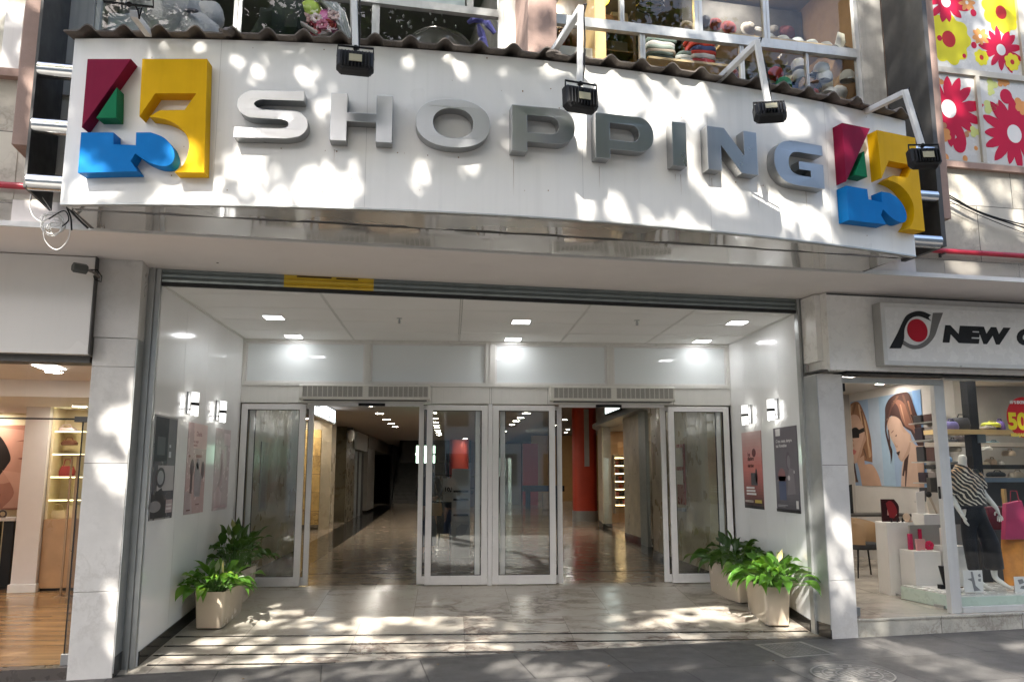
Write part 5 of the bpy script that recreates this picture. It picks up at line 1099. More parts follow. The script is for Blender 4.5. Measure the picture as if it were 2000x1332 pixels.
# square column, cabinet, advertising picture and table
def at2(x, y, z): P = atz(x, y, z)-FO; return P.dot(FU), P.dot(FN)
t = thing('square_column', tuple(S(-2.64, -5, -.2)), 'white square column with a skirting inside the shop on the left', 'column'); m = MB(); m.fbox(-2.80, -2.47, -5.3, -5.0, -.2, 2.5); m.obj('shaft', M('column_white', (.66, .62, .60), .5, var=.03), t); m = MB(); m.fbox(-2.83, -2.45, -5.32, -4.97, -.2, -.08); m.obj('skirting', white_paint, t, bevel=.008)
cab = thing('display_cabinet', tuple(S(-1.7, -5.2, -.2)), 'lit glass shelf cabinet with a wooden base in the shop on the left', 'cabinet')
cw = M('cabinet_cream', (.66, .56, .36), .5, var=.04); bw = M('cabinet_wood', (.42, .25, .125), .35, var=.15, scale=3)
m = MB(); m.fbox(-2.46, -1.0, -5.62, -5.58, .84, 2.53); m.fbox(-2.46, -2.42, -5.58, -5.10, .84, 2.53); m.fbox(-1.04, -1.0, -5.58, -5.10, .84, 2.53); m.fbox(-2.46, -1.0, -5.6, -5.08, 2.53, 2.62); m.fbox(-9, -2.47, -6.6, -6.5, -.2, 2.72); m.obj('carcass', cw, cab)
m = MB()
for a, b in ((-2.46, -2.02), (-2.015, -1.55), (-1.545, -1.0)): m.fbox(a, b, -5.62, -5.09, -.16, .838)
m.obj('drawer', bw, cab, bevel=.004); m = MB(); m.fbox(-2.44, -1.02, -5.6, -5.12, -.2, -.16); m.obj('plinth', black_m, cab)
ye = emit('shelf_edge_glow', (1, .86, .45), 1.5)
zs = [aty(100, y, 1.38).z for y in (842, 886.5, 931, 976)]
for z in zs:
    m = MB(); m.fbox(-2.42, -1.04, -5.57, -5.115, z-.012, z); m.obj('glass_shelf', glass('shelf_glass', (.9, .9, .8), .06), cab); m = MB(); m.fbox(-2.42, -1.04, -5.114, -5.10, z-.014, z+.002); m.obj('shelf_light', ye, cab)
m = MB(); m.fbox(-2.3, -1.2, -5.5, -5.2, 2.522, 2.529); m.obj('lamp_strip', emit('cabinet_lamp', (1, .82, .5), 5), cab)
m = MB(); m.fbox(-2.46, -1.0, -5.11, -5.085, 2.50, 2.53); m.obj('top_edge', ye, cab)
r6 = random.Random(4)
gk = 0
for zi, n_, cs in ((zs[0], 2, ((.55, .45, .45), (.4, .33, .35))), (aty(100, 868, 1.38).z, 3, ((.16, .07, .05), (.35, .2, .15))), (zs[2], 3, ((.3, .05, .06), (.5, .35, .3))), (zs[3]-.30, 5, ((.03, .03, .04), (.02, .03, .05), (.6, .5, .35)))):
    for i in range(n_):
        s = -2.3+i*1.15/max(1, n_-1)*.8+r6.uniform(-.05, .05); c = r6.choice(cs); w = r6.uniform(.10, .17); h = r6.uniform(.05, .09) if gk < 5 else r6.uniform(.14, .22)
        t = thing('handbag', tuple(S(s, -5.35, zi)), ('pale' if sum(c) > .9 else 'brown' if c[0] > .12 else 'black')+' bag or purse lying on a shelf of the lit cabinet on the left', 'bag', 'bags in the lit cabinet'); m = MB()
        m.loft([[S(s+p[0]*k, -5.35+p[1]*k, zi+hh) for p in ell(0, 0, w, .08, 20, 4)] for hh, k in ((.0, .95), (h*.5, 1), (h, .7))]); m.obj('body', flat(c, .5), t, smooth=50)
        m = MB(); m.tube([S(s-w*.5, -5.33, zi+h*.9), S(s-w*.3, -5.33, zi+h*1.6), S(s+w*.3, -5.33, zi+h*1.6), S(s+w*.5, -5.33, zi+h*.9)], .008, 6); m.obj('strap', flat(c, .5), t); gk += 1
m = MB(); m.fbox(-2.42, -1.04, -5.57, -5.2, zs[3]-.312, zs[3]-.30); m.obj('glass_shelf', bw, cab)
pt = (-2.62, -6.45)
# poles in front of the cabinet
m = MB(); a = at2(123, 1165, -.2); m.fbox(a[0]-.05, a[0]-.025, a[1]-.03, a[1], -.2, 1.75); m.fbox(a[0]+.03, a[0]+.075, a[1]-.03, a[1], -.2, 1.75); m.fbox(a[0]-.15, a[0]+.2, a[1]-.1, a[1]+.06, 1.75, 1.775); m.fbox(a[0]-.1, a[0]+.12, a[1]-.12, a[1]+.08, -.199, -.185); t = m.obj('display_post', M('bronze_post', (.30, .20, .12), .35, .5)); tag(t, 'bronze display post with a small top in front of the lit cabinet', 'display post')
ad = thing('advertising_picture', tuple(S(-4, -6.4, .9)), 'large picture of a dark haired woman in the shop on the left', 'picture'); T = lambda u, v, d: S(-5.4+2.55*u, -6.48+d, .93+1.37*v)
skin = flat((.50, .26, .19), .4); hair = flat((.02, .014, .012), .4)
m = MB(); m.prism([(0, 0), (1, 0), (1, 1), (0, 1)], T, 0, .02); m.obj('print_sheet', flat((.38, .17, .12), .4), ad)
m = MB(); m.prism(bez([(.62, .98), (.86, .93, 1), (1.0, .86, 1), (1.0, .5), (.9, .42, 1), (.7, .3, 1), (.6, .5, 1)], 5), T, .021, .022); m.obj('face', skin, ad)
m = MB(); m.prism(bez([(.3, .99), (.6, .99), (.70, .84, 1), (.76, .62, 1), (.74, .5, 1), (.68, .3, 1), (.72, .15, 1), (.6, .02), (.3, .02)], 5), T, .023, .024); m.obj('hair', hair, ad)
m = MB(); m.prism(bez([(.72, .46), (.85, .42, 1), (.96, .30, 1), (.98, .1, 1), (.9, .02), (.74, .02), (.80, .2, 1)], 5), T, .025, .026); m.obj('hand', flat((.56, .31, .23), .4), ad)
m = MB(); m.prism(bez([(.78, .80), (.86, .83, 1), (.94, .80), (.86, .81, 1)], 4), T, .025, .0255); m.prism(bez([(.8, .60), (.86, .58, 1), (.92, .60), (.86, .62, 1)], 4), T, .025, .0255); m.obj('brow', flat((.2, .07, .05), .4), ad)
t = thing('display_table', tuple(S(-3.7, -5.7, -.2)), 'table with a pale top and black legs beside the white column on the left', 'table'); m = MB(); m.fbox(-4.7, -2.95, -6.0, -5.4, .80, .84); m.obj('top', shw, t, bevel=.004)
for s in (-4.6, -3.45, -3.12): m = MB(); m.fbox(s, s+.14, -5.95, -5.45, -.2, .80); m.obj('leg', black_m, t)
m = MB(); m.fbox(-4.7, -3.0, -5.97, -5.43, -.2, -.15); m.obj('base', black_m, t)
for i in range(6): s = -4.3+.22*i; t = thing('trinket', tuple(S(s, -5.6, .84)), 'small pale trinket on the table in the shop on the left', 'ornament', 'trinkets on the left table'); m = MB(); m.tube([S(s+.05*cos(a*pi/6), -5.6, .90+.05*sin(a*pi/6)) for a in range(13)], .014, 6); m.obj('ring', flat(((.6, .55, .5), (.1, .08, .08))[i % 2]), t, smooth=True); m = MB(); m.fbox(s-.04, s+.04, -5.63, -5.57, .84, .852); m.obj('foot', flat((.5, .42, .36)), t)
for x, y in ((-3.75, -6.2), (-2.0, -4.75), (-1.6, -2.2), (-3.4, -2.2), (-5.2, -3.0), (-5.2, -6.0)):
    p = S(x, y, 2.499 if -6.5 < y < -3.2 else 2.719); downlight(p.x, p.y, p.z, 'round downlight in the ceiling of the shop on the left', 'downlights of the left shop')
m = MB(); 
for s in (-3.2, -1.5): m.fbox(s-.12, s+.12, -1.9, -1.5, 2.71, 2.718)
tag(m.obj('ceiling_lamp', emit('shop_panel', (1, .93, .86), 5.5)), 'two lit panels in the ceiling of the shop on the left', 'ceiling lamp')
# security camera on the fascia
t = thing('security_camera', tuple(S(-.50, .42, 3.36)), 'dark security camera on a bracket at the right end of the grey fascia', 'security camera'); m = MB(); c = S(-.60, .58, 3.37); dx = (-FU*.8+FN*.6).normalized(); dz = Vector((0, 0, 1)); dy = dx.cross(dz)
hx = [(cos(a)*.048, sin(a)*.048) for a in [pi/6+pi/3*k for k in range(6)]]; m.loft([[c+dx*q+dy*y*k+dz*z*k for y, z in hx] for q, k in ((-.07, .7), (-.06, 1), (.05, 1), (.06, .85))]); m.obj('housing', M('camera_grey', (.07, .075, .07), .45), t, bevel=.003)
m = MB(); m.tube([c-dx*.06, c-dx*.11-dz*.01, S(-.505, .44, 3.36), S(-.50, .318, 3.35)], .013, 8); m.obj('bracket', M('camera_bracket', (.2, .18, .16), .5), t); m = MB(); m.tube([c-dx*.07, S(-.47, .5, 3.38), S(-.44, .45, 3.33), S(-.455, .40, 3.29), S(-.50, .45, 3.30), S(-.52, .42, 3.34)], .006, 6); m.obj('cable', black_m, t)

# ================================================================ right shop
shop_fl = marble('shop_floor_marble', (.46, .42, .36), (.2, .16, .13), 1.0, .14, .5, joint=(.8, .8, .003), var=.15)
m = MB(); m.quad(S(7.36, .305, -.05), S(17, .305, -.05), Vector((13.5, 4.0, -.05)), Vector((4.22, 4.0, -.05))); struct(m.obj('shop_floor', shop_fl), 'polished beige floor of the shop on the right')
m = MB(); m.fbox(7.363, 17, .12, .30, -.45, -.075); o = m.obj('shop_step', step_m); tag(o, 'marble step up into the shop on the right', 'step'); m = MB(); m.fbox(7.363, 17, .10, .315, -.073, -.0505); m.obj('tread', step_m, o, bevel=.004)
m = MB(); m.box(4.22, 4.32, -2.15, 4.0, -.3, 3.5); tag(m.obj('shop_wall', shw), 'white side wall between the entrance and the right shop', 'wall')
m = MB(); m.box(4.22, 14, 4.0, 4.1, -.3, 3.5); tag(m.obj('shop_wall', M('shop_wall_grey', (.36, .34, .31), .6)), 'grey rear wall of the shop on the right', 'wall'); m = MB(); m.box(13.4, 13.5, -.9, 4.0, -.3, 3.5); tag(m.obj('shop_wall', shw), 'far side wall of the shop on the right', 'wall')
m = MB(); m.prism([tuple(S(7.3, .05, 0))[:2], tuple(S(17, .05, 0))[:2], (13.5, 4.05), (4.22, 4.05)], lambda u, v, d: Vector((u, v, d)), 3.05, 3.15); tag(m.obj('shop_ceiling', M('shop_ceiling_r', (.5, .48, .44), .7)), 'ceiling of the shop on the right', 'ceiling')
for x, y in ((9.2, -1.2), (10.5, -1.2), (9.0, -4), (11, -4), (8.3, -2.4), (10.2, -4.8), (12.5, -2.5)): p = S(x, y, 3.049); downlight(p.x, p.y, p.z, 'round downlight in the ceiling of the shop on the right', 'downlights of the right shop')
m = MB()
for s, t_ in ((8.4, -1.0), (10.0, -.9), (9.8, -3.4), (12, -3.4)): m.fbox(s-.15, s+.15, t_-.15, t_+.15, 3.04, 3.048)
tag(m.obj('ceiling_lamp', emit('shop_panel_r', (1, .95, .88), 11)), 'lit panels in the ceiling of the shop on the right', 'ceiling lamp')
fasr = M('fascia_white', (.86, .84, .80), .3, var=.03, streak=.12, dirt=.04)
t = thing('shop_fascia', tuple(S(10, .3, 2.63)), 'plain off-white fascia block above the shop on the right', 'fascia'); m = MB(); m.fbox(7.12, 17, .02, .45, 2.645, 3.527); m.obj('board', fasr, t, bevel=.005)
m = MB(); m.fbox(7.05, 7.118, .0, .33, 2.76, 3.52); m.obj('side_panel', fasr, t); m = MB(); m.fbox(7.045, 7.13, .05, .40, 2.635, 2.655); m.obj('corner_bracket', dark_steel, t); m = MB(); m.fbox(7.36, 17, .1, .40, 2.62, 2.642); m.obj('shadow_gap', black_m, t)
m = MB(); m.fbox(7.125, 17, .452, .455, 3.50, 3.52); m.obj('top_trim', dark_steel, t)
sgn = thing('shop_sign', tuple(S(9, .5, 2.69)), 'white box sign with red and black emblem and the word NEW', 'shop sign')
m = MB(); m.fbox(7.69, 12.5, .455, .60, 2.695, 3.405); m.obj('box', M('sign_frame', (.40, .395, .38), .4, .4, streak=.3), sgn, bevel=.006)
m = MB(); m.prism([(7.69, 2.695), (12.5, 2.695), (12.5, 3.405), (7.69, 3.405)], lambda u, v, d: S(u, .6+d, v), .0005, .012, [[(7.74, 2.745), (12.45, 2.745), (12.45, 3.355), (7.74, 3.355)]]); m.obj('frame', M('sign_rim', (.62, .61, .58), .35, .3, streak=.2), sgn, bevel=.004)
m = MB(); m.fbox(7.74, 12.45, .601, .604, 2.745, 3.355); m.obj('face', M('sign_face', (.74, .73, .71), .25, var=.02), sgn)
P0 = lambda px, py: atf(px, py, .612)
def zpt(lst): return [P0(1500+x/3.33, 500+y/3.33) for x, y in lst]
eb = zpt(bez([(792, 600), (845, 500, 1), (872, 440, 1), (905, 385, 1), (960, 360, 1), (1010, 362, 1), (1062, 385), (1045, 400, 1), (1060, 420), (985, 392, 1), (925, 410, 1), (890, 470, 1), (885, 540, 1), (866, 600)], 4))
m = MB(); m.prism(eb, lambda u, v, d: S(u, .604+d, v), 0, .008); m.obj('emblem_black', black_m, sgn)
eg = zpt(bez([(1075, 370), (1139, 369), (1110, 450, 1), (1080, 530, 1), (1020, 590, 1), (945, 605, 1), (878, 575), (882, 548), (930, 575, 1), (985, 575, 1), (1045, 530, 1), (1062, 460, 1)], 4))
m = MB(); m.prism(eg, lambda u, v, d: S(u, .604+d, v), 0, .007); m.obj('emblem_grey', flat((.17, .165, .16), .4), sgn)
c = P0(1500+973/3.33, 500+484/3.33); m = MB(); m.prism(ell(c[0], c[1], .128, .131, 36), lambda u, v, d: S(u, .604+d, v), 0, .0095); m.obj('emblem_disc', flat((.42, .015, .03), .35), sgn)
vs, fs = text('NEW', .30, .004, bold=.022, shear=.18); x0_, x1_ = min(v.x for v in vs), max(v.x for v in vs); y0_, y1_ = min(v.y for v in vs), max(v.y for v in vs); aL, aR = P0(1842, 670), P0(1974, 637)
mz0, mz1 = P0(1845, 669)[1], P0(1850, 635)[1]
m = MB(); m.add([S(aL[0]+(aR[0]-aL[0])*(v.x-x0_)/(x1_-x0_), .606+v.z, mz0+(mz1-mz0)*(v.y-y0_)/(y1_-y0_)) for v in vs], fs); m.obj('lettering', black_m, sgn)
vs, fs = text('G', .30, .004, bold=.022, shear=.18); x0_, x1_ = min(v.x for v in vs), max(v.x for v in vs); y0_, y1_ = min(v.y for v in vs), max(v.y for v in vs); g0 = P0(1986, 650)[0]
m = MB(); m.add([S(g0+.25*(v.x-x0_)/(x1_-x0_), .606+v.z, mz0+(mz1-mz0)*(v.y-y0_)/(y1_-y0_)) for v in vs], fs); m.obj('lettering', black_m, sgn)
# shop front frame, door, window
fr = thing('glazed_front', tuple(S(9, .2, -.05)), 'aluminium shop front with open doorway and display window on the right', 'shop front')
fra = M('shopfront_aluminium', (.60, .60, .58), .36, .3, var=.05, streak=.2)
m = MB(); m.fbox(7.37, 8.73, .14, .20, 2.535, 2.60); m.fbox(8.62, 8.73, .13, .205, -.05, 2.534); m.fbox(8.734, 8.77, .14, .19, -.05, 2.60); m.obj('door_frame', fra, fr, bevel=.004)
m = MB(); m.fbox(8.77, 17, .14, .20, -.05, .015); m.fbox(8.77, 17, .13, .20, 2.60, 2.64); m.obj('window_frame', fra, fr, bevel=.004)
m = MB(); m.quad(S(8.77, .165, .015), S(17, .165, .015), S(17, .165, 2.6), S(8.77, .165, 2.6)); m.obj('display_pane', shopgl, fr)
m = MB(); m.quad(S(7.395, .16, -.04), S(7.47, -.05, -.04), S(7.47, -.05, 2.5), S(7.395, .16, 2.5)); m.obj('glass_door', glass('door_tint', (.6, .63, .61), .08), fr)
m = MB(); m.tube([S(7.475, -.055, -.04), S(7.475, -.055, 2.5)], .009, 6); m.fbox(7.385, 7.47, .12, .18, 2.44, 2.53); m.obj('door_edge', black_m, fr); m = MB(); m.fbox(7.40, 7.49, -.07, .17, -.045, .05); m.obj('floor_patch', steel, fr, bevel=.003)
m = MB(); m.fbox(8.612, 8.62, .15, .18, 1.22, 1.36); m.obj('lock', black_m, fr)
# big picture of two women on the side wall
PX = 7.80
m = MB(); m.box(PX+.002, PX+.15, .6, 4.0, -.05, 3.05); tag(m.obj('partition_wall', M('partition_white', (.56, .54, .51), .6, var=.03)), 'white partition wall carrying the picture of two women', 'wall')
wp = thing('wall_picture', (PX, 2.7, 1.28), 'large blue picture of two women, one in sunglasses, in the shop on the right', 'picture')
T = lambda u, v, d: Vector((PX-.002-d, 3.95-(3.95-1.5)*u, 1.285+(2.895-1.285)*v))
def pic(px, py):                                      # photograph crop coordinates -> picture plane
    P = atx(1640+px/6.055, 740+py/6.055, PX-.004); return ((3.95-P.y)/2.45, (P.z-1.285)/1.61)
lay_ = [0]
def shp(nm, col, pts, n=4, e=None):
    lay_[0] += 1; m = MB(); q = [pic(*p[:2])+tuple(p[2:]) for p in pts]; q = [(min(1, max(0, p[0])), min(1, max(0, p[1])))+tuple(p[2:]) for p in bez(q, n)]; m.prism([p[:2] for p in q], T, .005+.0006*lay_[0], .0055+.0006*lay_[0]); m.obj(nm, flat(col, .35), wp)
m = MB(); m.prism([(0, 0), (1, 0), (1, 1), (0, 1)], T, 0, .005); m.obj('print_sheet', flat((.27, .37, .52), .35), wp)
for u0, u1, c in ((.28, .44, (.36, .43, .52)), (.44, .60, (.30, .42, .54)), (.9, 1.0, (.20, .36, .62))): m = MB(); m.prism([(u0, .0), (u1, 0), (u1, 1), (u0, 1)], T, .0051, .0054); m.obj('sky_band', flat(c, .35), wp)
sk1, sk2, hb1, hb2, hd = (.50, .33, .25), (.46, .32, .25), (.26, .13, .07), (.42, .26, .15), (.055, .03, .028)
shp('hair', hb1, [(60, 560), (75, 420, 1), (130, 300, 1), (215, 270, 1), (275, 360, 1), (330, 520, 1), (370, 700, 1), (385, 850, 1), (390, 985), (270, 960), (160, 990, 1), (225, 1220), (150, 1220), (120, 800, 1)])
shp('neck', (.44, .28, .20), [(200, 960), (290, 900), (300, 1010), (385, 1010, 1), (460, 1130, 1), (500, 1272), (270, 1280), (240, 1100, 1)])
shp('face', sk1, [(120, 520), (140, 430, 1), (210, 430, 1), (255, 500, 1), (300, 600), (318, 700, 1), (280, 800, 1), (255, 900, 1), (205, 990, 1), (165, 985, 1), (140, 900, 1), (132, 760, 1), (118, 640, 1)])
shp('hair_light', hb2, [(235, 330), (290, 440, 1), (335, 600, 1), (345, 760), (380, 900, 1), (350, 930), (320, 720, 1), (285, 560, 1), (245, 440, 1)])
shp('sunglasses', (.012, .012, .013), [(60, 605), (140, 605), (165, 578, 1), (205, 575, 1), (232, 600), (310, 565), (320, 610), (236, 650), (232, 710, 1), (205, 750, 1), (170, 735, 1), (145, 690, 1), (132, 650), (110, 740, 1), (75, 740, 1)])
shp('cheek', (.42, .26, .19), [(255, 800), (285, 700, 1), (300, 620), (318, 700, 1), (280, 800, 1), (255, 900, 1), (205, 990, 1), (225, 900, 1)])
shp('nose', (.40, .24, .18), [(140, 740), (160, 760, 1), (178, 790, 1), (160, 800), (142, 796)])
for x0, y0, x1, y1, w, c in ((150, 310, 110, 520, 9, hb2), (190, 285, 160, 430, 8, (.16, .08, .045)), (230, 300, 275, 560, 9, (.55, .38, .24)), (260, 380, 335, 760, 8, (.18, .09, .05)), (300, 480, 365, 900, 7, (.55, .38, .24)), (290, 820, 330, 960, 8, (.14, .07, .04))): shp('hair_strand', c, [(x0-w, y0), ((x0+x1)/2-w, (y0+y1)/2, 1), (x1, y1), ((x0+x1)/2+w, (y0+y1)/2, 1), (x0+w, y0)])
shp('lips', (.45, .13, .12), [(146, 845), (170, 832, 1), (205, 852), (190, 885, 1), (165, 892, 1), (147, 878)])
shp('strap', hd, [(162, 990), (185, 1000), (222, 1218), (205, 1218), (180, 1100, 1)])
shp('hair', hd, [(545, 420), (548, 330, 1), (590, 240, 1), (680, 175, 1), (800, 155, 1), (850, 220, 1), (905, 380, 1), (965, 520, 1), (985, 680, 1), (1008, 780), (950, 810, 1), (850, 620), (760, 560, 1), (640, 440, 1), (580, 465), (560, 600, 1), (600, 760, 1), (632, 860, 1), (612, 1010), (608, 900, 1), (580, 780, 1), (545, 620, 1)])
shp('face', sk2, [(568, 470), (600, 455, 1), (650, 440, 1), (720, 480, 1), (770, 580, 1), (850, 660), (850, 760, 1), (830, 880, 1), (770, 960, 1), (740, 975, 1), (700, 920, 1), (680, 850, 1), (655, 780, 1), (610, 690, 1), (575, 580, 1)])
shp('shoulder', (.48, .34, .265), [(850, 700), (905, 780, 1), (1005, 790), (1010, 1280), (735, 1275), (745, 1060, 1), (760, 970), (830, 890)])
shp('hair_light', (.20, .10, .07), [(640, 260), (720, 250, 1), (800, 330, 1), (860, 470, 1), (900, 640, 1), (870, 600), (790, 560), (740, 470, 1), (700, 330, 1)])
shp('strap', hd, [(775, 960), (835, 880), (820, 960, 1), (795, 1270), (783, 1270), (785, 1080, 1), (770, 1150), (750, 1140)])
shp('cheek', (.38, .25, .19), [(740, 975), (790, 880, 1), (835, 760, 1), (850, 660), (850, 760, 1), (830, 880, 1), (770, 960, 1)])
shp('temple', (.41, .275, .21), [(720, 480), (770, 580, 1), (800, 640), (760, 620, 1), (725, 540, 1)])
shp('nose', (.36, .23, .175), [(655, 740), (662, 780, 1), (675, 806), (695, 812), (700, 790, 1), (680, 785, 1)])
shp('shade', (.41, .28, .215), [(905, 800), (960, 900, 1), (1000, 1000), (1005, 1275), (960, 1275), (930, 1050, 1)])
for x0, y0, x1, y1, w, c in ((700, 200, 590, 400, 12, (.14, .075, .05)), (760, 190, 880, 560, 12, (.11, .06, .045)), (820, 260, 930, 700, 10, (.24, .13, .085)), (730, 300, 790, 540, 8, (.36, .21, .14)), (640, 280, 560, 560, 9, (.10, .055, .045)), (860, 420, 975, 760, 9, (.03, .018, .018)), (590, 600, 620, 900, 7, (.10, .06, .05))): shp('hair_strand', c, [(x0-w, y0), ((x0+x1)/2-w, (y0+y1)/2, 1), (x1, y1), ((x0+x1)/2+w, (y0+y1)/2, 1), (x0+w, y0)])
shp('lips', (.05, .03, .03), [(682, 868), (728, 850), (722, 880, 1), (708, 905, 1)]); shp('eye', (.05, .03, .03), [(668, 672), (692, 655), (686, 682)]); shp('brow', (.16, .09, .07), [(622, 635), (650, 605, 1), (655, 612), (630, 640)])
# shelves beside the picture
t = thing('wall_shelf', (7.7, 1.1, 0), 'narrow wall shelf of dark goods right of the picture of two women', 'shelves'); m = MB()
for z in (1.05, 1.35, 1.68, 2.02, 2.3): m.box(7.5, 7.80, .62, 1.42, z, z+.02)
m.obj('board', grey_alu, t)
for i in range(10): y = .75+.28*(i % 2)+.05; z = (1.07, 1.37, 1.7, 2.04, 2.32)[i//2]; m = MB(); m.box(7.52, 7.74, y, y+.22, z, z+(.22, .16, .24, .2, .12)[i//2]); m.obj('good', flat(((.10, .06, .055), (.06, .06, .065), (.22, .2, .19), (.05, .04, .05))[i % 4], .7), t, bevel=.015)
# chair and table
t = thing('chair', (6.35, 1.0, -.05), 'black chair with a tan curved back in the shop on the right', 'chair')
m = MB(); pts = ell(0, 0, .25, .24, 24, 3); m.loft([[Vector((6.36+p[0], .98+p[1], z)) for p in [(q[0]*k, q[1]*k) for q in pts]] for z, k in ((.36, .8), (.38, 1), (.44, 1), (.46, .92))]); m.obj('seat', M('black_fabric', (.02, .02, .022), .8), t, smooth=50)
m = MB(); v = []; fs = []; n = 18
for i in range(n+1):
    a = radians(55+250*i/n); rx, ry = .285, .27; top = .83-.10*abs(i/n-.5)**2*4
    for r_, z in ((1, .44), (1.03, top-.02), (1.0, top), (.95, top-.02), (.93, .44)): v.append(Vector((6.36+rx*r_*cos(a-.9), .98+ry*r_*sin(a-.9), z)))
for i in range(n):
    for q in range(4): fs.append((i*5+q, i*5+5+q, i*5+6+q, i*5+1+q))
m.add(v, fs); m.obj('backrest', M('tan_leather', (.27, .17, .085), .5, var=.1), t, smooth=50)
for dx, dy in ((-.19, -.2), (.2, -.2), (-.19, .2), (.2, .2)): m = MB(); m.tube([(6.36+dx*.8, .98+dy*.8, .40), (6.36+dx*1.1, .98+dy*1.1, -.05)], [.016, .011], 8); m.obj('leg', black_m, t)
t = thing('desk', (6.9, 2.2, -.05), 'dark desk with a white sheet behind the chair', 'desk'); m = MB(); m.box(6.1, 7.75, 1.9, 2.6, .80, .84); m.obj('top', dark_steel, t)
for x in (6.15, 7.6): m = MB(); m.box(x, x+.04, 1.95, 2.0, -.05, .8); m.obj('leg', black_m, t)
m = MB(); m.prism([(6.22, .86), (6.62, .86), (6.72, 1.28), (6.25, 1.30)], lambda u, v, d: Vector((u, 2.0+d+(v-.86)*.2, v)), 0, .015); tag(m.obj('white_board', wh), 'white tilted board standing on the dark desk', 'board'); m = MB(); m.prism([(6.62, .85), (6.75, .85), (6.80, 1.33), (6.72, 1.31)], lambda u, v, d: Vector((u, 1.99+d+(v-.86)*.2, v)), 0, .02); tag(m.obj('picture_stand', black_m), 'black frame edge beside the white tilted board', 'picture frame')
# pedestals with cosmetics
def ped(x0, x1, y0, y1, z0, z1, lab):
    m = MB(); m.box(x0, x1, y0, y1, z0, z1); return tag(m.obj('pedestal', M('pedestal_white', (.68, .67, .64), .4, var=.02), bevel=.004), lab, 'pedestal', None)
ped(5.70, 6.08, -1.02, -.72, -.05, .875, 'tall white pedestal carrying the dark cosmetics stand'); ped(5.83, 6.18, -1.40, -1.05, -.05, .54, 'lower white pedestal carrying pink cosmetics, in front of the tall one')
ped(6.22, 6.62, -1.02, -.72, -.05, .98, 'white pedestal with a beige card, furthest right behind the door frame'); ped(6.22, 6.55, -1.42, -1.1, -.05, .60, 'white pedestal with pale boxes half hidden by the door frame'); ped(5.84, 6.35, -2.0, -1.5, -.05, .13, 'low white display step by the door frame')
m = MB(); m.box(5.76, 5.81, -2.07, -.70, -.05, -.02); tag(m.obj('platform_edge', grey_alu), 'thin metal edge under the pedestals', 'edging')
def onped(nm, lab, cat, x, y, z): return thing(nm, (x, y, z), lab, cat)
t = onped('cosmetics_stand', 'dark red cosmetics stand with a woman picture on the tall pedestal', 'display card', 5.86, -.9, .876); m = MB(); m.prism(bez([(5.74, .876), (5.74, 1.17), (5.92, 1.17), (5.98, 1.08, 1), (5.97, .95, 1), (5.98, .876)], 4), lambda u, v, d: Vector((u, -.85+d, v)), 0, .02); m.obj('card', flat((.035, .012, .014), .3), t)
for p_, c in ((bez([(5.80, 1.12), (5.86, 1.15, 1), (5.92, 1.10, 1), (5.95, 1.0, 1), (5.90, .92), (5.84, .93)], 4), (.25, .03, .035)), (ell(5.845, 1.09, .024, .034, 14), (.55, .36, .28)), ([(5.82, 1.05), (5.87, 1.05), (5.88, .96), (5.81, .96)], (.5, .3, .25)), (ell(5.91, .985, .036, .04, 18), (.62, .55, .45))): m = MB(); lay_[0] += 1; m.prism(p_, lambda u, v, d: Vector((u, -.8505-.0004*(lay_[0] % 9)+d, v)), -.0004, 0); m.obj('print', flat(c, .3), t)
t = onped('powder_compact', 'round beige powder compact on the tall pedestal', 'compact', 6.02, -.95, .876); m = MB(); m.lathe([(.001, -.008), (.05, -.008), (.05, .008), (.001, .008)], (6.02, -.95, .94), 22, lambda p: Vector((p.x, p.z, p.y))); m.obj('lid', flat((.64, .50, .36), .35), t, smooth=40); m = MB(); m.lathe([(.001, 0), (.05, 0), (.05, .015), (.001, .015)], (6.04, -.96, .876), 20); m.obj('base', flat((.5, .36, .26)), t)
for i, x in enumerate((5.80, 5.88, 5.95)): m = MB(); m.tube([(x, -.97, .876), (x, -.97, .93)], [.012, .009], 10); tag(m.obj('lipstick', black_m, smooth=40), 'small dark lipstick standing in front of the cosmetics stand', 'lipstick', 'lipsticks on the tall pedestal')
for x, w, h, c, lab in ((5.92, .045, .20, (.50, .04, .12), 'magenta box on the lower pedestal'), (6.05, .04, .26, (.42, .02, .07), 'tall crimson box on the lower pedestal')): m = MB(); m.box(x-w/2, x+w/2, -1.2, -1.15, .541, .541+h); tag(m.obj('cosmetics_box', flat(c, .3), bevel=.002), lab, 'box')
t = onped('perfume_card', 'pink folded card with a rose on the lower pedestal', 'card', 6.0, -1.25, .541); m = MB(); m.prism([(5.94, .541), (6.04, .541), (6.05, .68), (5.93, .68)], lambda u, v, d: Vector((u, -1.3+d, v)), 0, .04); m.obj('card', flat((.62, .30, .30), .35), t, bevel=.002)
m = MB()
for k in range(9): a = 2*pi*k/9; m.ball((6.11+.035*cos(a), -1.28, .60+.035*sin(a)), (.03, .02, .026), 8, .3, k)
m.obj('rose', flat((.55, .03, .09), .5), t, smooth=True); m = MB(); m.lathe([(.001, 0), (.09, 0), (.09, .008), (.001, .008)], (6.06, -1.26, .541), 24); m.obj('saucer', flat((.66, .62, .58), .3), t)
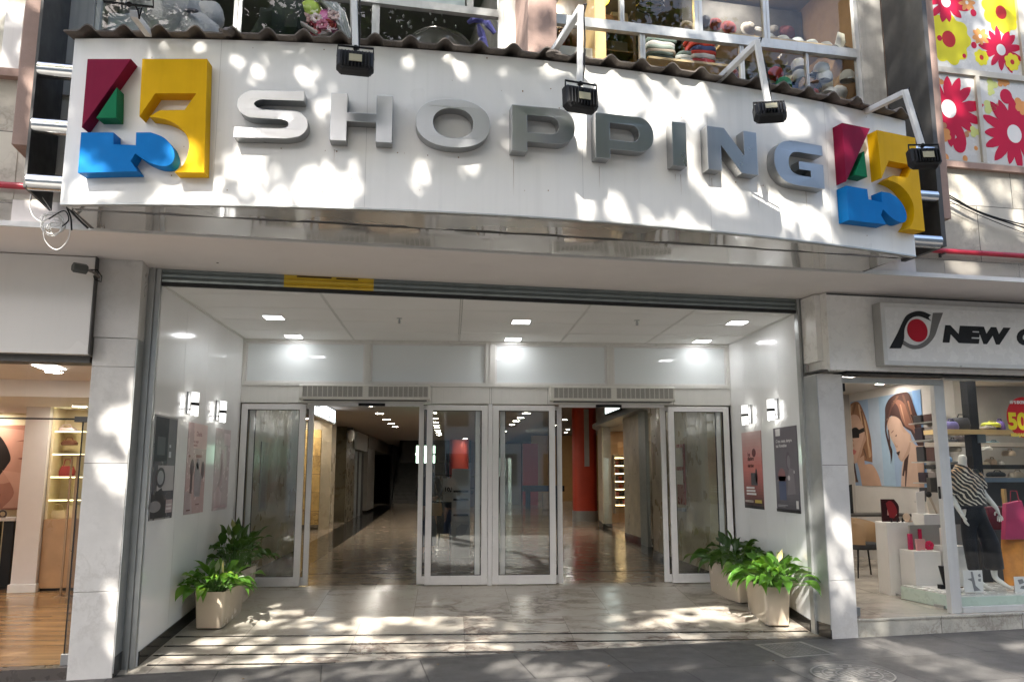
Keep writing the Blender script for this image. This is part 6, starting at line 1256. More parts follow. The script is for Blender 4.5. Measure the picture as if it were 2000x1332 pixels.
t = onped('display_card', 'beige wavy card with a black brush on the right pedestal', 'display card', 6.4, -.85, .981); m = MB(); m.prism(bez([(6.38, .981), (6.56, .981), (6.54, 1.1, 1), (6.58, 1.24, 1), (6.38, 1.26), (6.36, 1.1, 1)], 4), lambda u, v, d: Vector((u, -.88+d, v)), 0, .02); m.obj('card', flat((.62, .57, .48), .4), t); m = MB(); m.prism([(6.24, .981), (6.35, .981), (6.36, 1.28), (6.24, 1.26)], lambda u, v, d: Vector((u, -.84+d, v)), 0, .012); m.obj('backing_card', wh, t); m = MB(); m.tube([(6.46, -.93, .985), (6.37, -.92, 1.22)], [.014, .02], 8); m.obj('brush', flat((.5, .42, .32), .3), t); m = MB(); m.ball((6.36, -.93, 1.235), (.042, .03, .042), 14); m.obj('brush_head', black_m, t, smooth=True)
for x, h, c in ((6.30, .22, (.62, .58, .52)), (6.37, .2, (.45, .06, .06)), (6.43, .14, (.6, .45, .36))): m = MB(); m.box(x-.025, x+.025, -1.3, -1.25, .601, .601+h); tag(m.obj('cosmetics_box', flat(c, .35), bevel=.002), ('cream', 'red', 'peach')[int((x-6.29)/.065)]+' box on the half hidden pedestal', 'box')
t = onped('ankle_boot', 'black ankle boot on the low display step', 'boot', 6.0, -1.75, .131); m = MB(); m.loft([[Vector((6.03+p[0]+dx, -1.75+p[1], z)) for p in ell(0, 0, a, b, 18)] for z, a, b, dx in ((.135, .10, .045, .05), (.17, .10, .045, .045), (.2, .06, .042, -.0), (.30, .05, .045, -.03), (.40, .055, .048, -.045))]); m.obj('upper', flat((.018, .018, .02), .35), t, smooth=50); m = MB(); m.box(5.92, 5.97, -1.79, -1.71, .131, .18); m.obj('heel', black_m, t)
t = onped('gold_sandal', 'gold strappy sandal beside the boot', 'shoe', 6.2, -1.7, .131); m = MB()
for z in (.16, .2, .26, .32): m.tube([(6.16+.03*cos(a), -1.68+.03*sin(a), z+.01*sin(a*2)) for a in [pi*k/6 for k in range(13)]], .005, 5)
m.obj('straps', flat((.5, .4, .2), .3, .6), t); m = MB(); m.loft([[Vector((6.18+p[0], -1.68+p[1], z)) for p in ell(0, 0, .09, .03, 16)] for z in (.131, .145)]); m.obj('sole', flat((.2, .15, .1)), t)
# window plinth and mannequin
mint = M('mint_lacquer', (.52, .62, .54), .3, var=.03); m = MB(); m.fbox(8.80, 14, -.9, .10, -.045, .105); o = m.obj('window_plinth', mint); tag(o, 'mint green plinth in the display window', 'plinth'); m = MB(); m.fbox(8.81, 14, -.89, .09, .1055, .118); m.obj('top', M('plinth_white', (.62, .62, .58), .25), o)
man = thing('mannequin', tuple(S(9.52, -.38, .12)), 'headless white mannequin in an animal print blouse and black trousers in the display window', 'mannequin')
mw_ = M('mannequin_white', (.68, .68, .64), .38, var=.02)
B0 = S(9.45, -.36, .12)
def W(x, y, z): return B0+FU*x+FN*y+Vector((0, 0, z))    # x to the right in the picture, y towards the street
J = dict(pelvis=(W(.04, 0, .93), .135, .10), belly=(W(.02, 0, 1.06), .115, .085), chest=(W(-.01, 0, 1.24), .135, .095), collar=(W(-.04, .0, 1.40), .09, .07), neck=(W(-.055, .0, 1.49), .052, .052), necktop=(W(-.055, .02, 1.625), .054, .054),
 shl=(W(-.20, 0, 1.385), .055, .055), ell_=(W(-.235, -.03, 1.13), .040, .040), wrl=(W(-.175, .06, .90), .026, .026), shr=(W(.13, 0, 1.385), .055, .055), elr=(W(.24, -.04, 1.15), .040, .040), wrr=(W(.355, .05, .95), .026, .026),
 hipl=(W(-.05, 0, .86), .095, .095), knl=(W(-.06, .03, .48), .055, .055), anl=(W(-.02, .02, .115), .036, .036), toel=(W(.05, .13, .03), .026, .022), tipl=(W(.075, .18, .018), .02, .014),
 hipr=(W(.13, 0, .86), .095, .095), knr=(W(.20, .07, .48), .055, .055), anr=(W(.25, .02, .13), .036, .036), toer=(W(.33, .13, .035), .027, .022), tipr=(W(.36, .18, .018), .02, .014))
E_ = [('pelvis', 'belly'), ('belly', 'chest'), ('chest', 'collar'), ('collar', 'neck'), ('neck', 'necktop'), ('collar', 'shl'), ('shl', 'ell_'), ('ell_', 'wrl'), ('collar', 'shr'), ('shr', 'elr'), ('elr', 'wrr'), ('pelvis', 'hipl'), ('hipl', 'knl'), ('knl', 'anl'), ('anl', 'toel'), ('toel', 'tipl'), ('pelvis', 'hipr'), ('hipr', 'knr'), ('knr', 'anr'), ('anr', 'toer'), ('toer', 'tipr')]
hand(J, E_, W(-.175, .06, .90), 'wrl', FU*.35+FN*.15+Vector((0, 0, -1)), FN*-1+FU*.3, 0, 1.0, .25); hand(J, E_, W(.355, .05, .95), 'wrr', FU*.15+FN*.1+Vector((0, 0, -1)), FN+FU*.4, 0, 1.0, .5)
skinmesh('body', J, E_, mw_, man, root='pelvis')
zb_ = zebra(); m = MB()
def ring(cx, cy, z, rx, ry, tl=0, n=28): return [W(cx+rx*cos(a), cy+ry*sin(a), z+tl*cos(a)) for a in [2*pi*k/n for k in range(n)]]
m.loft([ring(.03, 0, 1.0, .178, .140), ring(.025, 0, 1.04, .192, .150), ring(.01, .005, 1.12, .185, .145), ring(-.015, .01, 1.24, .195, .15, -.01), ring(-.03, .0, 1.34, .20, .13, -.02), ring(-.035, 0, 1.405, .165, .10, -.02), ring(-.045, 0, 1.455, .10, .085, -.03), ring(-.05, 0, 1.47, .085, .075, -.035)], cap=False)
def sleeve(a, b, r0, r1):
    a, b = Vector(a), Vector(b); m.tube([a+(b-a)*u for u in (-.12, .1, .45, .8, 1)], [r0*.9, r0, (r0+r1)/2, r1, r1*.98], 16, cap=False)
sleeve(J['shl'][0], J['ell_'][0], .078, .085); sleeve(J['shr'][0], J['elr'][0]+(J['shr'][0]-J['elr'][0])*.25, .075, .08); m.obj('blouse', zb_, man, smooth=True, merge=False)
TJ = dict(waist=(W(.03, 0, 1.15), .155, .12), mid=(W(.035, 0, 1.04), .165, .125), hip=(W(.04, 0, .92), .185, .135), cl=(W(-.05, 0, .78), .098, .105), kl=(W(-.065, .03, .48), .078, .082), hl=(W(-.04, .02, .245), .066, .075), el=(W(-.038, .02, .225), .064, .073), cr=(W(.145, 0, .78), .105, .11), kr=(W(.215, .05, .52), .11, .11), hr=(W(.245, .03, .245), .118, .115), er=(W(.246, .03, .225), .116, .113))
trm = M('black_trousers', (.006, .006, .0065), .55, spec=.2, var=.25, scale=5, bump=.4, bscale=14); skinmesh('trousers', TJ, [('waist', 'mid'), ('mid', 'hip'), ('hip', 'cl'), ('cl', 'kl'), ('kl', 'hl'), ('hl', 'el'), ('hip', 'cr'), ('cr', 'kr'), ('kr', 'hr'), ('hr', 'er')], trm, man, root='hip')
m = MB(); m.loft([ring(.035, 0, .985, .182, .142), ring(.035, 0, 1.02, .181, .142)], cap=False); m.obj('belt', flat((.03, .03, .032), .3), man, smooth=True)
# shelves, bags and goods behind the mannequin
blk = thing('black_post', tuple(S(9.25, -1.1, -.05)), 'black post behind the mannequin', 'post'); m = MB(); m.fbox(10.22, 10.36, -1.25, -1.12, -.05, 3.05); m.obj('shaft', black_m, blk); m = MB(); m.fbox(10.31, 10.43, -1.119, -1.10, 1.92, 2.08); m.obj('switch_box', flat((.15, .2, .24), .3), blk)
def dz_(px, py, t): s, z = atf(px, py, t); return s, z
for (x0, x1, y, tt, lab, mm) in ((1842, 2040, 843, -1.0, 'cream shelf board behind the mannequin', M('cream_board', (.62, .46, .22), .5)), (1842, 2040, 868, -1.6, 'pale second shelf of shoes', flat((.45, .41, .36))), (1842, 2040, 912, -1.6, 'dark shelf of bags behind the blouse', flat((.03, .03, .03))), (1925, 2040, 938, -1.5, 'blue grey shelf right of the mannequin', flat((.16, .22, .3)))):
    a, b = dz_(x0, y, tt), dz_(x1, y, tt); m = MB(); m.fbox(a[0], b[0]+3, tt-.38, tt, a[1]-.025, a[1]+.035); tag(m.obj('shelf_board', mm), lab, 'shelf')
r8 = random.Random(6); gds = [(1855, 832, -1.15, .22, .12, (.12, .11, .25), 'blue bag'), (1876, 828, -1.2, .30, .17, (.045, .045, .05), 'large black bag'), (1935, 830, -1.15, .26, .07, (.42, .44, .06), 'lime scarf'), (1950, 833, -1.2, .14, .14, (.15, .10, .35), 'violet bag'), (1928, 836, -1.1, .22, .05, (.2, .18, .15), 'taupe purse'), (1858, 862, -1.75, .12, .07, (.03, .03, .035), 'black shoe'), (1874, 858, -1.75, .14, .10, (.06, .05, .05), 'dark hat'), (1938, 866, -1.75, .2, .06, (.12, .2, .24), 'teal bag'), (1925, 876, -1.6, .14, .05, (.6, .6, .58), 'white shoe'), (1935, 903, -1.75, .12, .10, (.34, .26, .2), 'tan bag'), (1922, 907, -1.7, .10, .07, (.45, .38, .28), 'beige purse'), (1970, 885, -1.7, .15, .08, (.45, .36, .26), 'tan shoe'), (1950, 905, -1.75, .1, .06, (.55, .52, .48), 'pale shoe'), (1866, 877, -1.7, .12, .08, (.3, .27, .22), 'grey felt hat'), (1945, 926, -1.6, .26, .07, (.04, .045, .05), 'dark handbag'), (1848, 897, -1.7, .12, .08, (.12, .2, .33), 'small blue screen'), (1985, 930, -1.6, .22, .12, (.28, .25, .2), 'taupe bag')]
for px, py, tt, w, h, c, lab in gds:
    s, z = dz_(px, py, tt); t = thing('bag' if 'bag' in lab or 'purse' in lab else 'shop_good', tuple(S(s, tt, z-h/2)), lab+' on the shelves behind the mannequin', 'bag' if 'bag' in lab or 'purse' in lab else 'goods'); m = MB(); m.loft([[S(s+p[0]*k, tt+p[1]*k, z-h/2+h*u) for p in ell(0, 0, w/2, .09, 20, 3)] for u, k in ((0, .92), (.4, 1), (.8, .9), (1, .65))]); m.obj('body', flat(c, .5), t, smooth=50)
    m = MB(); m.tube([S(s-w*.25, tt+.03, z+h*.4), S(s-w*.15, tt+.03, z+h*.75), S(s+w*.15, tt+.03, z+h*.75), S(s+w*.25, tt+.03, z+h*.4)], .008, 6); m.obj('trim', flat(tuple(q*.6 for q in c), .5), t)
m = MB(); m.box(7.96, 13.4, 2.4, 2.5, -.05, 3.05); m.mat(1).box(8.83, 9.15, 2.36, 2.399, 2.05, 2.62); tag(m.obj('inner_wall', [M('inner_wall', (.36, .35, .32), .6), emit('inner_window', (1, .78, .5), 1.6)]), 'pale inner wall with an orange lit window deep in the right shop', 'wall')
m = MB(); m.box(7.98, 8.22, 1.7, 1.95, -.05, 3.05); tag(m.obj('red_pillar', red_w), 'dull red pillar deep in the right shop', 'pillar')
m = MB(); m.box(7.10, 13.3, .25, .35, -.05, 1.45); tag(m.obj('dark_counter', M('dark_counter', (.05, .048, .045), .4, var=.2)), 'dark counter behind the shelves', 'counter')
m = MB(); a = dz_(1870, 1120, -.95); m.fbox(9.05, 9.9, -1.0, -.97, -.05, .85); tag(m.obj('back_panel', M('back_panel', (.28, .28, .26), .5)), 'grey low panel behind the mannequin legs', 'panel')
# pink bag, orange garment, red goods
s, z = dz_(1982, 1015, -.45); t = thing('pink_bag', tuple(S(s, -.45, z-.25)), 'crimson paper bag with handles at the right edge of the window', 'bag'); m = MB(); m.prism([(s-.17, z-.24), (s+.26, z-.24), (s+.13, z+.24), (s-.10, z+.20)], lambda u, v, d: S(u, -.45+d, v), -.07, .0); m.obj('body', M('crimson_paper', (.38, .03, .10), .35, var=.1), t, bevel=.006); m = MB(); m.tube([S(s-.05, -.44, z+.22), S(s-.03, -.44, z+.36), S(s+.06, -.44, z+.36), S(s+.08, -.44, z+.22)], .006, 6); m.obj('handle', flat((.3, .04, .06)), t)
s, z = dz_(1988, 1095, -.60); m = MB(); m.loft([[S(s+p[0], -.62+p[1], z+zz) for p in [(q[0]*k, q[1]) for q in ell(0, 0, .2, .08, 24)]] for zz, k in ((-.42, .9), (-.2, 1), (.1, 1.05), (.35, .9))]); tag(m.obj('orange_dress', M('orange_fabric', (.55, .22, .03), .7, var=.35, scale=5), smooth=True), 'orange printed garment below the crimson bag', 'garment')
s, z = dz_(1940, 1010, -.8); m = MB(); m.fbox(s-.12, s+.16, -.9, -.75, z-.16, z+.14); tag(m.obj('burgundy_bag', M('burgundy', (.12, .008, .015), .4), bevel=.02), 'burgundy bag behind the mannequin hand', 'bag')
s, z = dz_(1968, 985, -.7); m = MB(); m.fbox(s-.035, s+.0, -.75, -.7, z-.5, z+.2); tag(m.obj('wooden_post', M('gilt_wood', (.4, .26, .09), .4)), 'gilt wooden stand between the arm and the crimson bag', 'stand')
# cards on the plinth
def card(px0, py0, px1, py1, lab, strokes):
    tt = -.02; a, b = dz_(px0, py1, tt), dz_(px1, py0, tt); t = thing('price_card', tuple(S((a[0]+b[0])/2, tt, a[1])), lab, 'card', 'cards on the window plinth'); z0 = max(a[1], .119); m = MB(); m.prism([(a[0], z0), (b[0], z0), (b[0], b[1]), (a[0], b[1])], lambda u, v, d: S(u, tt+d, v), -.006, 0); m.obj('sheet', flat((.66, .66, .64), .5), t); m = MB()
    for p in strokes: m.prism([(a[0]+(b[0]-a[0])*u, z0+(b[1]-z0)*v) for u, v in p], lambda u, v, d: S(u, tt+d, v), .0003, .001)
    m.obj('print', flat((.2, .2, .21), .5), t)
    m = MB(); m.prism([(a[0]+.02, z0), (b[0]-.02, z0), (b[0]-.05, z0+.12), (a[0]+.05, z0+.12)], lambda u, v, d: S(u, tt-.006-d-(.12-v+z0)*.35, v), 0, .003); m.obj('strut', wh, t)
card(1884, 1113, 1918, 1157, 'white card with a grey boot drawing at the mannequin foot', ([(.4, .95), (.5, .95), (.6, .3), (.85, .08), (.5, .05), (.42, .5), (.2, .62), (.42, .65)], [(.75, .8), (.88, .85), (.92, .7), (.8, .68)], [(.75, .6), (.9, .62), (.88, .48), (.76, .5)]))
card(1984, 1125, 2012, 1165, 'white card with a scrawl at the right edge of the window', ([(.2, .8), (.5, .85), (.6, .6), (.3, .5)], [(.4, .4), (.7, .45), (.6, .2), (.3, .25)]))
# round discount sticker on the glass
c = dz_(1998, 815, .172); rr0 = .245
t = thing('sale_sticker', tuple(S(c[0]+.02, .172, c[1]-rr0)), 'round red sale sticker with a yellow number on the display window', 'sticker'); m = MB(); m.prism(ell(c[0]+.02, c[1], rr0, rr0*1.0, 48), lambda u, v, d: S(u, .168+d, v), 0, .002); m.obj('disc', flat((.50, .025, .03), .4), t)
def onst(body, size, s, z, col, nm, bold=.004): m = MB(); addtext(m, lambda a, b, cc: S(s+a, .1712, z+b), body, size, bold=bold); m.obj(nm, flat(col, .4), t)
p5 = dz_(1970, 838, .172); onst('50%', .27, p5[0], p5[1]+.005, (.72, .58, .03), 'number', .012); p6 = dz_(1972, 786, .172); onst('10 % EXTRA', .045, p6[0], p6[1]-.01, (.7, .66, .62), 'lettering'); p7 = dz_(1975, 850, .172); onst('REBAJAS', .05, p7[0], p7[1]-.01, (.7, .55, .1), 'lettering')
# ================================================================ goods in the upper windows
def okp(px, py, t): s, z = atf(px, py, t); return s, z
def pile(nm, lab, cat, items, mats, group=None):
    pass
# plush bear
s, z = okp(330, 45, .75); t = thing('plush_bear', tuple(S(s, .75, 4.72)), 'big fluffy white plush toy behind the upper left window', 'soft toy'); plush = M('white_plush', (.68, .65, .66), .95, var=.08, bump=.9, bscale=55)
m = MB()
for dx, dz, r in ((-.02, .10, .36), (.22, -.12, .27), (-.25, -.18, .26), (.02, .52, .27), (.34, .12, .16), (-.32, .14, .15)): m.ball(S(s+dx, .72, z+dz), (r, r*.85, r), 24, .16, dx*9)
m.obj('body', plush, t, smooth=True)
m = MB()
for dx in (-.2, .22): m.ball(S(s+dx, .72, z+.74), .10, 14)
m.obj('ear', plush, t, smooth=True); m = MB(); m.ball(S(s+.24, .98, z+.02), (.07, .03, .022), 10); m.obj('patch', flat((.2, .19, .22)), t, smooth=True)
s, z = okp(245, 62, 1.0); m = MB(); m.fbox(s-.13, s+.13, .9, 1.1, z-.3, z+.12); tag(m.obj('paper_bag', M('white_paper', (.66, .65, .64), .6), bevel=.01), 'white paper bag beside the plush toy in the upper left window', 'bag')
s, z = okp(215, 60, .95); m = MB(); m.fbox(s-.10, s+.02, .86, .98, z-.3, z+.02); tag(m.obj('carton', M('grey_card', (.40, .39, .38), .6), bevel=.006), 'small grey carton left of the paper bag in the upper window', 'box')
# bunch of toys and flowers
s, z = okp(600, 55, .95); t = thing('toy_bunch', tuple(S(s, .95, 4.72)), 'bunch of pink and red artificial flowers in the upper left window', 'artificial flowers'); r4 = random.Random(2)
for i in range(34):
    dx, dz = r4.uniform(-.30, .26), r4.uniform(-.22, .12); c = r4.choice(((.55, .10, .14), (.72, .52, .50), (.75, .62, .6), (.6, .2, .3), (.7, .45, .45), (.35, .06, .06))); m = MB()
    p = S(s+dx, .95+r4.uniform(-.08, .1), z+dz); n = 7
    for k in range(n): a = 2*pi*k/n; m.ball(p+FU*(.035*cos(a))+Vector((0, 0, .035*sin(a))), (.03, .02, .022), 6, .3, k)
    m.obj('blossom', flat(c, .7), t, smooth=True)
m = MB(); m.tube([S(s-.3, 1.02, z+.06), S(s-.05, 1.05, z-.02), S(s+.1, 1.05, z-.1)], .022, 8); m.obj('stalk', flat((.6, .52, .48)), t, smooth=True)
for px, py, c, r, lab in ((606, 22, (.45, .58, .12), .13, 'green balloon above the pink flowers'), (637, 38, (.62, .18, .42), .12, 'pink balloon among the flowers'), (556, 62, (.05, .055, .05), .30, 'dark bundle left of the pink flowers')):
    s1, z1_ = okp(px, py, .9); t = thing('balloon' if r < .2 else 'dark_bundle', tuple(S(s1, .85, z1_-r)), lab+' in the upper left window', 'balloon' if r < .2 else 'bundle'); m = MB(); m.ball(S(s1, .82, z1_), (r, r, r*1.15), 18, .0 if r < .2 else .4); m.obj('skin', flat(c, .3 if r < .2 else .9), t, smooth=True)
    if r < .2: m = MB(); m.tube([S(s1, .82, z1_-r*1.1), S(s1, .82, z1_-r*1.15-.05)], (.012, .02), 8); m.obj('knot', flat(c, .3), t)
m = MB(); s, z = okp(660, 60, .9)
for a in (0, 1, 2): m.tube([S(s-.22+.05*a, .92, z+.35), S(s-.02+.03*a, .95, z+.15), S(s+.12+.02*a, .95, z-.25)], .035, 8)
tag(m.obj('grey_hose', M('grey_plastic', (.30, .31, .31), .4), smooth=True), 'bundle of grey tubes right of the pink flowers in the upper window', 'tubes')
s, z = okp(858, 100, .7); m = MB(); pts = ell(0, 0, .38, .30, 30, 2, 0, pi)
m.loft([[S(s+p[0]*k, .7+.22*sqrt(max(0, 1-k*k)), z-.05+p[1]*k) for p in pts] for k in (1, .9, .7, .4, .1)], cap=False)
tag(m.obj('plastic_dome', glass('dome_plastic', (.75, .72, .66), .12, .12, .38, (.6, .55, .48)), smooth=True), 'clear plastic half dome in the upper window left of the middle fin', 'dome')
s, z = okp(940, 66, .95); t = thing('violet_garland', tuple(S(s, .95, z-.3)), 'violet ribbon garland at the right end of the upper left window', 'garland')
for dx0, dz0, dx1, dz1 in ((-.14, .10, .02, .13), (.02, .13, .14, .02), (-.03, .09, .06, -.16), (.0, -.02, .05, -.2)): m = MB(); m.tube([S(s+dx0, .95, z+dz0), S(s+(dx0+dx1)/2-.02, .97, z+(dz0+dz1)/2+.03), S(s+dx1, .95, z+dz1)], (.018, .04, .02), 8); m.obj('ribbon', flat((.22, .21, .62), .4), t, smooth=True)
m = MB(); s, z = okp(875, 12, .6); m.fbox(2.02, 2.86, 1.2, 1.24, 5.99, 7.3); tag(m.obj('pale_blind', M('pale_blue_blind', (.55, .60, .62), .6)), 'pale blue blind behind the top right pane of the upper left window', 'blind')
# glass pendants that sparkle in the dark pane
for i in range(22):
    px, py = r4.uniform(760, 925), r4.uniform(14, 55); s, z = okp(px, py, .85); m = MB(); m.ball(S(s, .85, z), (.010, .010, .022), 6); 
    if i == 0: gp_ = thing('glass_pendants', tuple(S(s, .85, z)), 'row of small sparkling glass pendants hanging in the upper left window', 'pendants')
    m.obj('drop', steel, gp_, smooth=True)
m = MB(); m.tube([S(1.9, .85, 6.15), S(3.1, .85, 6.15)], .006, 5); m.obj('string', black_m, gp_)
# right bay: clothes shop
wood = M('shelf_beech', (.52, .38, .22), .5, var=.12); 
def shelf(s0, s1, t0, t1, z, lab): m = MB(); m.fbox(s0, s1, t0, t1, z-.025, z); return tag(m.obj('shelf_board', wood), lab, 'shelf')
sA = okp(1262, 128, .8); sB = okp(1405, 132, .8)
shelf(sA[0]-.05, sB[0]+.05, .45, 1.0, sA[1], 'wooden shelf under the folded clothes in the upper right window')
def stack(s, t_, z, cols, w, d, lab):
    th = thing('folded_clothes', tuple(S(s, t_, z)), lab, 'clothes', 'stacks of folded clothes upstairs'); zz = z
    for i, c in enumerate(cols):
        h = r4.uniform(.035, .055); m = MB(); ww = w*r4.uniform(.92, 1.05); dd = d*r4.uniform(.9, 1.02); o = r4.uniform(-.015, .015)
        m.loft([[S(s+o+p[0]*k, t_+p[1]*k, zz+hh+.006*sin(p[0]*40+i)) for p in ell(0, 0, ww/2, dd/2, 28, 5)] for hh, k in ((0, .96), (h*.3, 1), (h*.75, 1), (h, .94))]); m.obj('garment', flat(c, .9), th, smooth=50); zz += h
    return th
z_ = sA[1]+.001
stack(okp(1285, 120, .75)[0], .75, z_, ((.05, .055, .06), (.04, .05, .05), (.10, .12, .11), (.42, .34, .28), (.3, .33, .3), (.45, .42, .4), (.16, .2, .18)), .34, .30, 'stack of grey and dark folded clothes in the upper right window')
stack(okp(1333, 120, .75)[0], .75, z_, ((.5, .5, .5), (.42, .43, .42), (.55, .53, .5), (.2, .24, .22)), .22, .30, 'low stack of white folded clothes between the dark and the red ones')
stack(okp(1368, 120, .8)[0], .8, z_, ((.45, .44, .46), (.35, .05, .06), (.55, .5, .5), (.5, .06, .05), (.08, .09, .2), (.55, .07, .05), (.5, .1, .1), (.55, .05, .04)), .30, .30, 'tall stack of red and white folded clothes in the upper right window')
shelf(4.6, 5.6, .1, .5, 5.35, 'back shelf behind the folded clothes upstairs')
# wall shelves of clothes seen through the upper panes
t = thing('clothes_shelves', tuple(S(5.1, -.6, 4.72)), 'dark wall shelves of folded clothes behind the upper right window', 'shelves'); m = MB()
for z in (5.6, 5.95, 6.3, 6.65, 7.0): m.fbox(4.4, 6.1, -.75, -.35, z-.02, z)
m.fbox(4.38, 4.42, -.75, -.35, 4.72, 7.2); m.fbox(5.2, 5.24, -.75, -.35, 4.72, 7.2); m.fbox(6.1, 6.14, -.75, -.35, 4.72, 7.2); m.fbox(4.4, 6.1, -.78, -.75, 4.72, 7.2); m.obj('shelf', M('dark_wood', (.10, .07, .05), .5, var=.2), t)
for k in range(30):
    s = r4.uniform(4.5, 6.0); z = r4.choice((5.6, 5.95, 6.3, 6.65, 7.0)); m = MB(); h = r4.uniform(.08, .2); w = r4.uniform(.08, .14)
    if abs(s-5.22) < w+.03: continue
    m.fbox(s-w, s+w, -.7, -.38, z+.001, z+h); m.obj('garment', flat(r4.choice(((.05, .05, .06), (.4, .38, .36), (.35, .06, .06), (.12, .14, .2), (.45, .3, .28), (.02, .02, .02))), .9), t, bevel=.02)
t = thing('hat_wall', tuple(S(6.6, -.3, 4.72)), 'grey wall panel hung with rows of hats at the right end of the upper right room', 'hat display'); m = MB(); m.fbox(5.75, 7.38, -.16, -.1, 4.72, 7.3); m.obj('panel', M('grey_wood', (.10, .09, .08), .6, var=.3), t)
for k in range(40):
    s = 5.85+.185*(k % 8)+r4.uniform(-.04, .04); z = 5.75+.3*(k//8)+r4.uniform(-.05, .05); w = r4.uniform(.06, .085); h = r4.uniform(.07, .12); m = MB(); m.loft([[S(s+p[0]*q, -.1+h*u, z+p[1]*q) for p in ell(0, 0, w, w*.9, 14)] for u, q in ((.002, 1.35), (.06, 1.4), (.12, .98), (.7, .85), (1, .4))]); m.obj('hat', flat(r4.choice(((.5, .48, .45), (.42, .38, .33), (.25, .23, .21), (.08, .08, .09), (.2, .06, .06), (.1, .13, .22), (.46, .44, .42))), .9), t, smooth=40)
for k in range(12):
    s = 3.85+.062*k; 
    if k == 0: rl = thing('clothes_rail', tuple(S(4.15, .2, 5.0)), 'rail of hanging clothes at the left of the upper right room', 'clothes rail'); m = MB(); m.tube([S(3.6, -.2, 6.75), S(4.7, -.2, 6.75)], .015, 8); m.obj('rail', steel, rl)
    m = MB(); c = r4.choice(((.5, .3, .12), (.35, .12, .08), (.16, .15, .2), (.48, .42, .34), (.08, .07, .07), (.55, .5, .42))); m.loft([[S(s+p[0], -.2+p[1], z) for p in ell(0, 0, .024*w, .2*w, 12)] for z, w in ((6.72, .15), (6.66, .7), (6.55, 1), (6.2, .95), (5.8, 1.05))]); m.obj('garment', flat(c, .9), rl, smooth=50)
t = thing('hat_stand', tuple(S(4.95, .5, 5.6)), 'black wire hat stand hanging behind the upper right window', 'hat stand'); s, z = okp(1270, 15, .5); m = MB()
for dz in (0, .06, .12): m.tube([S(s+.16*cos(a*pi/8), .5+.12*sin(a*pi/8), z+dz) for a in range(17)], .008, 5)
m.tube([S(s, .5, z), S(s, .5, 7.3)], .008, 5); m.obj('ring', black_m, t)
# white cabinet, yellow lamp, lit panel
s0 = okp(1080, 90, .8); s1 = okp(1160, 115, .8); m = MB(); m.fbox(s0[0], s1[0], .5, .8, s1[1]-.3, s0[1]+.02); t = thing('air_conditioner', tuple(S(s0[0], .5, s1[1]-.3)), 'white box unit at the left of the upper right window', 'cabinet'); m.obj('case', M('white_case', (.66, .64, .59), .4), t, bevel=.01)
m = MB(); m.fbox(s1[0]-.10, s1[0]-.09, .8, .803, s1[1]-.3, s0[1]); m.obj('seam', dark_steel, t)
s, z = okp(1168, 3, .2); t = thing('pendant_lamp', tuple(S(s, .2, z)), 'glowing yellow pendant lamp behind the upper right window', 'lamp'); m = MB(); m.lathe([(.02, .16), (.06, .14), (.12, .05), (.13, 0), (.12, 0), (.05, .1)], tuple(S(s, .2, z)), 24); m.obj('shade', M('yellow_shade', (.8, .62, .04), .4, em=(1, .72, .05), ems=1.6), t, smooth=50)
m = MB(); m.ball(S(s, .2, z+.03), .05, 12); m.obj('bulb', emit('yellow_bulb', (1, .75, .25), 25), t, smooth=True); m = MB(); m.tube([S(s, .2, z+.16), S(s, .2, 7.36)], .006, 5); m.obj('cord', black_m, t)
for a, b, tt in ((4.2, 4.35, -.8), (5.0, 5.1, -1.4), (6.3, 6.4, .2), (1.0, 1.1, -1), (2.4, 2.5, -.6)):
    m = MB(); m.fbox(a-.25, b+.25, tt-.12, tt+.12, 7.34, 7.355); o = m.obj('ceiling_lamp', emit('upper_lamp', (1, .93, .84), 9)); tag(o, 'lit ceiling panel in the rooms above the sign', 'ceiling lamp', 'ceiling panels of the upper rooms')
m = MB(); a, b = okp(1145, 38, -.5), okp(1162, 40, -.5); m.fbox(4.30, 4.42, -1.2, .9, 4.72, 7.34); tag(m.obj('ochre_post', M('ochre_post', (.55, .36, .16), .6)), 'ochre post inside the upper right room', 'post')
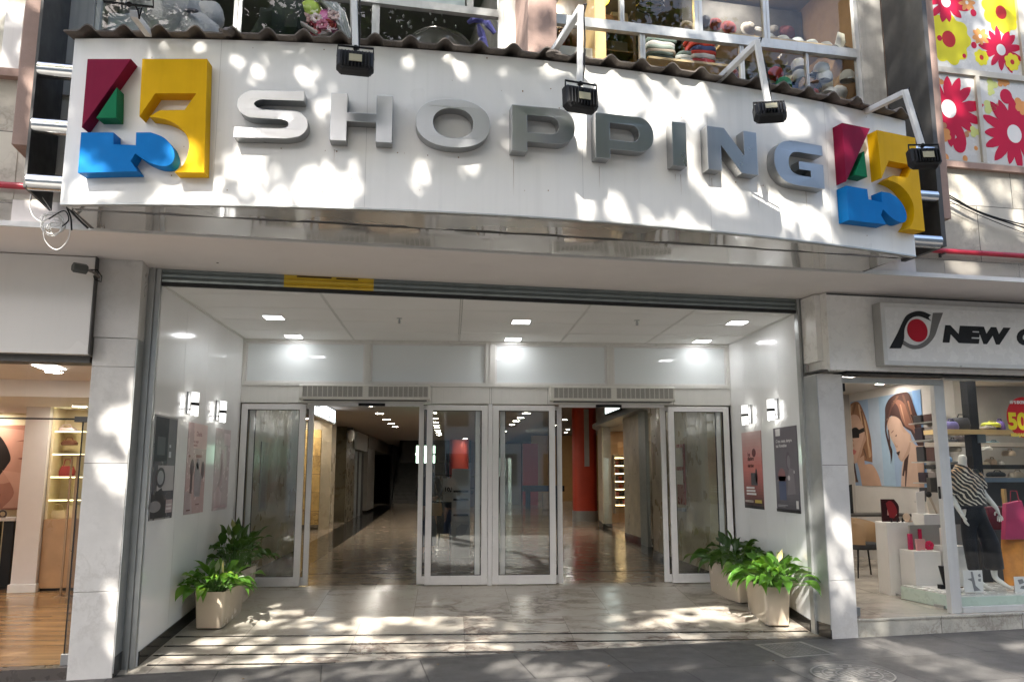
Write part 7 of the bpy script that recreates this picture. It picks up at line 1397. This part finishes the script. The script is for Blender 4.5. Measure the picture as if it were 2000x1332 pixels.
# caps piled in the right end window
t0 = None; r5 = random.Random(12)
capc = ((.65, .64, .62), (.5, .05, .06), (.03, .16, .09), (.05, .09, .32), (.6, .58, .54), (.45, .30, .22), (.62, .6, .58), (.03, .03, .05), (.66, .65, .64), (.5, .48, .42), (.4, .05, .07), (.55, .53, .5))
spots = [(1505, 172), (1515, 145), (1530, 165), (1548, 175), (1562, 150), (1575, 165), (1560, 128), (1598, 148), (1605, 135), (1612, 165), (1585, 185), (1622, 185), (1640, 180), (1502, 190), (1548, 195), (1570, 192), (1600, 195), (1628, 200), (1520, 180), (1590, 172), (1610, 150), (1655, 150)]
for i, (px, py) in enumerate(spots):
    tt = .95+.12*(i % 3); s, z = okp(px, py, tt); c = capc[i % len(capc)]; a = r5.uniform(0, 2*pi)
    t = thing('cap', tuple(S(s, tt, z-.06)), ('white', 'red', 'green', 'blue', 'cream', 'brown', 'white', 'black', 'white', 'beige', 'dark red', 'grey')[i % 12]+' cap in the pile behind the right end of the upper window', 'cap', 'caps piled in the upper window'); m = MB(); rot = Matrix.Rotation(a, 3, 'Z') @ Matrix.Rotation(r5.uniform(-.7, .7), 3, 'X'); o = S(s, tt, z)
    k = .085; m.lathe([(k, -.05), (k*1.02, -.01), (k*.92, .03), (k*.6, .062), (.004, .072)], tuple(o), 16, lambda p: rot @ p); m.obj('crown', flat(c, .8), t, smooth=50)
    m = MB(); pts = [rot @ Vector((k*1.02*cos(q), k*1.02*sin(q), -.045)) for q in [radians(30+10*j) for j in range(13)]]; pts2 = [rot @ Vector((k*.98*cos(q), k*.9*sin(q)+.075*sin((q-radians(30))/radians(120)*pi), -.058)) for q in [radians(30+10*j) for j in range(13)]]
    m.loft([[o+p for p in pts], [o+p for p in pts2], [o+p+Vector((0, 0, -.004)) for p in pts2], [o+p+Vector((0, 0, -.004)) for p in pts]], cap=False); m.obj('peak', flat(capc[(i*5+3) % 12] if i % 3 == 0 else c, .8), t, smooth=50)
shelf(5.85, 7.1, .75, 1.2, okp(1560, 200, 1.0)[1]-.1, 'shelf carrying the pile of caps'); shelf(5.85, 7.1, .4, .9, okp(1560, 95, .6)[1]-.09, 'upper shelf with pale hats in the right end window')
for i in range(6):
    px, py = 1500+28*i, 78+4*i; s, z = okp(px, py, .65); t = thing('hat', tuple(S(s, .65, z-.05)), 'pale hat on the upper shelf in the right end window', 'hat', 'pale hats on the upper shelf'); m = MB(); m.lathe([(.15, -.05), (.152, -.045), (.085, -.04), (.08, .02), (.06, .05), (.004, .055)], tuple(S(s, .65, z)), 18); m.obj('body', flat(((.5, .49, .47), (.42, .40, .37), (.3, .3, .3))[i % 3], .9), t, smooth=40); m = MB(); m.lathe([(.0865, -.038), (.0865, -.02), (.084, -.02), (.084, -.038)], tuple(S(s, .65, z)), 18); m.obj('band', flat((.2, .19, .18)), t)
t = thing('swing_tag', tuple(S(6.9, .9, 5.95)), 'cream price tag hanging in the right end window', 'tag'); s, z = okp(1640, 80, .9); m = MB(); m.prism([(s-.07, z-.06), (s+.02, z-.1), (s+.07, z-.02), (s+.06, z+.08), (s-.02, z+.1)], lambda u, v, d: S(u, .9+d, v), 0, .012); m.obj('card', flat((.55, .52, .45)), t)
# ================================================================ behind the viewer: street trees that cast the dappled shade, houses opposite
bark = M('plane_bark', (.22, .19, .14), .9, var=.4, scale=5, bump=.6, bscale=20)
tleaf = leafmat('tree_leaf', (.05, .13, .02), (.10, .22, .04))
import numpy as np
# openings in the crowns: where the sun gets through (pixel ellipses of the lit patches, read back to their real places and followed up towards the sun)
EX = SD.cross(Vector((0, 0, 1))).normalized(); EY = EX.cross(SD).normalized()
GAPS = []
def sp(P): return np.array((P.dot(EX), P.dot(EY)))
def gap(f, x, y, rx, ry, k=1.18):
    c = sp(f(x, y)); u = (sp(f(x+rx, y))-c)*k; v = (sp(f(x, y+ry))-c)*k; M_ = np.array((u, v)).T
    if abs(np.linalg.det(M_)) > 1e-6: GAPS.append((c, np.linalg.inv(M_)))
def on_sign(x, y): q = onarc(x, y); return A(q[0], q[1])
def on_front(t): return lambda x, y: (lambda q: S(q[0], t, q[1]))(atf(x, y, t))
def on_floor(x, y): P = atz(x, y, 0); return fl(x, y)
def on_pave(x, y): return atz(x, y, pz(3, .8))
def spots(f, txt, k=1.25):
    for q in txt.split(';'): gap(f, *[float(n) for n in q.split()], k)
spots(on_sign, '514 113 15 18;596 146 20 26;499 150 12 18;555 161 9 18;630 218 15 20;574 98 20 10;792 116 25 12;868 116 14 17;897 139 18 18;818 176 9 18;780 165 8 14;882 176 10 15;792 229 12 12;478 338 46 52;608 327 30 13;551 387 20 10;818 349 22 26;915 330 22 20;777 338 10 15;987 263 12 30;987 150 9 11;1108 131 48 12;1183 169 42 36;1213 195 42 46;1325 199 64 46;1363 169 42 26;1145 263 22 36;1228 345 12 22;1288 240 24 34;1348 289 14 55;1355 335 14 30;1393 375 22 40;1427 390 26 32;1490 379 12 20;1636 231 25 10;1545 240 22 28;1504 393 26 30;1541 413 25 35;1586 434 25 25;1615 413 12 35;1628 475 15 12;319 94 18 12;443 158 10 14;199 375 24 13;398 380 12 10;383 90 14 14;289 165 9 12;455 120 12 20;690 330 12 14;1060 300 12 20;1020 380 10 12;1690 300 12 18')
spots(on_floor, '550 1185 22 6;508 1218 38 14;567 1204 36 11;616 1204 32 11;651 1200 18 6;599 1221 32 7;697 1225 42 10;746 1207 42 10;781 1197 42 7;823 1214 36 8;865 1204 28 8;847 1225 36 8;494 1246 32 9;445 1250 22 7;410 1256 26 8;525 1267 62 10;595 1256 42 8;690 1246 52 7;795 1260 92 12;865 1260 42 10;725 1281 92 8;340 1288 46 12;445 1295 72 9;585 1291 80 9;924 1198 30 9;952 1210 16 6;924 1218 32 9;996 1222 16 6;948 1242 42 9;924 1262 32 9;972 1262 22 9;1252 1190 14 6;1284 1190 16 7;1200 1206 20 7;1284 1216 32 10;1228 1226 26 5;1380 1198 68 15;1428 1210 24 11;1340 1242 26 6;1364 1250 20 7;1180 1258 24 6;1212 1258 20 8;1236 1262 16 6;1548 1226 26 11;1490 1200 40 12', 1.4)
spots(on_pave, '1032 1306 56 22;1100 1318 62 18;1148 1302 26 9;1340 1304 22 8;1188 1314 14 10;760 1309 56 14;812 1302 32 9;690 1312 24 9;567 1316 60 12;462 1326 42 9;1700 1258 28 9;1740 1270 34 10;1790 1285 40 11;1840 1300 44 12;1890 1315 44 12;1960 1330 40 10;1985 1268 22 7', 1.4)
spots(on_front(.31), '1627 1067 36 54;1655 1157 22 40;1612 1030 22 60;1645 1110 26 30;1717 1226 16 22;1602 985 10 40;259 800 8 30;257 880 9 60;250 945 13 40;247 1012 12 36;250 1068 8 26;228 1150 9 32;220 1250 12 44')
spots(on_front(.02), '262 990 8 50;258 1080 7 60;1592 1100 10 70;1585 1010 8 40')
spots(on_front(1.36), '1863 372 24 42;1904 413 24 52;1880 516 36 11;1962 359 22 24;1990 420 14 40;1940 520 14 10;62 390 30 16;56 432 22 9;1945 55 24 14;1860 200 20 16;1925 150 34 10')
spots(on_front(1.92), '1812 120 14 60;1826 230 14 40;66 190 16 60;48 120 10 40')
spots(lambda x, y: aty(x, y, -2.0), '440 1112 40 30;1515 1110 46 34;1500 1190 40 20;1470 1085 20 16;405 1200 18 26')
spots(lambda x, y: atx(x, y, XR), '1575 1110 18 60;1565 1160 20 34')
def street_tree(x, y, z0, lab, seed, crown, hb):
    rnd = random.Random(seed); t = thing('street_tree', (x, y, z0), lab, 'tree', 'street trees behind the viewer'); m = MB()
    top = Vector((x+rnd.uniform(-.3, .3), y+rnd.uniform(-.3, .3), hb))
    m.tube([(x, y, z0-.1), (x+.02, y, z0+.3), (x+.05, y+.03, z0+2), top], [.30, .22, .18, .15], 12)
    ml = MB(); lv = []
    for c, r, nb, nl in crown:
        c = Vector(c); m.tube([top-Vector((0, 0, .3)), (top+c)/2+Vector((0, 0, .2)), c], [.11, .07, .03], 7)
        for k in range(nb):
            while True:
                d = Vector((rnd.uniform(-1, 1), rnd.uniform(-1, 1), rnd.uniform(-1, 1)))
                if d.length < 1: break
            q = c+Vector((d.x*r[0], d.y*r[1], d.z*r[2])); br = rnd.uniform(.35, .6)
            if rnd.random() < .4: m.tube([c+(q-c)*.1, q], [.02, .008], 4, cap=False)
            for l in range(nl):
                e = Vector((rnd.gauss(0, 1), rnd.gauss(0, 1), rnd.gauss(0, .7)))*br*.6+q; a = Vector((rnd.gauss(0, 1), rnd.gauss(0, 1), rnd.gauss(-.3, .6))).normalized(); s = a.orthogonal().normalized(); s = Matrix.Rotation(rnd.uniform(0, 6), 3, a) @ s; L = rnd.uniform(.13, .23); w = L*.36
                lv.append((e, a*L, s*w))
    C_ = np.array([tuple(q[0]+q[1]*.5) for q in lv]); ab = np.stack((C_ @ np.array(EX), C_ @ np.array(EY)), 1); keep = np.ones(len(lv), bool)
    rg = np.random.default_rng(seed); wob = 1+.26*np.sin(ab[:, 0]*23+1.3*np.sin(ab[:, 1]*17))+.2*np.sin(ab[:, 1]*31+ab[:, 0]*11)-1.2*(rg.random(len(lv)) < .06)
    for c, I in GAPS: q = (ab-c) @ I.T; keep &= (q*q).sum(1) > wob
    vs = []; fs = []
    for (e, a, s), k in zip(lv, keep):
        if k: b = len(vs); vs += [e, e+a*.5+s, e+a, e+a*.5-s]; fs.append((b, b+1, b+2, b+3))
    ml.add(vs, fs); m.obj('trunk', bark, t, smooth=50, merge=False)
    ml.obj('crown', tleaf, t, merge=False)
    return t
TN, TL = 110, 80
street_tree(-6.2, -14.3, -.4, 'street tree with a broad leafy crown left of the viewer', 3, [((-6.6, -12.6, 9.2), (2.6, 2.8, 2.2), 110, TL), ((-4.2, -14.6, 10.6), (2.6, 2.8, 2.4), TN, TL), ((-7.5, -15.5, 11), (2.4, 2.4, 2.2), 50, TL), ((-5.2, -14.2, 13.6), (2.6, 2.2, 1.6), 45, TL), ((-4.2, -14.8, 15.8), (3.4, 2.0, 1.5), 60, TL)], 6.4)
street_tree(-.4, -15.2, -.4, 'street tree with a tall crown behind the viewer', 8, [((-1.7, -12.4, 9.3), (2.3, 2.6, 2.2), 100, TL), ((.6, -15.2, 11.2), (2.7, 2.7, 2.4), TN, TL), ((-2.6, -15.6, 12.6), (2.6, 2.4, 2.0), 60, TL), ((.8, -14.8, 13.8), (2.8, 2.2, 1.6), 50, TL)], 7.0)
street_tree(5.6, -14.6, -.35, 'street tree with a broad leafy crown right of the viewer', 15, [((3.2, -12.8, 9.6), (2.6, 2.6, 2.2), 100, TL), ((5.9, -14.6, 11), (2.7, 2.7, 2.5), TN, TL), ((7.4, -12.6, 9.4), (2.4, 2.4, 2.2), 60, TL), ((4.6, -14.2, 14), (3.0, 2.2, 1.7), 50, TL), ((2.4, -14.6, 15.9), (3.2, 2.0, 1.6), 80, TL)], 6.6)
oc = M('opposite_render', (.55, .49, .40), .85, var=.1, streak=.3); ow = M('opposite_glass', (.06, .07, .08), .1, var=.2)
def house(x0, x1, h, lab, col):
    t = thing('opposite_house', ((x0+x1)/2, -34, -1.2), lab, 'building', 'houses across the street'); m = MB(); m.box(x0, x1, -42, -34, -1.2, h); m.obj('walls', col, t)
    k = int((x1-x0)/2.6)
    for j in range(int(h/3.2)):
        for i in range(k):
            cx = x0+(x1-x0)*(i+.5)/k; z = .9+j*3.2; m = MB(); m.box(cx-.6, cx+.6, -34.0, -33.96, z, z+1.7); w = m.obj('window', ow, t)
    m = MB(); m.box(x0, x1, -34.0, -33.7, h-.1, h+.3); m.obj('cornice', concrete, t)
house(-26, -9, 12, 'cream house across the street, left of the viewer', oc)
house(-9, 7, 14, 'pale house across the street, straight behind the viewer', M('opposite_render_pale', (.62, .60, .56), .85, var=.1, streak=.3))
house(32, 75, 25, 'tall grey house added far down the street on the right for the letters to mirror', M('opposite_grey', (.30, .29, .27), .85, var=.1, streak=.3))  # unseen, added to darken what the right-hand steel letters mirror
house(7, 31, 23, 'ochre house across the street, right of the viewer', M('opposite_render_ochre', (.52, .36, .2), .85, var=.1, streak=.3))  # made tall to keep bright sky out of the right-hand letters
m = MB(); 
for i in range(-30, 36, 2):
    p = [S(i+.005, 24, -1.0), S(i+1.995, 24, -1.0), S(i+1.995, 30.6, -1.0), S(i+.005, 30.6, -1.0)]; m.hexa([q-Vector((0, 0, .3)) for q in p]+[q+Vector((0, 0, .9*(.5+ (i+30)/140))) for q in p])
struct(m.obj('far_pavement', concrete), 'pavement on the far side of the road')
# ================================================================ covers in the pavement
iron = M('cast_iron', (.17, .165, .155), .5, .5, var=.25, scale=8, dirt=.35, dirtcol=(.05, .045, .04)); iron_l = M('worn_iron', (.30, .29, .27), .42, .55, var=.2, scale=9)
def PG(s, t, h): return S(s, t, pz(s, t)+h)
t = thing('manhole_cover', tuple(PG(6.34, 1.66, 0)), 'round cast iron manhole cover with raised rings in the pavement', 'manhole cover'); cs, ct, r0 = 6.35, 1.68, .36
m = MB(); m.prism(ell(cs, ct, r0, r0, 56), lambda u, v, d: PG(u, v, d), .0005, .006); m.obj('plate', iron, t)
m = MB()
for a, b in ((r0*1.0, r0*.955), (r0*.72, r0*.68), (r0*.40, r0*.36)): m.prism(ell(cs, ct, a, a, 56), lambda u, v, d: PG(u, v, d), .0062, .011, [ell(cs, ct, b, b, 56)[::-1]])
for k in range(24): a = 2*pi*k/24; q = [(cs+r*cos(a+w), ct+r*sin(a+w)) for r, w in ((r0*.76, -.06), (r0*.76, .06), (r0*.90, .045), (r0*.90, -.045))]; (k % 3) and m.prism(q, lambda u, v, d: PG(u, v, d), .0062, .010)
for k in range(12): a = 2*pi*k/12; m.prism(ell(cs+r0*.54*cos(a), ct+r0*.54*sin(a), .035, .028, 10), lambda u, v, d: PG(u, v, d), .0062, .010)
for k in range(-2, 3): m.prism([(cs+.045*k-.01, ct-.10+abs(k)*.02), (cs+.045*k+.01, ct-.10+abs(k)*.02), (cs+.045*k+.01, ct+.10-abs(k)*.02), (cs+.045*k-.01, ct+.10-abs(k)*.02)], lambda u, v, d: PG(u, v, d), .0062, .010)
m.obj('relief', iron_l, t)
t = thing('inspection_cover', tuple(PG(6.38, .65, 0)), 'square chequered inspection cover in the pavement by the right pillar', 'inspection cover'); m = MB(); m.prism([(6.15, .40), (6.60, .38), (6.62, .90), (6.13, .93)], lambda u, v, d: PG(u, v, d), .0005, .005); m.obj('plate', iron, t)
m = MB()
for i in range(9):
    for j in range(9):
        u, v = 6.17+.05*i, .43+.055*j; a = (.012, .005) if (i+j) % 2 else (.005, .012); m.prism([(u-a[0], v-a[1]), (u+a[0], v-a[1]), (u+a[0], v+a[1]), (u-a[0], v+a[1])], lambda x, y, d: PG(x, y, d), .0052, .0085)
m.prism([(6.10, .36), (6.65, .34), (6.67, .95), (6.08, .98)], lambda u, v, d: PG(u, v, d), .0005, .006, [[(6.14, .395), (6.135, .94), (6.625, .91), (6.605, .375)]]); m.obj('relief', iron_l, t)
# fallen leaves
r9 = random.Random(8); lf0 = M('dry_leaf', (.20, .13, .05), .7, var=.4)
for k in range(9):
    s, tt = r9.uniform(.5, 6.5), r9.uniform(.3, 1.6); a = r9.uniform(0, 6); m = MB(); o = PG(s, tt, .006); d = FU*cos(a)+FN*sin(a); e = FU*-sin(a)+FN*cos(a); L = r9.uniform(.03, .055)
    m.add([o, o+d*L*.5+e*L*.3+Vector((0, 0, .008)), o+d*L, o+d*L*.5-e*L*.3+Vector((0, 0, .006))], [(0, 1, 2, 3)]); tag(m.obj('fallen_leaf', lf0), 'small dry leaf lying on the pavement', 'leaf', 'dry leaves on the pavement')
# the photographer, standing behind the camera and mirrored in the glass doors
ph = thing('person', (0, -12.25, -.40), 'person in dark jacket and jeans holding up a phone, mirrored in the doors', 'person'); sk_ = M('skin', (.45, .29, .21), .5); o0 = Vector((0, -12.25, pz(3.2, 8.6)))
def V(x, y, z): return o0+Vector((x, y, z))
J = dict(pelvis=(V(0, 0, .98), .15, .105), belly=(V(0, .01, 1.12), .14, .10), chest=(V(0, .01, 1.33), .16, .11), collar=(V(0, 0, 1.47), .10, .08), neck=(V(0, 0, 1.54), .055, .055), head=(V(0, .02, 1.66), .085, .095), crown=(V(0, .01, 1.76), .07, .08),
 shl=(V(-.19, 0, 1.46), .06, .06), ell_=(V(-.25, .16, 1.30), .045, .045), wrl=(V(-.09, .36, 1.62), .028, .03), shr=(V(.19, 0, 1.46), .06, .06), elr=(V(.25, .16, 1.30), .045, .045), wrr=(V(.09, .36, 1.62), .028, .03),
 hipl=(V(-.1, 0, .92), .10, .10), knl=(V(-.11, .02, .50), .062, .065), anl=(V(-.12, 0, .09), .045, .045), toel=(V(-.13, .16, .04), .045, .035), hipr=(V(.1, 0, .92), .10, .10), knr=(V(.11, .02, .50), .062, .065), anr=(V(.12, 0, .09), .045, .045), toer=(V(.13, .16, .04), .045, .035))
E_ = [('pelvis', 'belly'), ('belly', 'chest'), ('chest', 'collar'), ('collar', 'neck'), ('neck', 'head'), ('head', 'crown'), ('collar', 'shl'), ('shl', 'ell_'), ('ell_', 'wrl'), ('collar', 'shr'), ('shr', 'elr'), ('elr', 'wrr'), ('pelvis', 'hipl'), ('hipl', 'knl'), ('knl', 'anl'), ('anl', 'toel'), ('pelvis', 'hipr'), ('hipr', 'knr'), ('knr', 'anr'), ('anr', 'toer')]
hand(J, E_, V(-.09, .36, 1.62), 'wrl', (.35, .3, 1), (1, 0, -.3), 0, 1.0, .6); hand(J, E_, V(.09, .36, 1.62), 'wrr', (-.35, .3, 1), (-1, 0, -.3), 0, 1.0, .6); skinmesh('body', J, E_, sk_, ph, root='pelvis')
jk = dict(w=(V(0, 0, .93), .185, .14), b=(V(0, .01, 1.12), .18, .135), c=(V(0, .01, 1.33), .195, .14), n=(V(0, 0, 1.48), .12, .10), sl=(V(-.20, 0, 1.46), .08, .08), el=(V(-.25, .16, 1.30), .065, .065), wl=(V(-.105, .335, 1.585), .045, .045), sr=(V(.20, 0, 1.46), .08, .08), er=(V(.25, .16, 1.30), .065, .065), wr=(V(.105, .335, 1.585), .045, .045))
skinmesh('jacket', jk, [('w', 'b'), ('b', 'c'), ('c', 'n'), ('n', 'sl'), ('sl', 'el'), ('el', 'wl'), ('n', 'sr'), ('sr', 'er'), ('er', 'wr')], M('dark_jacket', (.02, .021, .026), .8), ph, root='b')
jn = dict(w=(V(0, 0, 1.0), .165, .12), h=(V(0, 0, .9), .18, .13), kl=(V(-.11, .02, .5), .085, .085), al=(V(-.12, 0, .1), .07, .07), kr=(V(.11, .02, .5), .085, .085), ar=(V(.12, 0, .1), .07, .07)); skinmesh('jeans', jn, [('w', 'h'), ('h', 'kl'), ('kl', 'al'), ('h', 'kr'), ('kr', 'ar')], M('blue_jeans', (.05, .07, .12), .85), ph, root='h')
m = MB(); m.ball(V(0, -.012, 1.715), (.098, .108, .10), 18); m.obj('hair', M('dark_hair', (.03, .02, .015), .6), ph, smooth=True)
for x in (-1, 1): m = MB(); m.ball(V(x*.032, .112, 1.665), (.014, .009, .009), 8); m.obj('eye', flat((.6, .6, .6)), ph, smooth=True); m = MB(); m.ball(V(x*.092, .01, 1.655), (.012, .022, .034), 8); m.obj('ear', sk_, ph, smooth=True)
m = MB(); m.ball(V(0, .125, 1.635), (.014, .022, .026), 8); m.obj('nose', sk_, ph, smooth=True); m = MB(); m.ball(V(0, .108, 1.59), (.025, .008, .007), 8); m.obj('mouth', flat((.35, .12, .1)), ph, smooth=True)
m = MB(); m.box(-.082, .082, -11.86, -11.852, 1.42, 1.50); tag(m.obj('phone', black_m, bevel=.003), 'dark phone held up by the person mirrored in the doors', 'phone')
# a shopper inside
sp = thing('person', (-.42, 4.75, 0), 'shopper in a black jacket with a tan bag behind the left centre glass', 'person'); o1 = Vector((-.42, 4.75, 0))
def V1(x, y, z): return o1+Vector((x, y, z))
J = dict(pelvis=(V1(0, 0, .93), .135, .10), belly=(V1(0, 0, 1.06), .12, .09), chest=(V1(0, 0, 1.27), .14, .10), collar=(V1(0, 0, 1.40), .09, .07), neck=(V1(0, 0, 1.46), .05, .05), head=(V1(.01, -.02, 1.57), .08, .09), crown=(V1(.01, -.01, 1.67), .065, .075),
 shl=(V1(-.16, 0, 1.38), .055, .055), ell_=(V1(-.22, .02, 1.12), .042, .042), wrl=(V1(-.19, -.12, .93), .026, .026), shr=(V1(.16, 0, 1.38), .055, .055), elr=(V1(.22, -.02, 1.14), .042, .042), wrr=(V1(.14, -.2, 1.05), .026, .026),
 hipl=(V1(-.09, 0, .88), .095, .095), knl=(V1(-.09, -.06, .48), .06, .06), anl=(V1(-.09, -.08, .08), .04, .04), toel=(V1(-.1, -.22, .035), .04, .03), hipr=(V1(.09, 0, .88), .095, .095), knr=(V1(.09, .03, .48), .06, .06), anr=(V1(.09, .12, .09), .04, .04), toer=(V1(.1, -.02, .035), .04, .03))
E_ = [('pelvis', 'belly'), ('belly', 'chest'), ('chest', 'collar'), ('collar', 'neck'), ('neck', 'head'), ('head', 'crown'), ('collar', 'shl'), ('shl', 'ell_'), ('ell_', 'wrl'), ('collar', 'shr'), ('shr', 'elr'), ('elr', 'wrr'), ('pelvis', 'hipl'), ('hipl', 'knl'), ('knl', 'anl'), ('anl', 'toel'), ('pelvis', 'hipr'), ('hipr', 'knr'), ('knr', 'anr'), ('anr', 'toer')]
hand(J, E_, V1(-.19, -.12, .93), 'wrl', (.1, -.4, -1), (0, -1, .3), 0, .95, .4); hand(J, E_, V1(.14, -.2, 1.05), 'wrr', (-.4, -1, -.1), (0, .1, 1), 0, .95, .6); skinmesh('body', J, E_, sk_, sp, root='pelvis')
jk = dict(w=(V1(0, 0, .88), .165, .13), b=(V1(0, 0, 1.06), .155, .12), c=(V1(0, 0, 1.27), .165, .125), n=(V1(0, 0, 1.41), .105, .085), sl=(V1(-.165, 0, 1.38), .072, .072), el=(V1(-.22, .02, 1.12), .06, .06), wl=(V1(-.195, -.10, .97), .042, .042), sr=(V1(.165, 0, 1.38), .072, .072), er=(V1(.22, -.02, 1.14), .06, .06), wr=(V1(.155, -.17, 1.06), .042, .042))
skinmesh('jacket', jk, [('w', 'b'), ('b', 'c'), ('c', 'n'), ('n', 'sl'), ('sl', 'el'), ('el', 'wl'), ('n', 'sr'), ('sr', 'er'), ('er', 'wr')], M('black_jacket', (.018, .018, .02), .7), sp, root='b')
jn = dict(w=(V1(0, 0, .95), .145, .11), h=(V1(0, 0, .87), .165, .125), kl=(V1(-.09, -.06, .48), .08, .08), al=(V1(-.09, -.08, .1), .06, .06), kr=(V1(.09, .03, .48), .08, .08), ar=(V1(.09, .12, .11), .06, .06)); skinmesh('trousers', jn, [('w', 'h'), ('h', 'kl'), ('kl', 'al'), ('h', 'kr'), ('kr', 'ar')], M('dark_denim', (.06, .075, .11), .85), sp, root='h')
m = MB(); m.loft([[V1(.01+p[0], .02+p[1], z) for p in ell(0, 0, rx, ry, 18)] for z, rx, ry in ((1.30, .07, .035), (1.42, .105, .06), (1.55, .098, .085), (1.66, .09, .095), (1.735, .05, .055))]); m.obj('hair', M('dark_hair2', (.02, .014, .012), .5), sp, smooth=True)
for x in (-1, 1): m = MB(); m.ball(V1(.01+x*.03, -.108, 1.58), (.013, .008, .008), 8); m.obj('eye', flat((.6, .6, .6)), sp, smooth=True)
m = MB(); m.ball(V1(.01, -.115, 1.55), (.013, .02, .024), 8); m.obj('nose', sk_, sp, smooth=True)
t = thing('shoulder_bag', tuple(V1(.2, -.18, .82)), 'tan bag held by the shopper inside', 'bag'); m = MB(); m.loft([[V1(.12+p[0], -.27+p[1], z) for p in ell(0, 0, .15*k, .06*k, 18, 3)] for z, k in ((.72, .9), (.8, 1), (.95, .85))]); m.obj('body', flat((.45, .28, .12), .5), t, smooth=50); m = MB(); m.tube([V1(.02, -.27, .94), V1(.05, -.25, 1.05), V1(.2, -.25, 1.06), V1(.22, -.27, .94)], .008, 6); m.obj('handle', flat((.3, .17, .07)), t)
